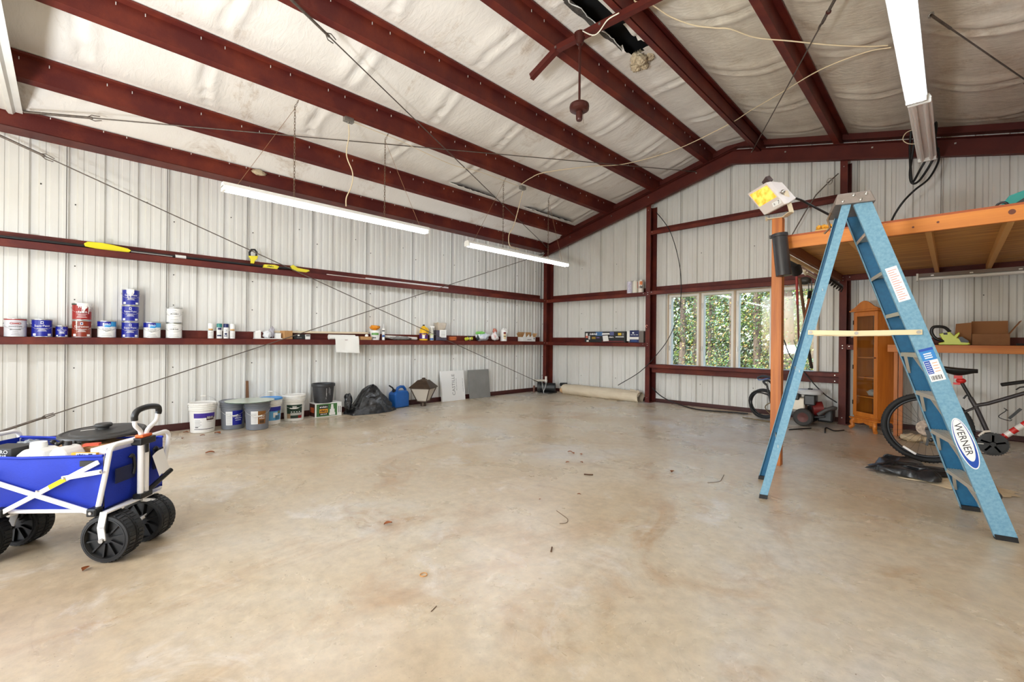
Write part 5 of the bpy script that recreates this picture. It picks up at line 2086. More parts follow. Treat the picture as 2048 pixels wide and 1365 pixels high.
mb.tube([(XR + .01, -YH - .006, .565), (0, -YH - .006, .553), (XF - .035, -YH - .006, .565)], .008, 6)
wob('hem', mb)
# mesh pockets on the front
xp = XF - .010
for y0, y1, z0, z1 in ((-.17, -.04, .40, .48), (.1, .18, .40, .52)):
    mb = MB().m(M_MESH)
    mb.bb((xp, y0, z0), (xp + .006, y1, z1))
    wob('pocket', mb)
for y, dz in ((-.06, 0), (.045, .02), (.12, .0)):
    mb = MB().m(M_WBLK)
    mb.tube(spline([(xp + .006, y - .02, .52 + dz), (xp + .012, y - .005, .53 + dz), (xp + .012, y + .01, .47 + dz), (xp + .008, y + .005, .42)], 5), .009, 6)
    wob('strap', mb)
mb = MB().m(M_WBLK)
mb.bb((XF - .13, -YH - .034, .515), (XF - .05, -YH - .026, .545))
wob('strap', mb)
# frame: front and rear hoops, bottom rails
for nm, x, s in (('frame_hoop', XF, 1), ('frame_hoop', XR, -1)):
    mb = MB().m(M_TUBEW)
    pts = [(x - s * .055, -YH - .012, .275)] + [(x - s * .02, -YH - .012, .45)] + arc((x, -YH + .03, .575), .04, pi, pi / 2, 5, (0, 1, 0), (0, 0, 1)) + [(x + s * .004, 0, .612)] + arc((x, YH - .03, .575), .04, pi / 2, 0, 5, (0, 1, 0), (0, 0, 1)) + [(x - s * .02, YH + .012, .45), (x - s * .055, YH + .012, .275)]
    mb.tube(pts, .0125, 12)
    wob(nm, mb)
for y in (-YH - .012, YH + .012):
    mb = MB().m(M_TUBEW)
    mb.tube([(XF - .055, y, .272), (XR + .055, y, .272)], .011, 10)
    wob('bottom_rail', mb)
for x in (XF - .05, XR + .05, -.06):
    mb = MB().m(M_TUBEW)
    mb.tube([(x, -YH - .012, .252), (x, YH + .012, .252)], .011, 10)
    wob('cross_rail', mb)
yb = -YH - .040
# scissor bars on the near side
for a, c in (((XF - .055, .27), (-.35, .52)), ((-.075, .27), (XF - .03, .54)), ((.24, .455), (XF - .012, .49)), ((XR + .05, .27), (-.13, .5))):
    mb = MB().m(M_TUBEW)
    mb.bar((a[0], yb, a[1]), (c[0], yb, c[1]), .012, .024, (0, 0, 1))
    b_ = wob('cross_brace', mb, bevel=.003)
    yb -= .0008
mb = MB().m(mat('yellow_sticker', (236, 214, 20), .4))
d = V((XF - .03 + .075, 0, .27)).normalized()
p0, p1 = V((-.075, yb - .008, .27)), V((XF - .03, yb - .008, .54))
mb.bar(p0.lerp(p1, .52), p0.lerp(p1, .68), .002, .023)
wob('sticker', mb)
for x, z in ((XF - .055, .275), (-.075, .275), (XR + .05, .275)):
    mb = MB().m(M_WBLK)
    mb.box((x, -YH - .03, z), (.05, .05, .045))
    j = wob('joint', mb, bevel=.008)
    mb = MB().m(M_BOLT)
    mb.cyl((x, -YH - .054, z), (x, -YH - .060, z), .008, 10)
    wob('bolt', mb, j)
for x, z in ((.125, .392), (XF - .014, .49), (.255, .46)):
    MB_ = MB().m(M_BOLT)
    MB_.cyl((x, -YH - .05, z), (x, -YH - .057, z), .006, 10)
    wob('rivet', MB_)
# wheels: hub disc with raised fins, ribbed tread in two bands


def wheel(cx, cy, w, r=.128):
    mb = MB().m(M_TYRE)
    R = Matrix.Rotation(pi / 2, 3, 'X')
    mb.lathe([(r * .80, -w / 2), (r * .95, -w / 2 + .002), (r * .97, -w / 2 + .014), (r * .97, -.006), (r * .93, -.004), (r * .93, .004), (r * .97, .006), (r * .97, w / 2 - .014), (r * .95, w / 2 - .002), (r * .80, w / 2)], 48, (cx, cy, r + .001), R, caps=False)
    for k in range(36):
        a = 2 * pi * k / 36
        for s in (-1, 1):
            c = V((cx + (r - .0035) * cos(a), cy + s * (w / 4), r + .001 + (r - .0035) * sin(a)))
            mb.box(c, (.007, w / 2 - .022, .012), Matrix.Rotation(-a, 3, 'Y'))
    t = wob('wheel', mb)
    mb = MB().m(M_WBLK)
    mb.lathe([(0, -w / 2 + .018), (.03, -w / 2 + .016), (.032, -w / 2 + .024), (r * .76, -w / 2 + .02), (r * .82, -w / 2 + .002), (r * .84, -w / 2 - .001), (r * .85, w / 2 + .001), (r * .76, w / 2 - .02), (0, w / 2 - .018)][::1], 40, (cx, cy, r + .001), R)
    for k in range(10):
        a = 2 * pi * k / 10 + .2
        c = V((cx + r * .5 * cos(a), cy - w / 2 + .014, r + .001 + r * .5 * sin(a)))
        mb.box(c, (r * .55, .012, .008), Matrix.Rotation(-a, 3, 'Y'))
    wob('hub', mb, t)
    return t


YW = (-.19, .055)
for y in YW:
    wheel(.45, y, .115)
for y in (-.215, .02):
    wheel(-.22, y, .115)
mb = MB().m(M_TUBEW)
yo = YW[0] - .066
mb.bar((.45, yo, .125), (.44, yo, .20), .006, .034, (1, 0, 0)).bar((.44, yo, .19), (.455, yo, .275), .006, .034, (1, 0, 0)).bar((.455, yo, .272), (.47, .0, .272), .034, .008).bar((.47, -.01, .272), (.455, .125, .268), .034, .008)
wob('front_fork', mb)
mb = MB().m(M_BOLT)
mb.cyl((.45, yo - .004, .129), (.45, yo - .014, .129), .012, 12)
wob('axle_bolt', mb)
mb = MB().m(M_TUBEW)
mb.bar((-.22, -.05, .13), (-.18, -.05, .26), .006, .034, (1, 0, 0))
wob('rear_bracket', mb)
mb = MB().m(M_TUBEW)
mb.tube([(.47, -.02, .26), (.50, .035, .235), (.50, .04, .2), (.46, .02, .15), (.45, -.06, .13)], .011, 8)
wob('axle_stay', mb)
# pull handle
for y in (-.038, .0):
    mb = MB().m(M_TUBEW)
    mb.cyl((.475, y, .29), (.475, y, .60), .0155, 14)
    wob('handle_tube', mb)
mb = MB().m(M_WBLK)
mb.bb((.45, -.065, .275), (.50, .025, .305))
wob('handle_clamp', mb, bevel=.006)
mb = MB().m(M_WBLK)
mb.bb((.445, -.075, .585), (.505, .04, .625))
wob('handle_clamp', mb, bevel=.006)
mb = MB().m(M_WBLK)
mb.bb((.492, -.03, .535), (.498, -.006, .60))
wob('handle_clip', mb, bevel=.002)
mb = MB().m(mat('wagon_orange', (214, 92, 30), .4))
mb.bb((.452, -.055, .625), (.498, .02, .642))
wob('release_button', mb, bevel=.005)
for s, y0 in ((-1, -.036), (1, .0)):
    yc = -.018
    mb = MB().m(M_TUBEW)
    mb.tube(spline([(.475, y0, .63), (.478, y0 + s * .012, .665), (.487, yc + s * .078, .705), (.492, yc + s * .088, .75)], 6), .0115, 10)
    wob('handle_arm', mb)
mb = MB().m(M_WBLK)
yc = -.018
mb.tube(spline([(.491, yc - .088, .735), (.494, yc - .09, .765), (.498, yc - .07, .79), (.5, yc, .80), (.498, yc + .07, .79), (.494, yc + .09, .765), (.491, yc + .088, .745)], 6), .0165, 12)
wob('handle_grip', mb)
mb = MB().m(mat('hang_tag_white', (236, 236, 236), .6))
mb.grid(lambda u, v: V((.49 + .02 * v, .03 + .085 * u + .03 * v, .50 - .13 * v + .03 * u + .006 * sin(4 * u))), 6, 6)
wob('paper_tag', mb)
mb = MB().m(M_WBLK)
mb.tube([(.472, .0, .29), (.475, .1, .33), (.48, .2, .37)], .014, 8)
wob('foot_lever', mb)


def wl(px, py, z):
    """wagon-frame point on a sight line at height z"""
    return at(px, py, 'Z', z)


def wp(x, y, z):
    return WC + V((x * cos(WA) - y * sin(WA), x * sin(WA) + y * cos(WA), z))


FLOORZ = .271
# contents: each thing reaches down to the wagon floor
p = wp(.09, .10, 0)
root = thing('round_lid', 'large round black lid with a knob lying in the wagon', 'lid', wp(.1, .10, .585), WA)
M_LID = mat('lid_black', (34, 34, 34), .45, col2=(48, 47, 45), scale=6, amt=1)


def lidP(mb):
    mb.M = Matrix.Translation(wp(.07, .20, .612)) @ Matrix.Rotation(WA, 4, 'Z') @ Matrix.Rotation(.05, 4, 'X')
    return mb


mb = lidP(MB().m(M_LID))
mb.lathe([(.205, -.012), (.21, -.006), (.207, .004), (.196, .008), (.185, .002), (.16, .004), (.15, .012), (.04, .018), (0, .018)], 48)
mb.obj('disc', root)
mb = lidP(MB().m(M_LID))
mb.lathe([(.028, .016), (.028, .026), (.042, .032), (.045, .042), (.04, .05), (0, .052)], 24)
mb.obj('knob', root)
mb = lidP(MB().m(mat('lid_scuff', (206, 202, 194), .6)))
mb.bar((-.09, -.055, .0172), (-.035, -.02, .0192), .012, .001)
mb.obj('paint_scuff', root)
# blue box of cartons holding it up
root = thing('cardboard_box', 'tan cardboard box lying open inside the wagon', 'box', wp(.1, .05, FLOORZ), WA)
mb = MB().m(M_CARD)
mb.M = Matrix.Translation(wp(.12, .075, 0)) @ Matrix.Rotation(WA, 4, 'Z')
mb.bb((-.17, -.115, FLOORZ + .001), (.16, .125, .568))
mb.obj('carton', root, bevel=.003)
mb = MB().m(mat('cardboard_inside', (214, 172, 124), .8))
mb.M = Matrix.Translation(wp(.12, .075, 0)) @ Matrix.Rotation(WA, 4, 'Z')
mb.bar((-.05, -.11, .571), (-.04, -.05, .573), .2, .003, (0, 0, 1))
mb.obj('flap', root)
root = thing('white_carton', 'plain white carton standing at the front of the wagon', 'box', wp(.34, 0, FLOORZ), WA)
mb = MB().m(mat('carton_offwhite', (226, 220, 226), .55))
mb.M = Matrix.Translation(wp(.345, .0, 0)) @ Matrix.Rotation(WA, 4, 'Z')
mb.bb((-.04, -.165, FLOORZ + .001), (.045, .17, .592))
mb.obj('carton', root, bevel=.003)
root = thing('plastic_jug', 'translucent white jug with a broad cap by the near wagon side', 'jug', wp(.02, -.12, FLOORZ), WA)
M_MILK = mat('milky_plastic', (232, 232, 230), .35)


def jg(mb):
    mb.M = Matrix.Translation(wp(.01, -.125, 0)) @ Matrix.Rotation(WA, 4, 'Z')
    return mb


mb = jg(MB().m(M_MILK))
mb.prism([(-.085, FLOORZ + .001), (.085, FLOORZ + .001), (.085, .52), (.06, .575), (.03, .59), (-.04, .59), (-.075, .56), (-.085, .52)], .12, (0, .06, 0), (1, 0, 0), (0, 0, 1))
mb.obj('body', root, bevel=.015)
jg(MB().m(M_WHITE)).lathe([(.036, .588), (.036, .605), (.034, .62), (0, .621)], 20, (-.012, 0, 0)).obj('cap', root)
mb = jg(MB().m(mat('jug_sticker', (226, 220, 214), .6)))
mb.bb((-.06, -.0615, .53), (.0, -.0605, .56))
mb.obj('sticker', root)
root = thing('plastic_jug', 'white jug with a slanting shoulder and black cap, right of the broad capped jug', 'jug', wp(.14, -.12, FLOORZ), WA)
mb = jg(MB().m(M_MILK))
mb.prism([(.09, FLOORZ + .001), (.205, FLOORZ + .001), (.205, .52), (.18, .57), (.16, .595), (.12, .6), (.095, .57)], .12, (0, .06, 0), (1, 0, 0), (0, 0, 1))
mb.obj('body', root, bevel=.012)
jg(MB().m(M_WBLK)).lathe([(.016, .598), (.016, .618), (0, .62)], 14, (.125, .02, 0)).obj('cap', root)
root = thing('lettered_carton', 'black carton lettered in white beside the capped jug', 'box', wp(-.16, -.1, FLOORZ), WA)
mb = MB().m(P_('carton_black', (30, 30, 32), .5))
mb.M = Matrix.Translation(wp(-.17, -.115, 0)) @ Matrix.Rotation(WA, 4, 'Z')
mb.bb((-.08, -.07, FLOORZ + .001), (.085, .07, .595))
mb.obj('carton', root, bevel=.003)
mb = MB().m(M_TXTW)
mb.M = Matrix.Translation(wp(-.17, -.115, 0)) @ Matrix.Rotation(WA, 4, 'Z')
mb.text('ZERO', .02, (.03, -.0705, .568), (1, 0, 0), (0, 0, 1), wmax=.075)
mb.marks(.007, (.04, -.0705, .555), (1, 0, 0), (0, 0, 1), .04, 4)
mb.obj('lettering', root)
root = thing('thin_carton', 'flat yellow and grey printed carton by the right wagon side', 'box', wp(.26, -.16, .5), WA)
mb = MB().m(P_('carton_amber2', (226, 166, 40), .5))
mb.M = Matrix.Translation(wp(.262, -.186, 0)) @ Matrix.Rotation(WA, 4, 'Z')
mb.bb((-.03, -.008, FLOORZ + .001), (.10, .008, .575))
mb.obj('carton', root)
mb = MB().m(P_('carton_silver2', (186, 188, 200), .5))
mb.M = Matrix.Translation(wp(.262, -.186, 0)) @ Matrix.Rotation(WA, 4, 'Z')
mb.bb((-.005, -.009, .555), (.098, -.0082, .574)).m(M_TXTK).bb((.06, -.0098, .558), (.08, -.0092, .571)).marks(.01, (.025, -.0092, .56), (1, 0, 0), (0, 0, 1), .045, 5)
mb.obj('label', root)
root = thing('black_strap', 'heap of black webbing strap on the cardboard in the wagon', 'strap', wp(.02, .03, .578), WA)
mb = MB().m(M_WBLK)
q = random.Random(5)
mb.tube(spline([wp(-.03 + .16 * i / 14 + q.uniform(-.012, .012), -.038 + q.uniform(-.012, .014), .5825 + q.uniform(0, .02)) for i in range(15)], 4), .009, 6)
mb.obj('webbing', root)
root = thing('red_packet', 'small red packet lying on the cardboard in the wagon', 'packet', wp(.2, -.04, .58), WA)
mb = MB().m(P_('packet_red', (206, 74, 40), .5))
mb.M = Matrix.Translation(wp(.215, -.05, .588)) @ Matrix.Rotation(WA + .4, 4, 'Z')
mb.box((0, 0, 0), (.07, .04, .012))
mb.obj('packet', root)
root = thing('clear_film', 'grey plastic film heaped at the left end of the wagon', 'film', wp(-.25, .06, .5), WA)
mb = MB().m(P_('grey_film2', (120, 126, 134), .2, bump=.8, bscale=30))
crumple(mb, wp(-.27, .09, .525), .075, .075, .05, 18, 4, 4)
mb.obj('film', root)
root = thing('bed_of_cartons', 'navy carton under the film in the wagon', 'box', wp(-.25, .09, FLOORZ), WA)
mb = MB().m(M_FABIN)
mb.M = Matrix.Translation(wp(-.25, .09, 0)) @ Matrix.Rotation(WA, 4, 'Z')
mb.bb((-.12, -.08, FLOORZ + .001), (.1, .1, .46))
mb.obj('carton', root)
# ================================================================== step ladder
lad = thing('step_ladder', 'tall blue fibreglass step ladder with a WERNER oval on its near rail', 'ladder', (6.75, -4.25, 0))
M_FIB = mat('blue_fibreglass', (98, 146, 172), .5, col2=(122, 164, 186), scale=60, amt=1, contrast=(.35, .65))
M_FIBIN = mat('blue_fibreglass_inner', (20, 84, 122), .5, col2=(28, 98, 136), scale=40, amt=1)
M_ALU = mat('ladder_aluminium', (206, 200, 186), .38, .55)
M_CAPM = mat('ladder_cap_metal', (150, 140, 134), .5, .5, col2=(126, 116, 110), scale=24, amt=1)
M_RUB = mat('ladder_foot_rubber', (20, 20, 22), .6)
NB, NT = V((7.435, -4.372, 0)), V((6.735, -4.53, 2.2))
FB, FT = V((7.285, -3.79, 0)), V((6.632, -4.145, 2.2))
RNB, RNT = V((6.158, -4.642, 0)), V((6.652, -4.548, 2.2))
RFB, RFT = V((5.998, -4.09, 0)), V((6.548, -4.165, 2.2))
wd_near = (NB - FB).normalized()
dep = (NB - RNB)
dep.z = 0
dep.normalize()


def rail(nm, pb, pt, w, fl, out, m1=M_FIB, m2=M_FIBIN):
    """channel: web toward 'out', flanges turned inward"""
    t = (pt - pb).normalized()
    o = (out - t * out.dot(t)).normalized()
    s = t.cross(o).normalized()
    mb = MB()
    pb = pb + V((0, 0, .012))

    def slab(a0, a1, b0, b1, m):
        mb.m(m)
        vs = []
        for p in (pb, pt):
            for a, b_ in ((a0, b0), (a1, b0), (a1, b1), (a0, b1)):
                vs.append(p + s * a + o * b_)
        mb.add(vs, [(0, 3, 2, 1), (4, 5, 6, 7), (0, 1, 5, 4), (1, 2, 6, 5), (2, 3, 7, 6), (3, 0, 4, 7)])
    slab(-w / 2, w / 2, -.003, 0, m1)
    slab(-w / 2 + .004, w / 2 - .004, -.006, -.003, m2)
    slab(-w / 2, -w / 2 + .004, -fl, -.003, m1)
    slab(w / 2 - .004, w / 2, -fl, -.003, m1)
    r = mb.obj(nm, lad)
    f = MB().m(M_RUB)
    vs = [pb + V((0, 0, -.0115)) + s * a + o * b_ for a, b_ in ((-w / 2 - .003, -fl - .002), (w / 2 + .003, -fl - .002), (w / 2 + .003, .003), (-w / 2 - .003, .003))]
    for v_ in vs:
        v_.z = .0005
    f.add(vs + [p + t * .02 + V((0, 0, .012)) for p in vs], [(0, 3, 2, 1), (4, 5, 6, 7), (0, 1, 5, 4), (1, 2, 6, 5), (2, 3, 7, 6), (3, 0, 4, 7)])
    f.obj('rubber_foot', r)
    return r, t, o, s


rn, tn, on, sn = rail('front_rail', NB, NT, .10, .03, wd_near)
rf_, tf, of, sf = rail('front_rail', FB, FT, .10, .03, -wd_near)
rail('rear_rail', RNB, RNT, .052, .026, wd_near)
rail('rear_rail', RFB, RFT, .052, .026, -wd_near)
for k in range(7):
    z = .29 + .2835 * k
    u = z / 2.2
    a, b_ = NB.lerp(NT, u), FB.lerp(FT, u)
    a = a - on * .006
    b_ = b_ - of * .006
    mb = MB().m(M_ALU)
    mb.bar(a, b_, .088, .004, (0, 0, 1))
    d = (b_ - a).normalized()
    fr = dep
    for s in (-1, 1):
        mb.bar(a + fr * (s * .042) - V((0, 0, .012)), b_ + fr * (s * .042) - V((0, 0, .012)), .003, .026)
    for q in (-.03, -.015, 0, .015, .03):
        mb.bar(a + fr * q + V((0, 0, .003)), b_ + fr * q + V((0, 0, .003)), .004, .003)
    st = mb.obj('step', lad)
    if k < 4:
        f = -dep * .036
        for p, q in ((a, b_), (b_, a)):
            e = (q - p)
            tt = tn if p is a else tf
            MB().m(M_ALU).bar(p + f + e * .26 - V((0, 0, .02)), p + f - tt * .16 + e * .01, .003, .018, dep).obj('step_brace', lad)
for z in (.42, 1.0, 1.6):
    u = z / 2.2
    MB().m(M_ALU).bar(RNB.lerp(RNT, u), RFB.lerp(RFT, u), .004, .025).obj('rear_brace', lad)
# cap
mb = MB().m(M_CAPM)
ctr = (NT + FT + RNT + RFT) / 4
wv = (NT - FT).normalized()
hw = .23
ux, uy = V((dep.x, dep.y, 0)), V((wv.x, wv.y, 0)).normalized()
ux = V((-uy.y, uy.x, 0)) if V((-uy.y, uy.x, 0)).dot(ux) > 0 else V((uy.y, -uy.x, 0))
c0 = V((ctr.x, ctr.y, 2.19))


def capq(a, b_, z):
    return c0 + ux * a + uy * b_ + V((0, 0, z))


mb.add([capq(-.115, -hw, 0), capq(.115, -hw, 0), capq(.115, hw, 0), capq(-.115, hw, 0), capq(-.10, -hw, .075), capq(.085, -hw, .075), capq(.085, hw, .075), capq(-.10, hw, .075)], [(0, 3, 2, 1), (4, 5, 6, 7), (0, 1, 5, 4), (1, 2, 6, 5), (2, 3, 7, 6), (3, 0, 4, 7)])
cap = mb.obj('top_cap', lad, bevel=.004)
mb = MB().m(M_BOLT)
for a, z in ((-.07, .02), (-.01, .055), (.03, .02), (.06, .055)):
    mb.ball(capq(a, hw, z), .011, 8, (1, .5, 1))
mb.obj('rivet', cap)
# spreaders
u = 1.285 / 2.2
for (a, b_, o) in ((NB.lerp(NT, u), RNB.lerp(RNT, u), on), (FB.lerp(FT, u), RFB.lerp(RFT, u), of)):
    m_ = a.lerp(b_, .55) + V((0, 0, -.006))
    mb = MB().m(mat('spreader_cream', (222, 204, 166), .5, .2))
    mb.bar(a + o * .012 + dep * .02, m_ + o * .014, .006, .034)
    mb.bar(m_ + o * .009, b_ + o * .012 - dep * .015, .006, .034)
    sp = mb.obj('spreader', lad, bevel=.002)
    mb = MB().m(M_BOLT)
    for p in (a, b_, m_):
        mb.cyl(p + o * .012, p + o * .024, .011, 12)
    mb.obj('rivet', sp)
# little hooks on the cap
MB().m(M_CHAIN).tube([capq(-.12, .05, -.01), capq(-.14, .06, -.06), capq(-.125, .06, -.12), capq(-.16, .05, -.16)], .008, 6).obj('cap_hook', lad)
# decals on the near rail
down = -tn
side_ = on.cross(down).normalized()      # letters' up


def onrail(u, off, lift=.001):
    return NB.lerp(NT, u) + side_ * off + on * lift


def decal(mb, u0, u1, o0, o1, lift):
    mb.add([onrail(u0, o0, lift), onrail(u0, o1, lift), onrail(u1, o1, lift), onrail(u1, o0, lift)], [(0, 1, 2, 3)])


def oval(mb, uc, L, W, lift, n=40):
    c = onrail(uc, 0, lift)
    mb.add([c + down * (L * cos(a)) + side_ * (W * sin(a)) for a in [2 * pi * k / n for k in range(n)]], [tuple(range(n))])


M_DB = P_('decal_blue', (28, 74, 168), .4)
M_DW = P_('decal_white', (236, 236, 236), .45)
uw = .262
mb = MB().m(M_DW)
oval(mb, uw, .165, .045, .001)
mb.m(M_DB)
oval(mb, uw, .158, .040, .0014)
mb.m(M_DW)
oval(mb, uw + .009, .136, .034, .0018)
mb.m(M_TXTK)
mb.text('WERNER', .036, onrail(uw + .012, -.018, .0018), down, side_, .0006, wmax=.205)
mb.obj('oval_decal', lad)
mb = MB().m(M_DW)
decal(mb, .44, .535, -.036, .038, .001)
mb.m(P_('decal_sky', (50, 130, 200), .4))
decal(mb, .50, .535, -.036, .038, .0014)
mb.m(M_DB)
decal(mb, .528, .535, -.036, .038, .0018)
decal(mb, .462, .499, -.034, -.004, .0014)
mb.m(M_DW)
for k in range(3):
    decal(mb, .506 + .006 * k, .509 + .006 * k, -.02, .02, .0018)
for k in range(6):
    decal(mb, .465 + .0055 * k, .4665 + .0055 * k, -.03, -.008, .0018)
mb.m(M_TXTK)
for k in range(8):
    decal(mb, .444, .456, -.028 + .007 * k, -.025 + .007 * k + .0015 * (k % 2), .0014)
mb.m(P_('decal_orange', (226, 160, 120), .5))
for k in range(4):
    decal(mb, .466 + .008 * k, .468 + .008 * k, .004, .03, .0014)
mb.obj('spec_decal', lad)
mb = MB().m(M_DW)
decal(mb, .68, .785, -.03, .034, .001)
mb.m(P_('decal_salmon', (226, 150, 140), .5))
for k in range(14):
    decal(mb, .686 + .0068 * k, .688 + .0068 * k, -.022, .01 + .016 * ((k * 5) % 3) / 2, .0014)
mb.obj('warning_decal', lad)
# ================================================================== loft, post, floodlight, hanging tools
M_PINE = mat('orange_pine', (214, 132, 48), .5, col2=(182, 98, 30), scale=3.2, amt=1, stretch=(.25, 6, 6), contrast=(.3, .7))
M_PINEV = mat('orange_pine_upright', (200, 118, 42), .5, col2=(150, 76, 24), scale=3.2, amt=1, stretch=(8, 8, .4), contrast=(.3, .72))
M_PINEY = mat('pine_joist', (204, 152, 84), .6, col2=(206, 150, 84), scale=4, amt=1, stretch=(8, .5, 8))
M_PLY = mat('plywood_underside', (222, 166, 88), .6, col2=(160, 104, 46), scale=2.2, amt=1, stretch=(.5, 7, 1), contrast=(.3, .7))
M_KNOT = mat('pine_knot', (104, 48, 24), .5)
YB = -3.42
po = thing('wooden_post', 'square orange timber post holding up the loft corner', 'post', (5.95, -3.46, 0))
MB().m(M_PINEV).bb((5.908, -3.51, .0), (6.0, -3.422, 2.44)).obj('timber', po, bevel=.003)
lo = thing('loft', 'wooden storage loft of pine beams and plywood', 'loft', (7.4, -1.9, 2.13))
MB().m(M_PINE).bb((6.0015, YB - .04, 2.135), (8.88, YB, 2.25)).obj('front_beam', lo, bevel=.003)
MB().m(mat('loft_edge', (160, 78, 32), .6)).bb((6.0015, YB - .035, 2.2505), (8.88, -.27, 2.268)).obj('deck_edge', lo)
MB().m(M_PLY).bb((6.02, YB + .003, 2.236), (8.88, -.27, 2.2498)).obj('plywood_deck', lo)
mb = MB().m(M_KNOT)
for x, z, r in ((7.5, 2.205, .02), (6.95, 2.185, .008), (7.1, 2.2, .009), (7.72, 2.2, .012)):
    mb.cyl((x, YB - .0405, z), (x, YB - .0412, z), r, 14)
mb.obj('knot', lo)
MB().m(mat('rim_board', (128, 70, 32), .6)).bb((5.975, YB + .004, 2.14), (6.015, -.3, 2.25)).obj('rim_joist', lo)
for x in (6.50, 7.02, 7.48, 8.1, 8.6):
    MB().m(M_PINEY).bb((x, YB + .003, 2.14), (x + .04, -.28, 2.2355)).obj('joist', lo, bevel=.002)
tag(MB().m(mat('pale_batten', (226, 196, 146), .6)).bar((5.957, -3.36, 2.118), (5.957, -.35, 2.118), .03, .035).obj('hanging_batten'), 'pale wooden batten fixed under the left edge of the loft', 'batten')
# yellow bundle on the loft edge
root = thing('brush_head', 'yellow bristled brush lying on the loft edge left of the ladder', 'brush', (6.3, -3.3, 2.27))
c = at(1648, 457, 'Y', -3.3)
mb = MB().m(mat('tan_block', (206, 166, 96), .6))
mb.box((c.x + .03, c.y + .02, 2.2685 + .02), (.2, .09, .04))
mb.obj('block', root, bevel=.004)
for k in range(4):
    mb = MB().m(mat('yellow_bristle', (222, 160, 50), .7, bump=.5, bscale=80))
    crumple(mb, (c.x - .04 + .042 * k, c.y, 2.2685 + .062), .024, .03, .022, 10, k, 4)
    mb.obj('bristle', root)
# teal thing at the far right of the deck
root = thing('teal_shell', 'teal plastic shell with a black loop at the right end of the loft', 'shell', (7.8, -3.2, 2.27))
pts = [at(1992, 412, 'Y', -3.25), at(2018, 393, 'Y', -3.25), at(2050, 381, 'Y', -3.25)]
z0 = 2.2685
mb = MB().m(mat('teal_plastic', (20, 132, 124), .4))
xa, xb = pts[0].x, pts[2].x
za = pts[2].z
mb.prism([(xa, z0 + .001), (xb + .5, z0 + .001), (xb + .5, za + .2), (xb, za), (pts[1].x, pts[1].z), (xa + .02, z0 + .03)], -.4, (0, -3.28, 0), (1, 0, 0), (0, 0, 1))
mb.obj('shell', root, bevel=.01)
mb = MB().m(M_TBLK)
mb.prism([(xa + .06, z0 + .004), (xb + .5, z0 + .004), (xb + .5, za + .05), (xb, za - .06)], .012, (0, -3.281, 0), (1, 0, 0), (0, 0, 1))
mb.obj('dark_underside', root)
c = at(2004, 408, 'Y', -3.3)
mb = MB().m(M_TBLK)
mb.tube([V((c.x + .03 * cos(a), -3.3, z0 + .022 + .03 * sin(a))) for a in [pi * (-.1 + 1.2 * k / 12) for k in range(13)]], .009, 8)
mb.obj('loop', root)


def at_plane(px, py, P0, Nn):
    d = _fw + (px - 1024) / F * _rt - (py - 682.5) / F * _up
    return EYE + d * ((P0 - EYE).dot(Nn) / d.dot(Nn))


# floodlight
fl = thing('floodlight', 'pale work floodlight with an amber lens on top of the post', 'lamp', (5.955, -3.465, 2.44))
M_LAMP = mat('lamp_putty', (206, 196, 190), .45)
P0 = at(1531, 397, 'Y', -3.62)
Nn = V((-.50, -.78, -.30)).normalized()
fc = [at_plane(a, c, P0, Nn) for a, c in ((1494, 388), (1532, 365), (1570, 409), (1528, 431))]
cc = sum(fc, V()) / 4
back = [cc + (p - cc) * .74 - Nn * .2 for p in fc]
mb = MB().m(M_LAMP)
mid = [p - Nn * .05 for p in fc]
mb.add(fc + mid + back, [(0, 1, 2, 3), (4, 5, 1, 0), (5, 6, 2, 1), (6, 7, 3, 2), (7, 4, 0, 3), (8, 9, 5, 4), (9, 10, 6, 5), (10, 11, 7, 6), (11, 8, 4, 7), (11, 10, 9, 8)])
mb.obj('housing', fl, bevel=.008, weld=True)
lq_ = [at_plane(a, c, P0 + Nn * .004, Nn) for a, c in ((1499, 390), (1533, 371), (1553, 394), (1519, 414))]
lm = bpy.data.materials.new('amber_lens')
lm.use_nodes = True
nt = lm.node_tree
b = nt.nodes['Principled BSDF']
tcx = nt.nodes.new('ShaderNodeTexCoord')
nz = nt.nodes.new('ShaderNodeTexNoise')
nz.inputs['Scale'].default_value = 16
nz.inputs['Detail'].default_value = 5
rp = nt.nodes.new('ShaderNodeValToRGB')
rp.color_ramp.elements[0].position = .3
rp.color_ramp.elements[1].position = .72
rp.color_ramp.elements[0].color = lin((236, 140, 20))
rp.color_ramp.elements[1].color = lin((255, 226, 110))
nt.links.new(tcx.outputs['Object'], nz.inputs['Vector'])
nt.links.new(nz.outputs['Fac'], rp.inputs['Fac'])
nt.links.new(rp.outputs['Color'], b.inputs['Base Color'])
nt.links.new(rp.outputs['Color'], b.inputs['Emission Color'])
b.inputs['Emission Strength'].default_value = .75
b.inputs['Roughness'].default_value = .15
mb = MB().m(lm)
mb.add(lq_ + [p - Nn * .003 for p in lq_], [(0, 1, 2, 3), (4, 7, 6, 5), (0, 4, 5, 1), (1, 5, 6, 2), (2, 6, 7, 3), (3, 7, 4, 0)])
ln = mb.obj('lens', fl)
ex = (fc[2] - fc[3]).normalized()
ey = ex.cross(-Nn).normalized()
if ey.dot(fc[1] - fc[2]) < 0:
    ey = -ey
ex = ey.cross(Nn).normalized()
pl = at_plane(1553, 407, P0 + Nn * .003, Nn)
mb = MB().m(M_WHITE)
mb.add([pl - ex * .05 - ey * .02, pl + ex * .055 - ey * .02, pl + ex * .055 + ey * .022, pl - ex * .05 + ey * .022], [(0, 1, 2, 3)])
mb.m(M_TXTK).text('7', .034, pl + ex * .028 - ey * .015, ex, ey, .001).text('9', .024, pl - ex * .025 - ey * .012, ex, ey, .001)
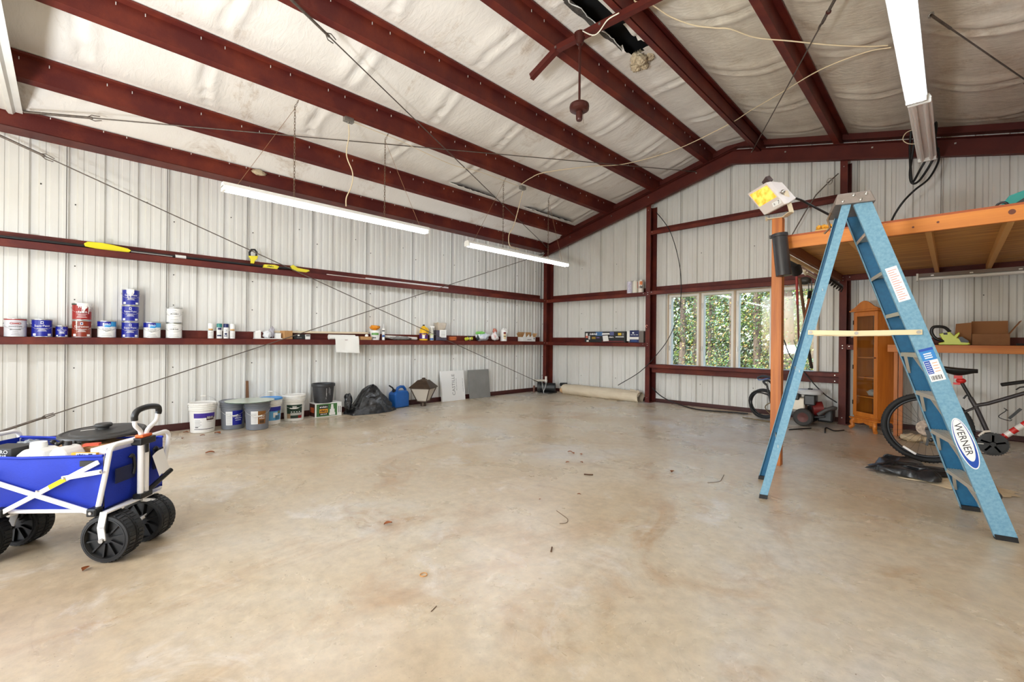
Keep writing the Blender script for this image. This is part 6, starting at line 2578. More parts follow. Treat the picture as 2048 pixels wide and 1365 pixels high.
mb.obj('number_plate', fl)
mb = MB().m(mat('lamp_knob', (60, 40, 36), .5))
kc = fc[1].lerp(mid[1], .5) - Nn * .03
ku = ((fc[1] - fc[2]).normalized() + (fc[1] - fc[0]).normalized()).normalized()
tp = fc[1].lerp(fc[0], .12) - Nn * .06
upv = (fc[1] - fc[2]).normalized()
mb.bar(tp - upv * .012, tp + upv * .05, .075, .05, Nn)
mb.obj('top_box', fl, bevel=.004)
M_YOKE = mat('lamp_yoke', (216, 200, 170), .45)
top = V((5.955, -3.466, 2.4412))
mb = MB().m(M_YOKE)
a1 = at_plane(1571, 382, P0 - Nn * .10, Nn)
a0 = at_plane(1531, 438, P0 - Nn * .02, Nn)
e1 = at_plane(1583, 424, P0 - Nn * .10, Nn)
e0 = at_plane(1535, 446, P0 - Nn * .03, Nn)
e0.z = max(e0.z, 2.449)
e1.z = max(e1.z, 2.455)
mb.bar(a1, e1, .008, .05, Nn)
mb.bar(e1, V((top.x + .05, top.y, 2.449)), .05, .008)
mb.bar(V((top.x + .055, top.y, 2.447)), V((top.x - .09, top.y - .03, 2.447)), .05, .008)
mb.bar(V((top.x - .09, top.y - .03, 2.447)), a0, .008, .05, Nn)
mb.obj('mount_yoke', fl, bevel=.002)
mb = MB().m(M_BOLT)
mb.ball(a1 + Nn * .03, .02, 10)
mb.obj('pivot_knob', fl)
lb_ = back[2] - Nn * .0
cord('lamp_cord', [at(1588, 396, 'Y', lb_.y + .03), at(1605, 402, 'Y', -3.2), at(1630, 415, 'Y', -3.1), at(1655, 428, 'Y', -3.0), at(1676, 438, 'Y', -2.95), at(1690, 452, 'Y', -2.95)], .011, M_BLKC, 'thick black cord from the floodlight to the loft deck')
# black pipe strapped to the post
root = thing('downpipe', 'short black plastic pipe strapped to the front of the post', 'pipe', (5.96, -3.58, 1.85))
p0, p1 = at(1559, 468, 'Y', -3.585), at(1567.5, 552, 'Y', -3.585)
M_PIPE = mat('pipe_black', (32, 30, 32), .4, col2=(44, 41, 43), scale=8, amt=1)
d = (p0 - p1).normalized()
mb = MB().m(M_PIPE)
R = d.to_track_quat('Z', 'Y').to_matrix()
L = (p0 - p1).length
mb.lathe([(.060, 0), (.0655, .002), (.0655, L), (.060, L), (.059, .01), (0, .01)], 28, p1, R)
mb.obj('pipe', root)
mb = MB().m(M_PIPE)
mb.lathe([(.0657, L - .035), (.071, L - .032), (.071, L - .002), (.0657, L)], 28, p1, R)
mb.box(p1 + d * (L - .02) + V((-.072, 0, 0)), (.03, .03, .03))
mb.obj('hanging_collar', root)
# ---- tools hung under the left edge of the loft
XT = 5.9
M_POLER = mat('pole_red', (150, 44, 40), .5)
M_POLEB = mat('pole_brown', (112, 78, 52), .6, col2=(84, 56, 36), scale=10, amt=1, stretch=(1, 1, .2))


def tpt(px, py, x=XT):
    return at(px, py, 'X', x)


root = thing('hanging_pole_tool', 'red handled tool hanging under the loft, nearest the post', 'garden tool', tpt(1593, 552))
MB().m(M_POLER).tube([tpt(1593, 553), tpt(1595, 610)], .013, 10).obj('sleeve', root)
MB().m(mat('pole_maroon', (96, 44, 40), .5)).tube([tpt(1595, 608), tpt(1598, 690)], .011, 10).obj('pole', root)
mb = MB().m(M_TBLK)
c = tpt(1590, 538)
mb.cyl(c + V((0, -.06, .06)), c + V((0, .08, -.03)), .06, 16)
mb.obj('head', root)
root = thing('hanging_pole_tool', 'dark brown handled tool crossing the fork under the loft', 'garden tool', tpt(1600, 556, XT - .05))
MB().m(M_POLEB).tube([tpt(1599, 556, XT - .05), tpt(1606, 610, XT - .05), tpt(1613, 655, XT - .05), tpt(1618, 700, XT - .05)], [.016, .018, .016, .014], 10).obj('pole', root)
MB().m(mat('pole_dark', (48, 38, 32), .6)).tube([tpt(1617, 700, XT - .05), tpt(1623, 736, XT - .05)], .019, 10).obj('grip', root)
mb = MB().m(mat('tool_cream', (214, 200, 172), .5))
c = tpt(1612, 548, XT - .05)
mb.tube(spline([c + V((0, -.09, .03)), c + V((0, -.02, -.01)), c + V((0, .05, .02)), c + V((0, .12, .01))], 5), .016, 8)
mb.obj('fork_head', root)
root = thing('hanging_fork', 'garden fork with a red lower handle hanging tines up under the loft', 'fork', tpt(1620, 590, XT + .04))
MB().m(mat('pole_redbrown', (150, 84, 54), .6)).tube([tpt(1619, 594, XT + .04), tpt(1607, 655, XT + .04), tpt(1598, 695, XT + .04)], .014, 10).obj('pole', root)
MB().m(M_POLER).tube([tpt(1598, 693, XT + .04), tpt(1590, 730, XT + .04), tpt(1581, 768, XT + .04)], .015, 10).obj('lower_handle', root)
MB().m(M_TBLK).tube([tpt(1618, 598, XT + .04), tpt(1620, 584, XT + .04)], .022, 10).obj('ferrule', root)
for dx, top_ in ((-2.5, 566), (3, 562), (9, 560)):
    MB().m(mat('tine_grey', (84, 84, 84), .4, .6)).tube(spline([tpt(1620, 585, XT + .04), tpt(1620 + dx, 578, XT + .04), tpt(1620 + dx * 1.1, top_, XT + .04)], 5), .006, 6).obj('tine', root)
root = thing('hanging_rake', 'black leaf rake head with short teeth hanging at the loft corner', 'rake', tpt(1668, 560, 5.97))
mb = MB().m(M_TBLK)
a, b_ = at(1640, 553, 'X', 5.9), at(1690, 561, 'Y', -.5)
a = V((6.02, -1.55, at(1648, 557, 'X', 5.9).z - .03))
b_ = V((6.04, -.42, 2.05))
mb.bar(a, b_, .02, .025)
mb.obj('bar', root)
for k in range(12):
    p = a.lerp(b_, .1 + .8 * k / 11)
    MB().m(M_TBLK).tube([p, p + V((.02, 0, -.05)), p + V((0, -.02, -.08 - .02 * (k % 2)))], .008, 6).obj('tooth', root)
root = thing('hanging_trimmer', 'dark round string trimmer head with pale shafts under the loft edge', 'trimmer', tpt(1612, 560, XT + .02))
MB().m(mat('trimmer_dark', (48, 44, 38), .5)).ball(tpt(1610, 562, XT - .12), .075, 16, (1, 1, .7)).obj('head', root)
for k, (q0, q1, mm) in enumerate((((1606, 542), (1640, 562), 'tool_cream'), ((1602, 534), (1652, 566), 'shaft_pink'), ((1598, 528), (1648, 552), 'shaft_dark'))):
    m_ = {'tool_cream': mat('tool_cream', (214, 200, 172), .5), 'shaft_pink': mat('shaft_pink', (206, 170, 160), .5), 'shaft_dark': M_TBLK}[mm]
    a, b_ = tpt(*q0, XT - .16 - .03 * k), tpt(*q1, XT - .16 - .03 * k)
    MB().m(m_).tube([a, b_], .014, 8).obj('shaft', root)
# ================================================================== cabinet, workbench, bicycle, washer, cloths
M_HONEY = mat('honey_pine', (216, 132, 48), .4, col2=(188, 104, 32), scale=3, amt=1, stretch=(6, 6, .5), contrast=(.3, .7), coat=.3)
M_CABIN = mat('cabinet_inside', (126, 82, 52), .6, col2=(104, 66, 42), scale=4, amt=1, stretch=(6, 6, .4))
M_HINGE = mat('dark_hinge', (40, 30, 26), .4, .5)
cb0, cb1 = V((6.195, -.50, 0)), V((6.492, -.772, 0))
ca = math.atan2(cb1.y - cb0.y, cb1.x - cb0.x)
cab = thing('display_cabinet', 'narrow honey pine display cabinet with an arched top and glass door', 'cabinet', (cb0 + cb1) / 2, ca)
W = (cb1 - cb0).length
D = .27


def cob(name, mb, parent=cab, **k):
    return mb.obj(name, parent, local=True, **k)


H = 1.66
zb = .17
mb = MB().m(M_HONEY)     # local: x along the front, -y is the front, y goes back
mb.bb((-W / 2, 0, zb), (-W / 2 + .018, D, H)).bb((W / 2 - .018, 0, zb), (W / 2, D, H)).bb((-W / 2, 0, H - .02), (W / 2, D, H)).bb((-W / 2, 0, zb), (W / 2, D, zb + .02))
cob('carcass', mb)
cob('back_panel', MB().m(M_CABIN).bb((-W / 2 + .018, D - .012, zb + .02), (W / 2 - .018, D - .002, H - .02)))
for z in (.46, .73, 1.01):
    cob('shelf', MB().m(M_HONEY).bb((-W / 2 + .018, .03, z), (W / 2 - .018, D - .013, z + .014)))
mb = MB().m(M_HONEY)
st = .055
mb.bb((-W / 2 + .004, -.02, zb + .025), (-W / 2 + .004 + st, -.002, H - .008)).bb((W / 2 - .004 - st, -.02, zb + .025), (W / 2 - .004, -.002, H - .008)).bb((-W / 2 + .004 + st, -.02, zb + .025), (W / 2 - .004 - st, -.002, zb + .025 + .06)).bb((-W / 2 + .004 + st, -.02, H - .068), (W / 2 - .004 - st, -.002, H - .008))
dr = cob('door', mb, bevel=.003)
cob('glass', MB().m(M_GLASS).bb((-W / 2 + .05, -.013, zb + .08), (W / 2 - .05, -.010, H - .06)), dr)
for z in (.35, .85, 1.48):
    cob('hinge', MB().m(M_HINGE).bb((-W / 2 - .003, -.024, z), (-W / 2 + .012, -.004, z + .06)), dr)
cob('knob', MB().m(M_KNOT).lathe([(.008, 0), (.012, .012), (.008, .02), (0, .022)], 12, (W / 2 - .03, -.02, 1.02), Matrix.Rotation(pi / 2, 3, 'X')), dr)
mb = MB().m(M_HONEY)
mb.bb((-W / 2 - .035, -.055, H), (W / 2 + .035, D + .01, H + .018)).bb((-W / 2 - .02, -.04, H + .018), (W / 2 + .02, D, H + .034))
cob('cornice', mb, bevel=.005)
n = 24
poly = [(-W / 2 - .015, 0)]
for i in range(n + 1):
    u = -1 + 2 * i / n
    poly.append((u * (W / 2 - .0), .012 + .10 * (.5 + .5 * cos(pi * u)) ** .8))
poly += [(W / 2 + .015, 0)]
cob('arched_crest', MB().m(M_HONEY).prism(poly, .018, (0, -.02, H + .034), (1, 0, 0), (0, 0, 1)), bevel=.002)
cob('base_board', MB().m(M_HONEY).bb((-W / 2 - .03, -.05, zb - .02), (W / 2 + .03, D + .005, zb)), bevel=.006)
poly = [(-W / 2, 0), (W / 2, 0), (W / 2, -.055), (W / 2 - .06, -.06)] + [(x, -.035 - .03 * (1 - abs(cos(3 * pi * x / W)))) for x in (.08, .04, 0, -.04, -.08)] + [(-W / 2 + .06, -.06), (-W / 2, -.055)]
cob('apron', MB().m(M_HONEY).prism(poly, .015, (0, -.02, zb - .02), (1, 0, 0), (0, 0, 1)))
for sx in (-1, 1):
    for sy, y in ((-1, -.02), (1, D - .03)):
        prof = [V((sx * (W / 2 - .035), y, zb - .02)), V((sx * (W / 2 - .01), y + sy * .02, .10)), V((sx * (W / 2 - .02), y + sy * .012, .05)), V((sx * (W / 2 + .012), y + sy * .03, .018))]
        cob('leg', MB().m(M_HONEY).tube(spline(prof, 5), [.036 - .0012 * i for i in range(16)] if False else .026, 10))
root = thing('wrapped_glassware', 'clear wrapped glassware on the lower shelf of the display cabinet', 'glassware', world_of(cab) @ V((.02, .13, .475)))
mb = MB().m(P_('clear_wrap', (196, 190, 184), .12, alpha=.6))
crumple(mb, world_of(cab) @ V((.02, .12, .53)), .085, .06, .05, 14, 2, 6)
mb.obj('wrap', root)

# ---- workbench
bn = thing('workbench', 'long pine workbench against the back wall', 'workbench', (7.7, -.55, 0))
MB().m(M_PINE).bb((6.58, -.8, 1.105), (8.88, -.762, 1.2)).obj('front_board', bn, bevel=.003)
MB().m(mat('bench_deck', (132, 76, 44), .6)).bb((6.74, -.762, 1.19), (8.88, -.258, 1.204)).obj('bench_top', bn)
mb = MB().m(M_PINEV)
for x0, x1 in ((6.643, 6.683), (6.69, 6.732)):
    MB().m(M_PINEV).bb((x0, -.7615, 0.001), (x1, -.68, 1.19)).obj('leg', bn, bevel=.002)
MB().m(M_PINEV).bb((8.7, -.7615, .001), (8.78, -.68, 1.19)).obj('leg', bn)
# chainsaw
BZ = 1.2045
cs = thing('chainsaw', 'yellow green electric chainsaw with a black handle on the workbench', 'chainsaw', (7.1, -.62, BZ))
M_LIME = P_('saw_lime', (202, 214, 40), .35)


def cpt(px, py, y=-.62):
    return at(px, py, 'Y', y)


def outline(pts, y):
    return [((cpt(a, c, y)).x, (cpt(a, c, y)).z) for a, c in pts]


o_ = outline([(1878, 668), (1900, 664), (1908, 672), (1918, 664), (1920, 668), (1914, 676), (1934, 682), (1941, 689), (1935, 691.5), (1878, 691.5), (1876, 687), (1888, 684), (1882, 675)], -.66)
o_ = [(x, max(z, BZ + .0005)) for x, z in o_]
MB().m(M_LIME).prism(o_, -.12, (0, -.66, 0), (1, 0, 0), (0, 0, 1)).obj('body', cs, bevel=.006)
MB().m(M_TBLK).tube(spline([cpt(1900, 664, -.62), cpt(1888, 655, -.64), cpt(1868, 654.5, -.66), cpt(1863, 664, -.66), cpt(1870, 676, -.66), cpt(1884, 682, -.65), cpt(1892, 682, -.63)], 6), .018, 10).obj('handle', cs)
o_ = outline([(1916, 675), (1924, 674), (1938, 683), (1936, 686), (1922, 685)], -.665)
MB().m(M_TBLK).prism(o_, -.01, (0, -.664, 0), (1, 0, 0), (0, 0, 1)).obj('side_cover', cs)
MB().m(M_TXTK).bb((cpt(1887, 668, -.66).x, -.6615, cpt(1887, 670, -.66).z), (cpt(1895, 668, -.66).x, -.6602, cpt(1887, 666, -.66).z)).obj('badge', cs)
# big open carton
root = thing('open_carton', 'large brown open carton on the workbench behind the chainsaw', 'box', (7.45, -.5, BZ))
xa, xb = at(1944, 690, 'Y', -.56).x, at(2020, 690, 'Y', -.56).x
za = at(1980, 668, 'Y', -.56).z
MB().m(M_CARDD).bb((xa, -.56, BZ), (xb, -.30, za)).obj('carton', root, bevel=.002)
zt = at(1980, 641, 'Y', -.56).z
MB().m(mat('carton_flap', (160, 110, 70), .8)).bar((( xa + xb) / 2, -.305, za), ((xa + xb) / 2, -.29, zt), xb - xa, .005, (0, -1, 0)).obj('flap', root)
fa_ = at(1908, 688, 'Y', -.47)
MB().m(mat('carton_flap', (160, 110, 70), .8)).prism([(fa_.x, BZ + .004), (xa - .004, BZ + .004), (xa - .004, zt - .02), (fa_.x + .015, zt - .035)], -.005, (0, -.47, 0), (1, 0, 0), (0, 0, 1)).obj('flap', root)
MB().m(mat('carton_flap', (160, 110, 70), .8)).bar((xb, -.44, za), (xb + .09, -.44, zt - .01), .24, .005, (-.9, 0, .3)).obj('flap', root)
for k, x in enumerate((6.85, 7.75)):
    MB().m(M_TBLK) if False else None
tag(MB().m(M_TBLK).tube([(7.72, -.6, BZ + .012), (7.9, -.58, BZ + .012), (8.3, -.6, BZ + .012)], .012, 8).obj('black_bar'), 'thin black bar lying on the workbench right of the open carton', 'bar')
tag(MB().m(P_('bar_maroon', (90, 40, 44), .5)).tube([(6.78, -.66, BZ + .011), (6.95, -.64, BZ + .011), (7.0, -.63, BZ + .011)], .011, 8).obj('maroon_bar'), 'short maroon bar beside the chainsaw on the workbench', 'bar')

# ---- bicycle
YB_ = -2.25
bk = thing('bicycle', 'dark mountain bike with a red and white down tube behind the ladder', 'bicycle', (7.5, YB_, 0))
M_RUBB = mat('tyre_rubber', (26, 26, 27), .7)
M_RIM = mat('bike_rim', (44, 44, 46), .4, .4)
M_FRM = mat('bike_grey', (64, 60, 62), .35, .4)
M_SPOKE = mat('spoke_steel', (70, 66, 62), .4, .7)
M_BRED = P_('bike_red', (204, 30, 26), .35)
M_BWHT = P_('bike_white', (230, 226, 222), .35)
M_BBLK = P_('bike_black', (20, 20, 21), .45)


def bp_(px, py, dy=0.0):
    return at(px, py, 'Y', YB_ + dy)


def bwheel(c, r):
    circ = lambda R_, n: [c + V((R_ * cos(a), 0, R_ * sin(a))) for a in [2 * pi * k / n for k in range(n)]]
    mb = MB().m(M_RUBB)
    mb.tube(circ(r - .026, 64), .026, 12, closed=True)
    for k in range(72):
        a = 2 * pi * k / 72
        for s in (-1, 1):
            mb.box(c + V(((r - .003) * cos(a), s * .012, (r - .003) * sin(a))), (.008, .012, .012), Matrix.Rotation(-a, 3, 'Y'))
    w_ = mb.obj('wheel', bk)
    mb = MB().m(M_RIM)
    mb.tube(circ(r - .06, 64), .014, 8, closed=True)
    mb.obj('rim', w_)
    mb = MB().m(M_SPOKE)
    for k in range(28):
        a = 2 * pi * k / 28
        h = a + (.5 if k % 2 else -.5)
        s = .025 if k % 4 < 2 else -.025
        mb.tube([c + V((.022 * cos(h), s, .022 * sin(h))), c + V(((r - .065) * cos(a), 0, (r - .065) * sin(a)))], .0014, 4)
    mb.obj('spokes', w_)
    MB().m(M_FRM).cyl(c + V((0, -.05, 0)), c + V((0, .05, 0)), .022, 14).obj('hub', w_)
    return w_


RC = V((7.0, YB_, .355))
wh = bwheel(RC, .354)
a, b_ = bp_(1806, 893, -.03), bp_(1832, 909, -.03)
MB().m(M_BWHT).bar(a, b_, .004, .02, (0, 0, 1)).obj('reflector', wh)
FC_ = V((8.1, YB_, .355))
bwheel(FC_, .354)
hub = RC
bb_ = bp_(1985, 887)
sc_ = bp_(1952, 815)
seatc = bp_(1920, 760)
MB().m(M_FRM).tube([bb_, sc_, sc_.lerp(seatc, .35)], .019, 14).obj('seat_tube', bk)
MB().m(M_BBLK).tube([sc_.lerp(seatc, .3), seatc], .0145, 12).obj('seat_post', bk)
tt1 = bp_(2048, 787)
ht = sc_ + (tt1 - sc_) * 1.75
MB().m(M_FRM).tube([bp_(1949, 812), bp_(1975, 808), tt1, ht], .0175, 14).obj('top_tube', bk)
hb = V((ht.x + .05, YB_, ht.z - .12))
# down tube in red and white bands
dt = [bb_, hb]
fr_ = [0, .06, .13, .18, .25, .32, .40, 1.0]
cols = [M_FRM, M_BWHT, M_BRED, M_BWHT, M_BRED, M_BWHT, M_BRED]
for i in range(7):
    MB().m(cols[i]).tube([bb_.lerp(hb, fr_[i]), bb_.lerp(hb, fr_[i + 1])], .026, 14).obj('down_tube', bk)
dd = (hb - bb_).normalized()
uu = V((0, -1, 0)).cross(dd).normalized()
mb = MB().m(M_BWHT)
mb.marks(.03, bb_.lerp(hb, .46) + V((0, -.0268, 0)) - uu * .015, dd, uu, .06, 2)
mb.obj('white_mark', bk)
MB().m(M_FRM).tube([ht + V((-.01, 0, .05)), hb + V((.005, 0, -.03))], .022, 14).obj('head_tube', bk)
for s in (-1, 1):
    MB().m(M_FRM).tube([sc_ + V((0, s * .02, 0)), hub + V((0, s * .065, 0))], .009, 10).obj('seat_stay', bk)
    MB().m(M_BBLK).tube([bb_ + V((-.02, s * .035, 0)), hub + V((0, s * .065, 0))], .011, 10).obj('chain_stay', bk)
    MB().m(M_BBLK).tube([hb + V((.02, s * .06, -.05)), FC_ + V((0, s * .06, 0))], .014, 10).obj('fork_leg', bk)
# saddle
s0, s1 = bp_(1879, 737), bp_(1956, 740)
mb = MB().m(M_BBLK)


def sad(u, v):
    x = s0.x + (s1.x - s0.x) * u
    hw = .075 * (1 - u) ** .7 + .02 + .01 * sin(pi * u)
    if u < .04:
        hw *= .75
    a = 2 * pi * v
    top_ = s0.z + .004 - .012 * u + .012 * (1 - u) ** 3
    return V((x, YB_ + hw * cos(a), top_ + (.012 * sin(a) if sin(a) > 0 else (.045 + .02 * sin(pi * u)) * sin(a) * (.6 + .4 * sin(pi * min(1, u + .1))))))


mb.grid(sad, 22, 18)
mb.obj('saddle', bk)
mb = MB().m(M_BRED)
c = bp_(1922, 762)
mb.ball(c, .034, 14, (1.1, 1, .8)).box(c + V((-.02, 0, .035)), (.06, .04, .03)).box(c + V((-.03, 0, -.03)), (.05, .04, .02))
mb.obj('tail_light', bk)
MB().m(M_BBLK).tube([bp_(1940, 788), bp_(1932, 792), bp_(1927, 798)], .008, 8).obj('seat_clamp', bk)
# drivetrain
cr = bb_ + V((0, -.06, 0))
mb = MB().m(M_BBLK)
R = Matrix.Rotation(pi / 2, 3, 'X')
mb.lathe([(.085, -.004), (.104, -.003), (.104, .003), (.085, .004), (.085, -.004)], 40, cr, R, caps=False)
for k in range(36):
    a = 2 * pi * k / 36
    mb.box(cr + V((.106 * cos(a), 0, .106 * sin(a))), (.008, .004, .006), Matrix.Rotation(-a, 3, 'Y'))
mb.lathe([(0, -.003), (.09, -.003), (.09, .003), (0, .003)], 32, cr, R)
mb.lathe([(.0, -.012), (.022, -.012), (.024, .006), (.02, .03)], 20, cr, R)
for k in range(5):
    a = 2 * pi * k / 5 + .3
    mb.bar(cr, cr + V((.09 * cos(a), 0, .09 * sin(a))), .016, .006, (0, 1, 0))
mb.obj('chainring', bk)
MB().m(M_BBLK).bar(cr + V((0, -.014, 0)), cr + V((-.17, -.02, -.005)), .014, .02).obj('crank_arm', bk)
MB().m(M_BOLT).bar(cr + V((-.06, -.03, -.002)), cr + V((-.1, -.03, -.004)), .004, .008).obj('crank_mark', bk)
mb = MB().m(mat('cassette_steel', (150, 132, 116), .4, .7, col2=(70, 58, 50), scale=40, amt=1))
for k in range(7):
    r_k = .075 - .007 * k
    mb.lathe([(.01, -.0015), (r_k, -.0015), (r_k, .0015), (.01, .0015)], 28, hub + V((0, -.022 - .005 * k, 0)), R)
mb.obj('cassette', bk)
mb = MB().m(M_BBLK)
dq = hub + V((.03, -.06, -.06))
mb.bar(hub + V((.01, -.06, -.01)), dq + V((.0, 0, -.02)), .014, .03, (1, 0, 0)).ball(dq + V((.01, 0, -.05)), .022, 10, (1, .4, 1)).bar(dq, dq + V((-.02, 0, -.11)), .01, .022, (1, 0, 0))
mb.obj('derailleur', bk)
mb = MB().m(M_BBLK)
mb.tube([hub + V((-.0, -.035, .05)), cr + V((0, .005, .104))], .004, 5)
mb.tube([dq + V((0, .02, -.1)), cr + V((0, .005, -.104))], .004, 5)
mb.obj('chain', bk)
mb = MB().m(mat('chain_guard_white', (226, 218, 206), .5))
mb.tube([bp_(1958, 873, -.05), bp_(1968, 864, -.05), bp_(1981, 863, -.05)], .011, 8)
mb.obj('front_mech', bk)
# bottle cage
mb = MB().m(M_BBLK)
for s in (-1, 1):
    mb.tube(spline([bp_(2024, 840, s * .02), bp_(2018, 842, s * .03), bp_(1997, 834, s * .034), bp_(2012, 822, s * .034), bp_(2008, 817, s * .03), bp_(2016, 822, s * .02)], 5), .0035, 6)
mb.obj('bottle_cage', bk)
MB().m(M_BBLK).bar(bp_(2018, 838), bp_(2042, 818), .02, .02, uu).obj('pump', bk)
# bars
g0, g1 = bp_(2003, 770, -.3), bp_(2046, 764, -.3)
st0 = ht + V((.0, 0, .08))
MB().m(M_BBLK).tube([V((g0.x, YB_ - .34, g0.z)), V((g0.x + .02, YB_ - .22, g0.z))], .017, 12) if False else None
gl0, gl1 = at(2003, 770, 'Y', -2.45), at(2048, 764, 'Y', -2.4)
MB().m(M_BBLK).tube([gl0, gl1], .0165, 12).obj('grip', bk)
MB().m(M_FRM).tube([gl1, gl1 + V((.08, .05, .0)), ht + V((-.02, -.03, .09)), ht + V((.0, .1, .09)), ht + V((-.05, .36, .08))], .011, 10).obj('handlebar', bk)
MB().m(M_BBLK).tube([ht + V((0, 0, .04)), ht + V((-.015, 0, .09))], .02, 12).obj('stem', bk)
MB().m(M_BBLK).tube([at(2032, 780, 'Y', -2.43), at(2040, 775, 'Y', -2.42), at(2052, 774, 'Y', -2.40), gl1 + V((.07, .04, -.01))], .006, 8).obj('brake_lever', bk)

# ---- cloths on the floor
M_TARP = mat('black_tarp', (26, 27, 29), .38, bump=.7, bscale=14, spec=.6)
M_DROP = mat('drop_cloth_canvas', (232, 214, 182), .85, col2=(200, 178, 142), scale=4, amt=1, bump=.3, bscale=16)


def sheet_on_floor(name, part, poly, m, label, cat, h, seed, nx=46, ny=46, zoff=.004, fold=1.0):
    """rumpled cloth filling a quad on the floor"""
    A_, B_, C_, D_ = [V((p[0], p[1], 0)) for p in poly]

    def fn(u, v):
        p = A_.lerp(B_, u).lerp(D_.lerp(C_, u), v)
        e = min(1, u * 11, (1 - u) * 11, v * 11, (1 - v) * 11) ** .6
        w_ = noise.noise(V((p.x * 2.6, p.y * 2.6, seed)))
        w2 = noise.noise(V((p.x * 8, p.y * 8, seed + 3)))
        w3 = abs(noise.noise(V((p.x * 5 + p.y * 3, p.y * 4, seed + 6))))
        p = p + V((.09 * noise.noise(V((u * 5, v * 5, seed + 8))), .09 * noise.noise(V((u * 5, v * 5, seed + 12))), 0))
        p.z = zoff + e * max(0, h * (.62 + .35 * w_) + .34 * h * fold * w2 - .5 * h * w3) + .003
        return p
    root = thing(name, label, cat, (A_ + C_) / 2)
    mb = MB().m(m)
    mb.grid(fn, nx, ny)
    mb.obj(part, root)
    return root


sheet_on_floor('drop_cloth', 'cloth', [(6.84, -3.12), (7.42, -3.36), (7.60, -3.0), (7.2, -2.72)], M_DROP, 'beige canvas drop cloth spread under the black tarp by the ladder', 'cloth', .012, 3, zoff=.002)
sheet_on_floor('black_tarp', 'tarp', [(6.60, -3.06), (7.08, -3.20), (7.20, -2.72), (6.72, -2.50)], M_TARP, 'crumpled black tarp heaped in front of the bicycle wheel', 'tarp', .095, 9, 60, 60, zoff=.022)
root = thing('pale_tube', 'beige cardboard tube end lying on the drop cloth behind the ladder rail', 'tube', (7.45, -3.05, .03))
a, b_ = at(1976, 962, 'Z', .06), at(1992, 992, 'Z', .06)
MB().m(M_CARD).cyl(a, b_, .03, 16).obj('tube', root)
MB().m(M_TBLK).cyl(b_, b_ + (b_ - a).normalized() * .02, .032, 16).obj('end_plug', root)
root = thing('rag_pile', 'heap of tan and black rags on the floor by the workbench leg', 'rags', (6.9, -1.0, 0))
for k, (x, y, r, mm) in enumerate(((6.85, -1.02, .12, M_DROP), (7.02, -1.0, .1, M_DROP), (6.78, -.95, .07, M_TARP), (7.12, -1.06, .08, M_TARP))):
    mb = MB().m(mm)
    crumple(mb, (x, y, r * .42), r, r * .8, r * .36, 12, k, 4)
    mb.obj('rag', root)

# ---- pressure washer
pw = thing('pressure_washer', 'petrol pressure washer with a black engine and dark red pump below the window', 'pressure washer', (5.6, -.75, 0))
M_WTY = mat('washer_tyre', (48, 46, 44), .7)
M_WRIM = mat('washer_rim_red', (82, 40, 34), .5, .3)


def ppt(px, py, y):
    return at(px, py, 'Y', y)


wc = ppt(1606.5, 834, -.84)
R = Matrix.Rotation(pi / 2, 3, 'X')
r_w = wc.z
r_w = .128
for nm, c in (('wheel', V((wc.x, -.84, r_w + .001))), ('wheel', V((wc.x, -.40, r_w + .001)))):
    w_ = MB().m(M_WTY).lathe([(.07, -.04), (.11, -.042), (.126, -.03), (.128, 0), (.126, .03), (.11, .042), (.07, .04)], 36, c, R, caps=False).obj(nm, pw)
    MB().m(M_WRIM).lathe([(0, -.035), (.02, -.04), (.022, -.022), (.05, -.02), (.07, -.038), (.074, 0), (.07, .038), (0, .03)], 28, c, R).obj('rim', w_)
M_WFR = P_('washer_frame', (34, 34, 36), .45)
x0 = wc.x
mb = MB().m(M_WFR)
for y in (-.76, -.48):
    mb.tube([(x0 + .25, y, .16), (x0 + .12, y, .13), (x0 - .35, y, .14), (x0 - .45, y, .3), (x0 - .5, y, .55)], .014, 10)
mb.obj('frame', pw)
MB().m(M_WFR).bb((x0 - .35, -.76, .135), (x0 + .15, -.48, .15)).obj('deck', pw)
MB().m(M_WFR).tube(spline([(x0 - .5, -.76, .55), (x0 - .55, -.76, .6), (x0 - .56, -.62, .61), (x0 - .55, -.48, .6), (x0 - .5, -.48, .55)], 5), .016, 10).obj('handle', pw)
MB().m(P_('washer_engine_silver', (196, 186, 170), .4, .3)).bb((x0 - .18, -.74, .2), (x0 + .0, -.56, .40)).obj('engine_block', pw, bevel=.02)
MB().m(P_('washer_black', (28, 28, 30), .4)).bb((x0 - .01, -.77, .3), (x0 + .13, -.57, .45)).obj('air_filter', pw, bevel=.015)
MB().m(P_('washer_black', (28, 28, 30), .4)).bb((x0 - .17, -.76, .36), (x0 - .07, -.6, .46)).obj('carburettor', pw, bevel=.02)
MB().m(P_('washer_tank', (206, 208, 210), .35)).lathe([(.12, 0), (.16, .01), (.165, .05), (.14, .075), (0, .085)], 28, (x0 + .03, -.6, .445)).obj('fuel_tank', pw)
MB().m(P_('washer_black', (28, 28, 30), .4)).lathe([(.03, 0), (.032, .02), (0, .022)], 14, (x0 + .05, -.66, .52)).obj('fuel_cap', pw)
MB().m(P_('washer_red', (110, 22, 20), .4)).cyl((x0 + .08, -.66, .24), (x0 + .2, -.62, .26), .10, 22).obj('recoil_cover', pw)
MB().m(P_('washer_black', (28, 28, 30), .4)).bb((x0 + .12, -.6, .05), (x0 + .32, -.4, .25)).obj('pump_body', pw, bevel=.03)
MB().m(P_('washer_grey', (70, 66, 64), .5)).tube([(x0 + .16, -.72, .17), (x0 + .26, -.72, .25), (x0 + .34, -.7, .29), (x0 + .37, -.68, .28)], [.03, .028, .03, .026], 10).obj('exhaust', pw)
mb = MB().m(P_('washer_foot', (20, 20, 20), .6))
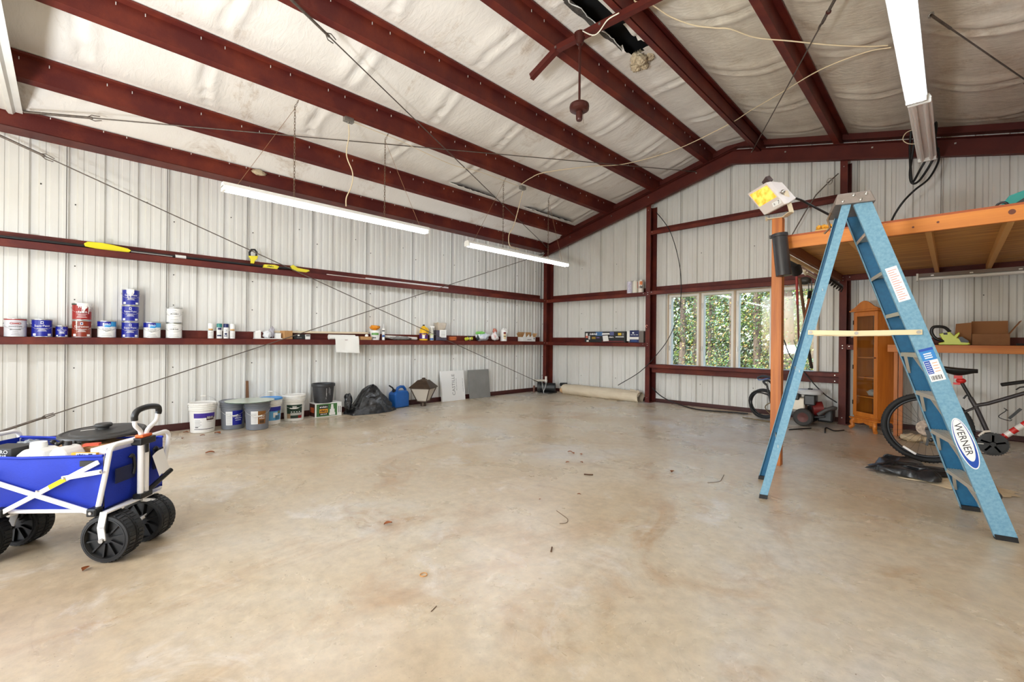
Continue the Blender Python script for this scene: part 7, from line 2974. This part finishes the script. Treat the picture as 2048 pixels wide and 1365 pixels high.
mb.cyl((x0 - .33, -.62, .0005), (x0 - .33, -.62, .14), .025, 12)
mb.obj('foot', pw)
hc = ppt(1527, 808, -.62)
mb = MB().m(M_BLKC)
pts = []
for k in range(5 * 28 + 1):
    a = 2 * pi * k / 28 + 1.2
    rr = .225 + .018 * sin(k * .05 * pi) - .008 * (k // 28)
    pts.append(V((hc.x + .03 * sin(k * .21) + rr * cos(a), -.585 - .018 * (k / 28) - .02 * sin(a), max(.014, hc.z + rr * sin(a)))))
mb.tube(pts, .0115, 8)
ho = thing('pressure_hose', 'coiled black hose hung on the pressure washer frame', 'hose', (hc.x, -.62, 0))
mb.obj('hose', ho)
MB().m(P_('hose_tan', (110, 92, 60), .6)).tube(spline([(hc.x - .25, -.8, .012), (hc.x - .12, -.82, .012), (hc.x + .1, -.86, .012), (hc.x + .25, -.8, .012), (hc.x + .05, -.72, .2), (hc.x + .2, -.68, .33)], 6), .008, 7).obj('inner_tube', ho)
root = thing('spray_gun', 'black and blue trigger gun resting on the washer handle', 'spray gun', ppt(1525, 770, -.62))
c = V((x0 - .555, -.62, .648))
mb = MB().m(P_('gun_black', (30, 34, 42), .35))
mb.tube(spline([c + V((-.12, 0, .0)), c + V((-.05, 0, .03)), c + V((.06, 0, .02)), c + V((.14, 0, -.02))], 5), .018, 10)
mb.obj('gun', root)
MB().m(P_('gun_blue', (80, 110, 170), .35)).tube(spline([c + V((-.12, .0, -.0)), c + V((-.1, 0, -.03)), c + V((-.02, 0, -.015)), c + V((.06, 0, .01))], 5), .009, 8).obj('trigger_guard', root)
# cords and straps on the floor near the washer
cord('floor_cable', [at(1304, 776, 'Y', -.2), at(1312, 784, 'Y', -.27), at(1320, 791, 'Y', -.3), at(1335, 800, 'Y', -.3), at(1365, 812, 'Z', .02), at(1400, 820, 'Z', .012), at(1450, 824, 'Z', .012), at(1496, 828, 'Z', .012)], .011, M_BLKC, 'black cable trailing from the column along the back wall base', 'cable')
cord('hanging_cable', [at(1568, 680, 'Y', -.3), at(1580, 712, 'Y', -.3), at(1600, 735, 'Y', -.3), at(1625, 765, 'Y', -.28), at(1650, 790, 'Y', -.28), at(1674, 806, 'Y', -.27)], .009, M_BLKC, 'dark cable slanting across the sill girt beside the ladder', 'cable')
for pts, lb in (([(1578, 860), (1592, 859), (1604, 858), (1622, 857)], 'black strap lying in front of the washer wheel'), ([(1650, 866), (1652, 856), (1668, 862), (1688, 861)], 'black tie strap with a buckle on the floor by the right column')):
    tag(MB().m(M_TBLK).tube(spline([at(a, c, 'Z', .008) for a, c in pts], 5), .008, 6).obj('tie_strap'), lb, 'strap')
# ---- leaves, needles and twigs on the slab
M_LEAF = mat('dead_leaf', (156, 84, 36), .7, col2=(110, 60, 28), scale=30, amt=1)
M_TWIG = mat('dead_twig', (86, 56, 34), .8)
q = random.Random(8)


def leaf(px, py, s, label, grp=None):
    p = at(px, py, 'Z', .004)
    mb = MB().m(M_LEAF)
    a = q.uniform(0, 6)

    def fn(u, v):
        x = s * (u - .5)
        w_ = s * .33 * sin(pi * min(1, u * 1.02)) * (v - .5) * 2
        return p + V((x * cos(a) - w_ * sin(a), x * sin(a) + w_ * cos(a), .002 + .25 * s * (v - .5) ** 2 * 2 + .1 * s * sin(3 * u)))
    mb.grid(fn, 8, 4)
    tag(mb.obj('dry_leaf'), label, 'leaf', grp)


leaf(776, 1049, .055, 'curled orange brown leaf on the bare floor left of centre')
leaf(171, 1140, .05, 'brown leaf on the floor just below the front wagon wheel')
for px, py, s in ((383, 862, .06), (372, 866, .06), (435, 868, .1), (405, 872, .05), (365, 878, .05), (420, 907, .08)):
    leaf(px, py, s, 'small dry leaf on the floor in front of the white bucket', 'leaf litter by the buckets')
for px, py, s in ((1140, 905, .05), (1146, 908, .05), (1162, 910, .04), (1163, 926, .04), (1135, 926, .04), (1344, 945, .06), (1158, 990, .03), (1080, 1000, .02)):
    leaf(px, py, s, 'tiny dry leaf on the middle of the floor', 'leaf bits on the middle of the floor')


def twig(pts, r, label, grp=None, m=M_TWIG, nm='twig'):
    tag(MB().m(m).tube(spline([at(a, c, 'Z', r + .001) for a, c in pts], 5), r, 5).obj(nm), label, 'twig', grp)


twig([(1113, 1022), (1124, 1030), (1135, 1039), (1133, 1046), (1119, 1048)], .0016, 'curved brown pine needle near the middle of the floor', None, M_TWIG, 'pine_needle')
twig([(1102, 1104), (1104, 1095)], .004, 'short thick dark twig near the middle of the floor')
twig([(1168, 949), (1178, 950), (1186, 950)], .006, 'dark twig lying crosswise on the far middle floor')
twig([(862, 1224), (873, 1213)], .0016, 'short pale pine needle at the lower left floor', None, M_TWIG, 'pine_needle')
twig([(1415, 966), (1430, 965), (1441, 962), (1448, 950)], .0018, 'bent pine needle on the floor left of the ladder', None, M_TWIG, 'pine_needle')
tag(MB().m(P_('stain_orange', (206, 140, 50), .6)).tube([at(847, 1150, 'Z', .003) + V((.018 * cos(a), .018 * sin(a), 0)) for a in [2 * pi * k / 20 for k in range(20)]], .0018, 5, closed=True).obj('ring_stain'), 'thin orange ring stain on the floor', 'stain')  # floor ring stain, built as a thin raised ring
# ================================================================== light, sky, camera
wd = bpy.data.worlds.new('sky')
SC.world = wd
wd.use_nodes = True
nt = wd.node_tree
sky = nt.nodes.new('ShaderNodeTexSky')
sky.sky_type = 'NISHITA'
sky.sun_elevation = radians(48)
sky.sun_rotation = radians(200)
sky.sun_disc = False
sky.air_density = 1.0
sky.dust_density = 2.0
nt.links.new(sky.outputs[0], nt.nodes['Background'].inputs['Color'])
nt.nodes['Background'].inputs['Strength'].default_value = SKY_STR
sun = bpy.data.lights.new('sun', 'SUN')
sun.energy = SUN_STR
sun.angle = radians(1.0)
sun.color = (1, .95, .86)
so = bpy.data.objects.new('sun', sun)
COL.objects.link(so)
so.rotation_euler = (radians(42), 0, radians(20))


def strip_light(name, x, y0, y1, z, power, w=.09, col=(.92, .965, 1)):  # bare area light, used only for the added fill strips
    li = bpy.data.lights.new(name, 'AREA')
    li.shape = 'RECTANGLE'
    li.size = w
    li.size_y = abs(y1 - y0)
    li.energy = power
    li.color = col
    o = bpy.data.objects.new(name, li)
    COL.objects.link(o)
    o.location = (x, (y0 + y1) / 2, z)
    return o


for nm, x, y0, y1, z, p in FILL_STRIPS:
    strip_light(nm, x, y0, y1, z, p)
# unseen fill lights added behind the camera, aimed up to brighten the ceiling
for x, y, w in ((5.9, -10.2, .75), (3.0, -10.2, .25)):
    li = bpy.data.lights.new('ceiling_fill', 'AREA')
    li.shape = 'RECTANGLE'
    li.size, li.size_y = .6, .6
    li.energy = BOUNCE * w
    li.color = (.90, .955, 1)
    o = bpy.data.objects.new('ceiling_fill', li)
    COL.objects.link(o)
    o.location = (x, y, 1.0)
    o.rotation_euler = (radians(180 - 26), 0, 0)
cam = bpy.data.cameras.new('camera')
cam.sensor_width = 36
cam.sensor_fit = 'HORIZONTAL'
cam.lens = F * 36 / 2048
cam.clip_start = .05
cam.clip_end = 200
co = bpy.data.objects.new('camera', cam)
COL.objects.link(co)
co.matrix_world = Matrix((( _rt.x, _up.x, -_fw.x, EYE.x), (_rt.y, _up.y, -_fw.y, EYE.y), (_rt.z, _up.z, -_fw.z, EYE.z), (0, 0, 0, 1)))
SC.camera = co
SC.view_settings.view_transform = 'Standard'
SC.view_settings.look = 'None'
SC.view_settings.gamma = 1
SC.view_settings.use_curve_mapping = False
SC.view_settings.exposure = EXPO
SC.cycles.max_bounces = 10
SC.cycles.diffuse_bounces = 6
SC.cycles.transparent_max_bounces = 24
SC.cycles.sample_clamp_indirect = 8
SC.cycles.caustics_reflective = False
SC.cycles.caustics_refractive = False
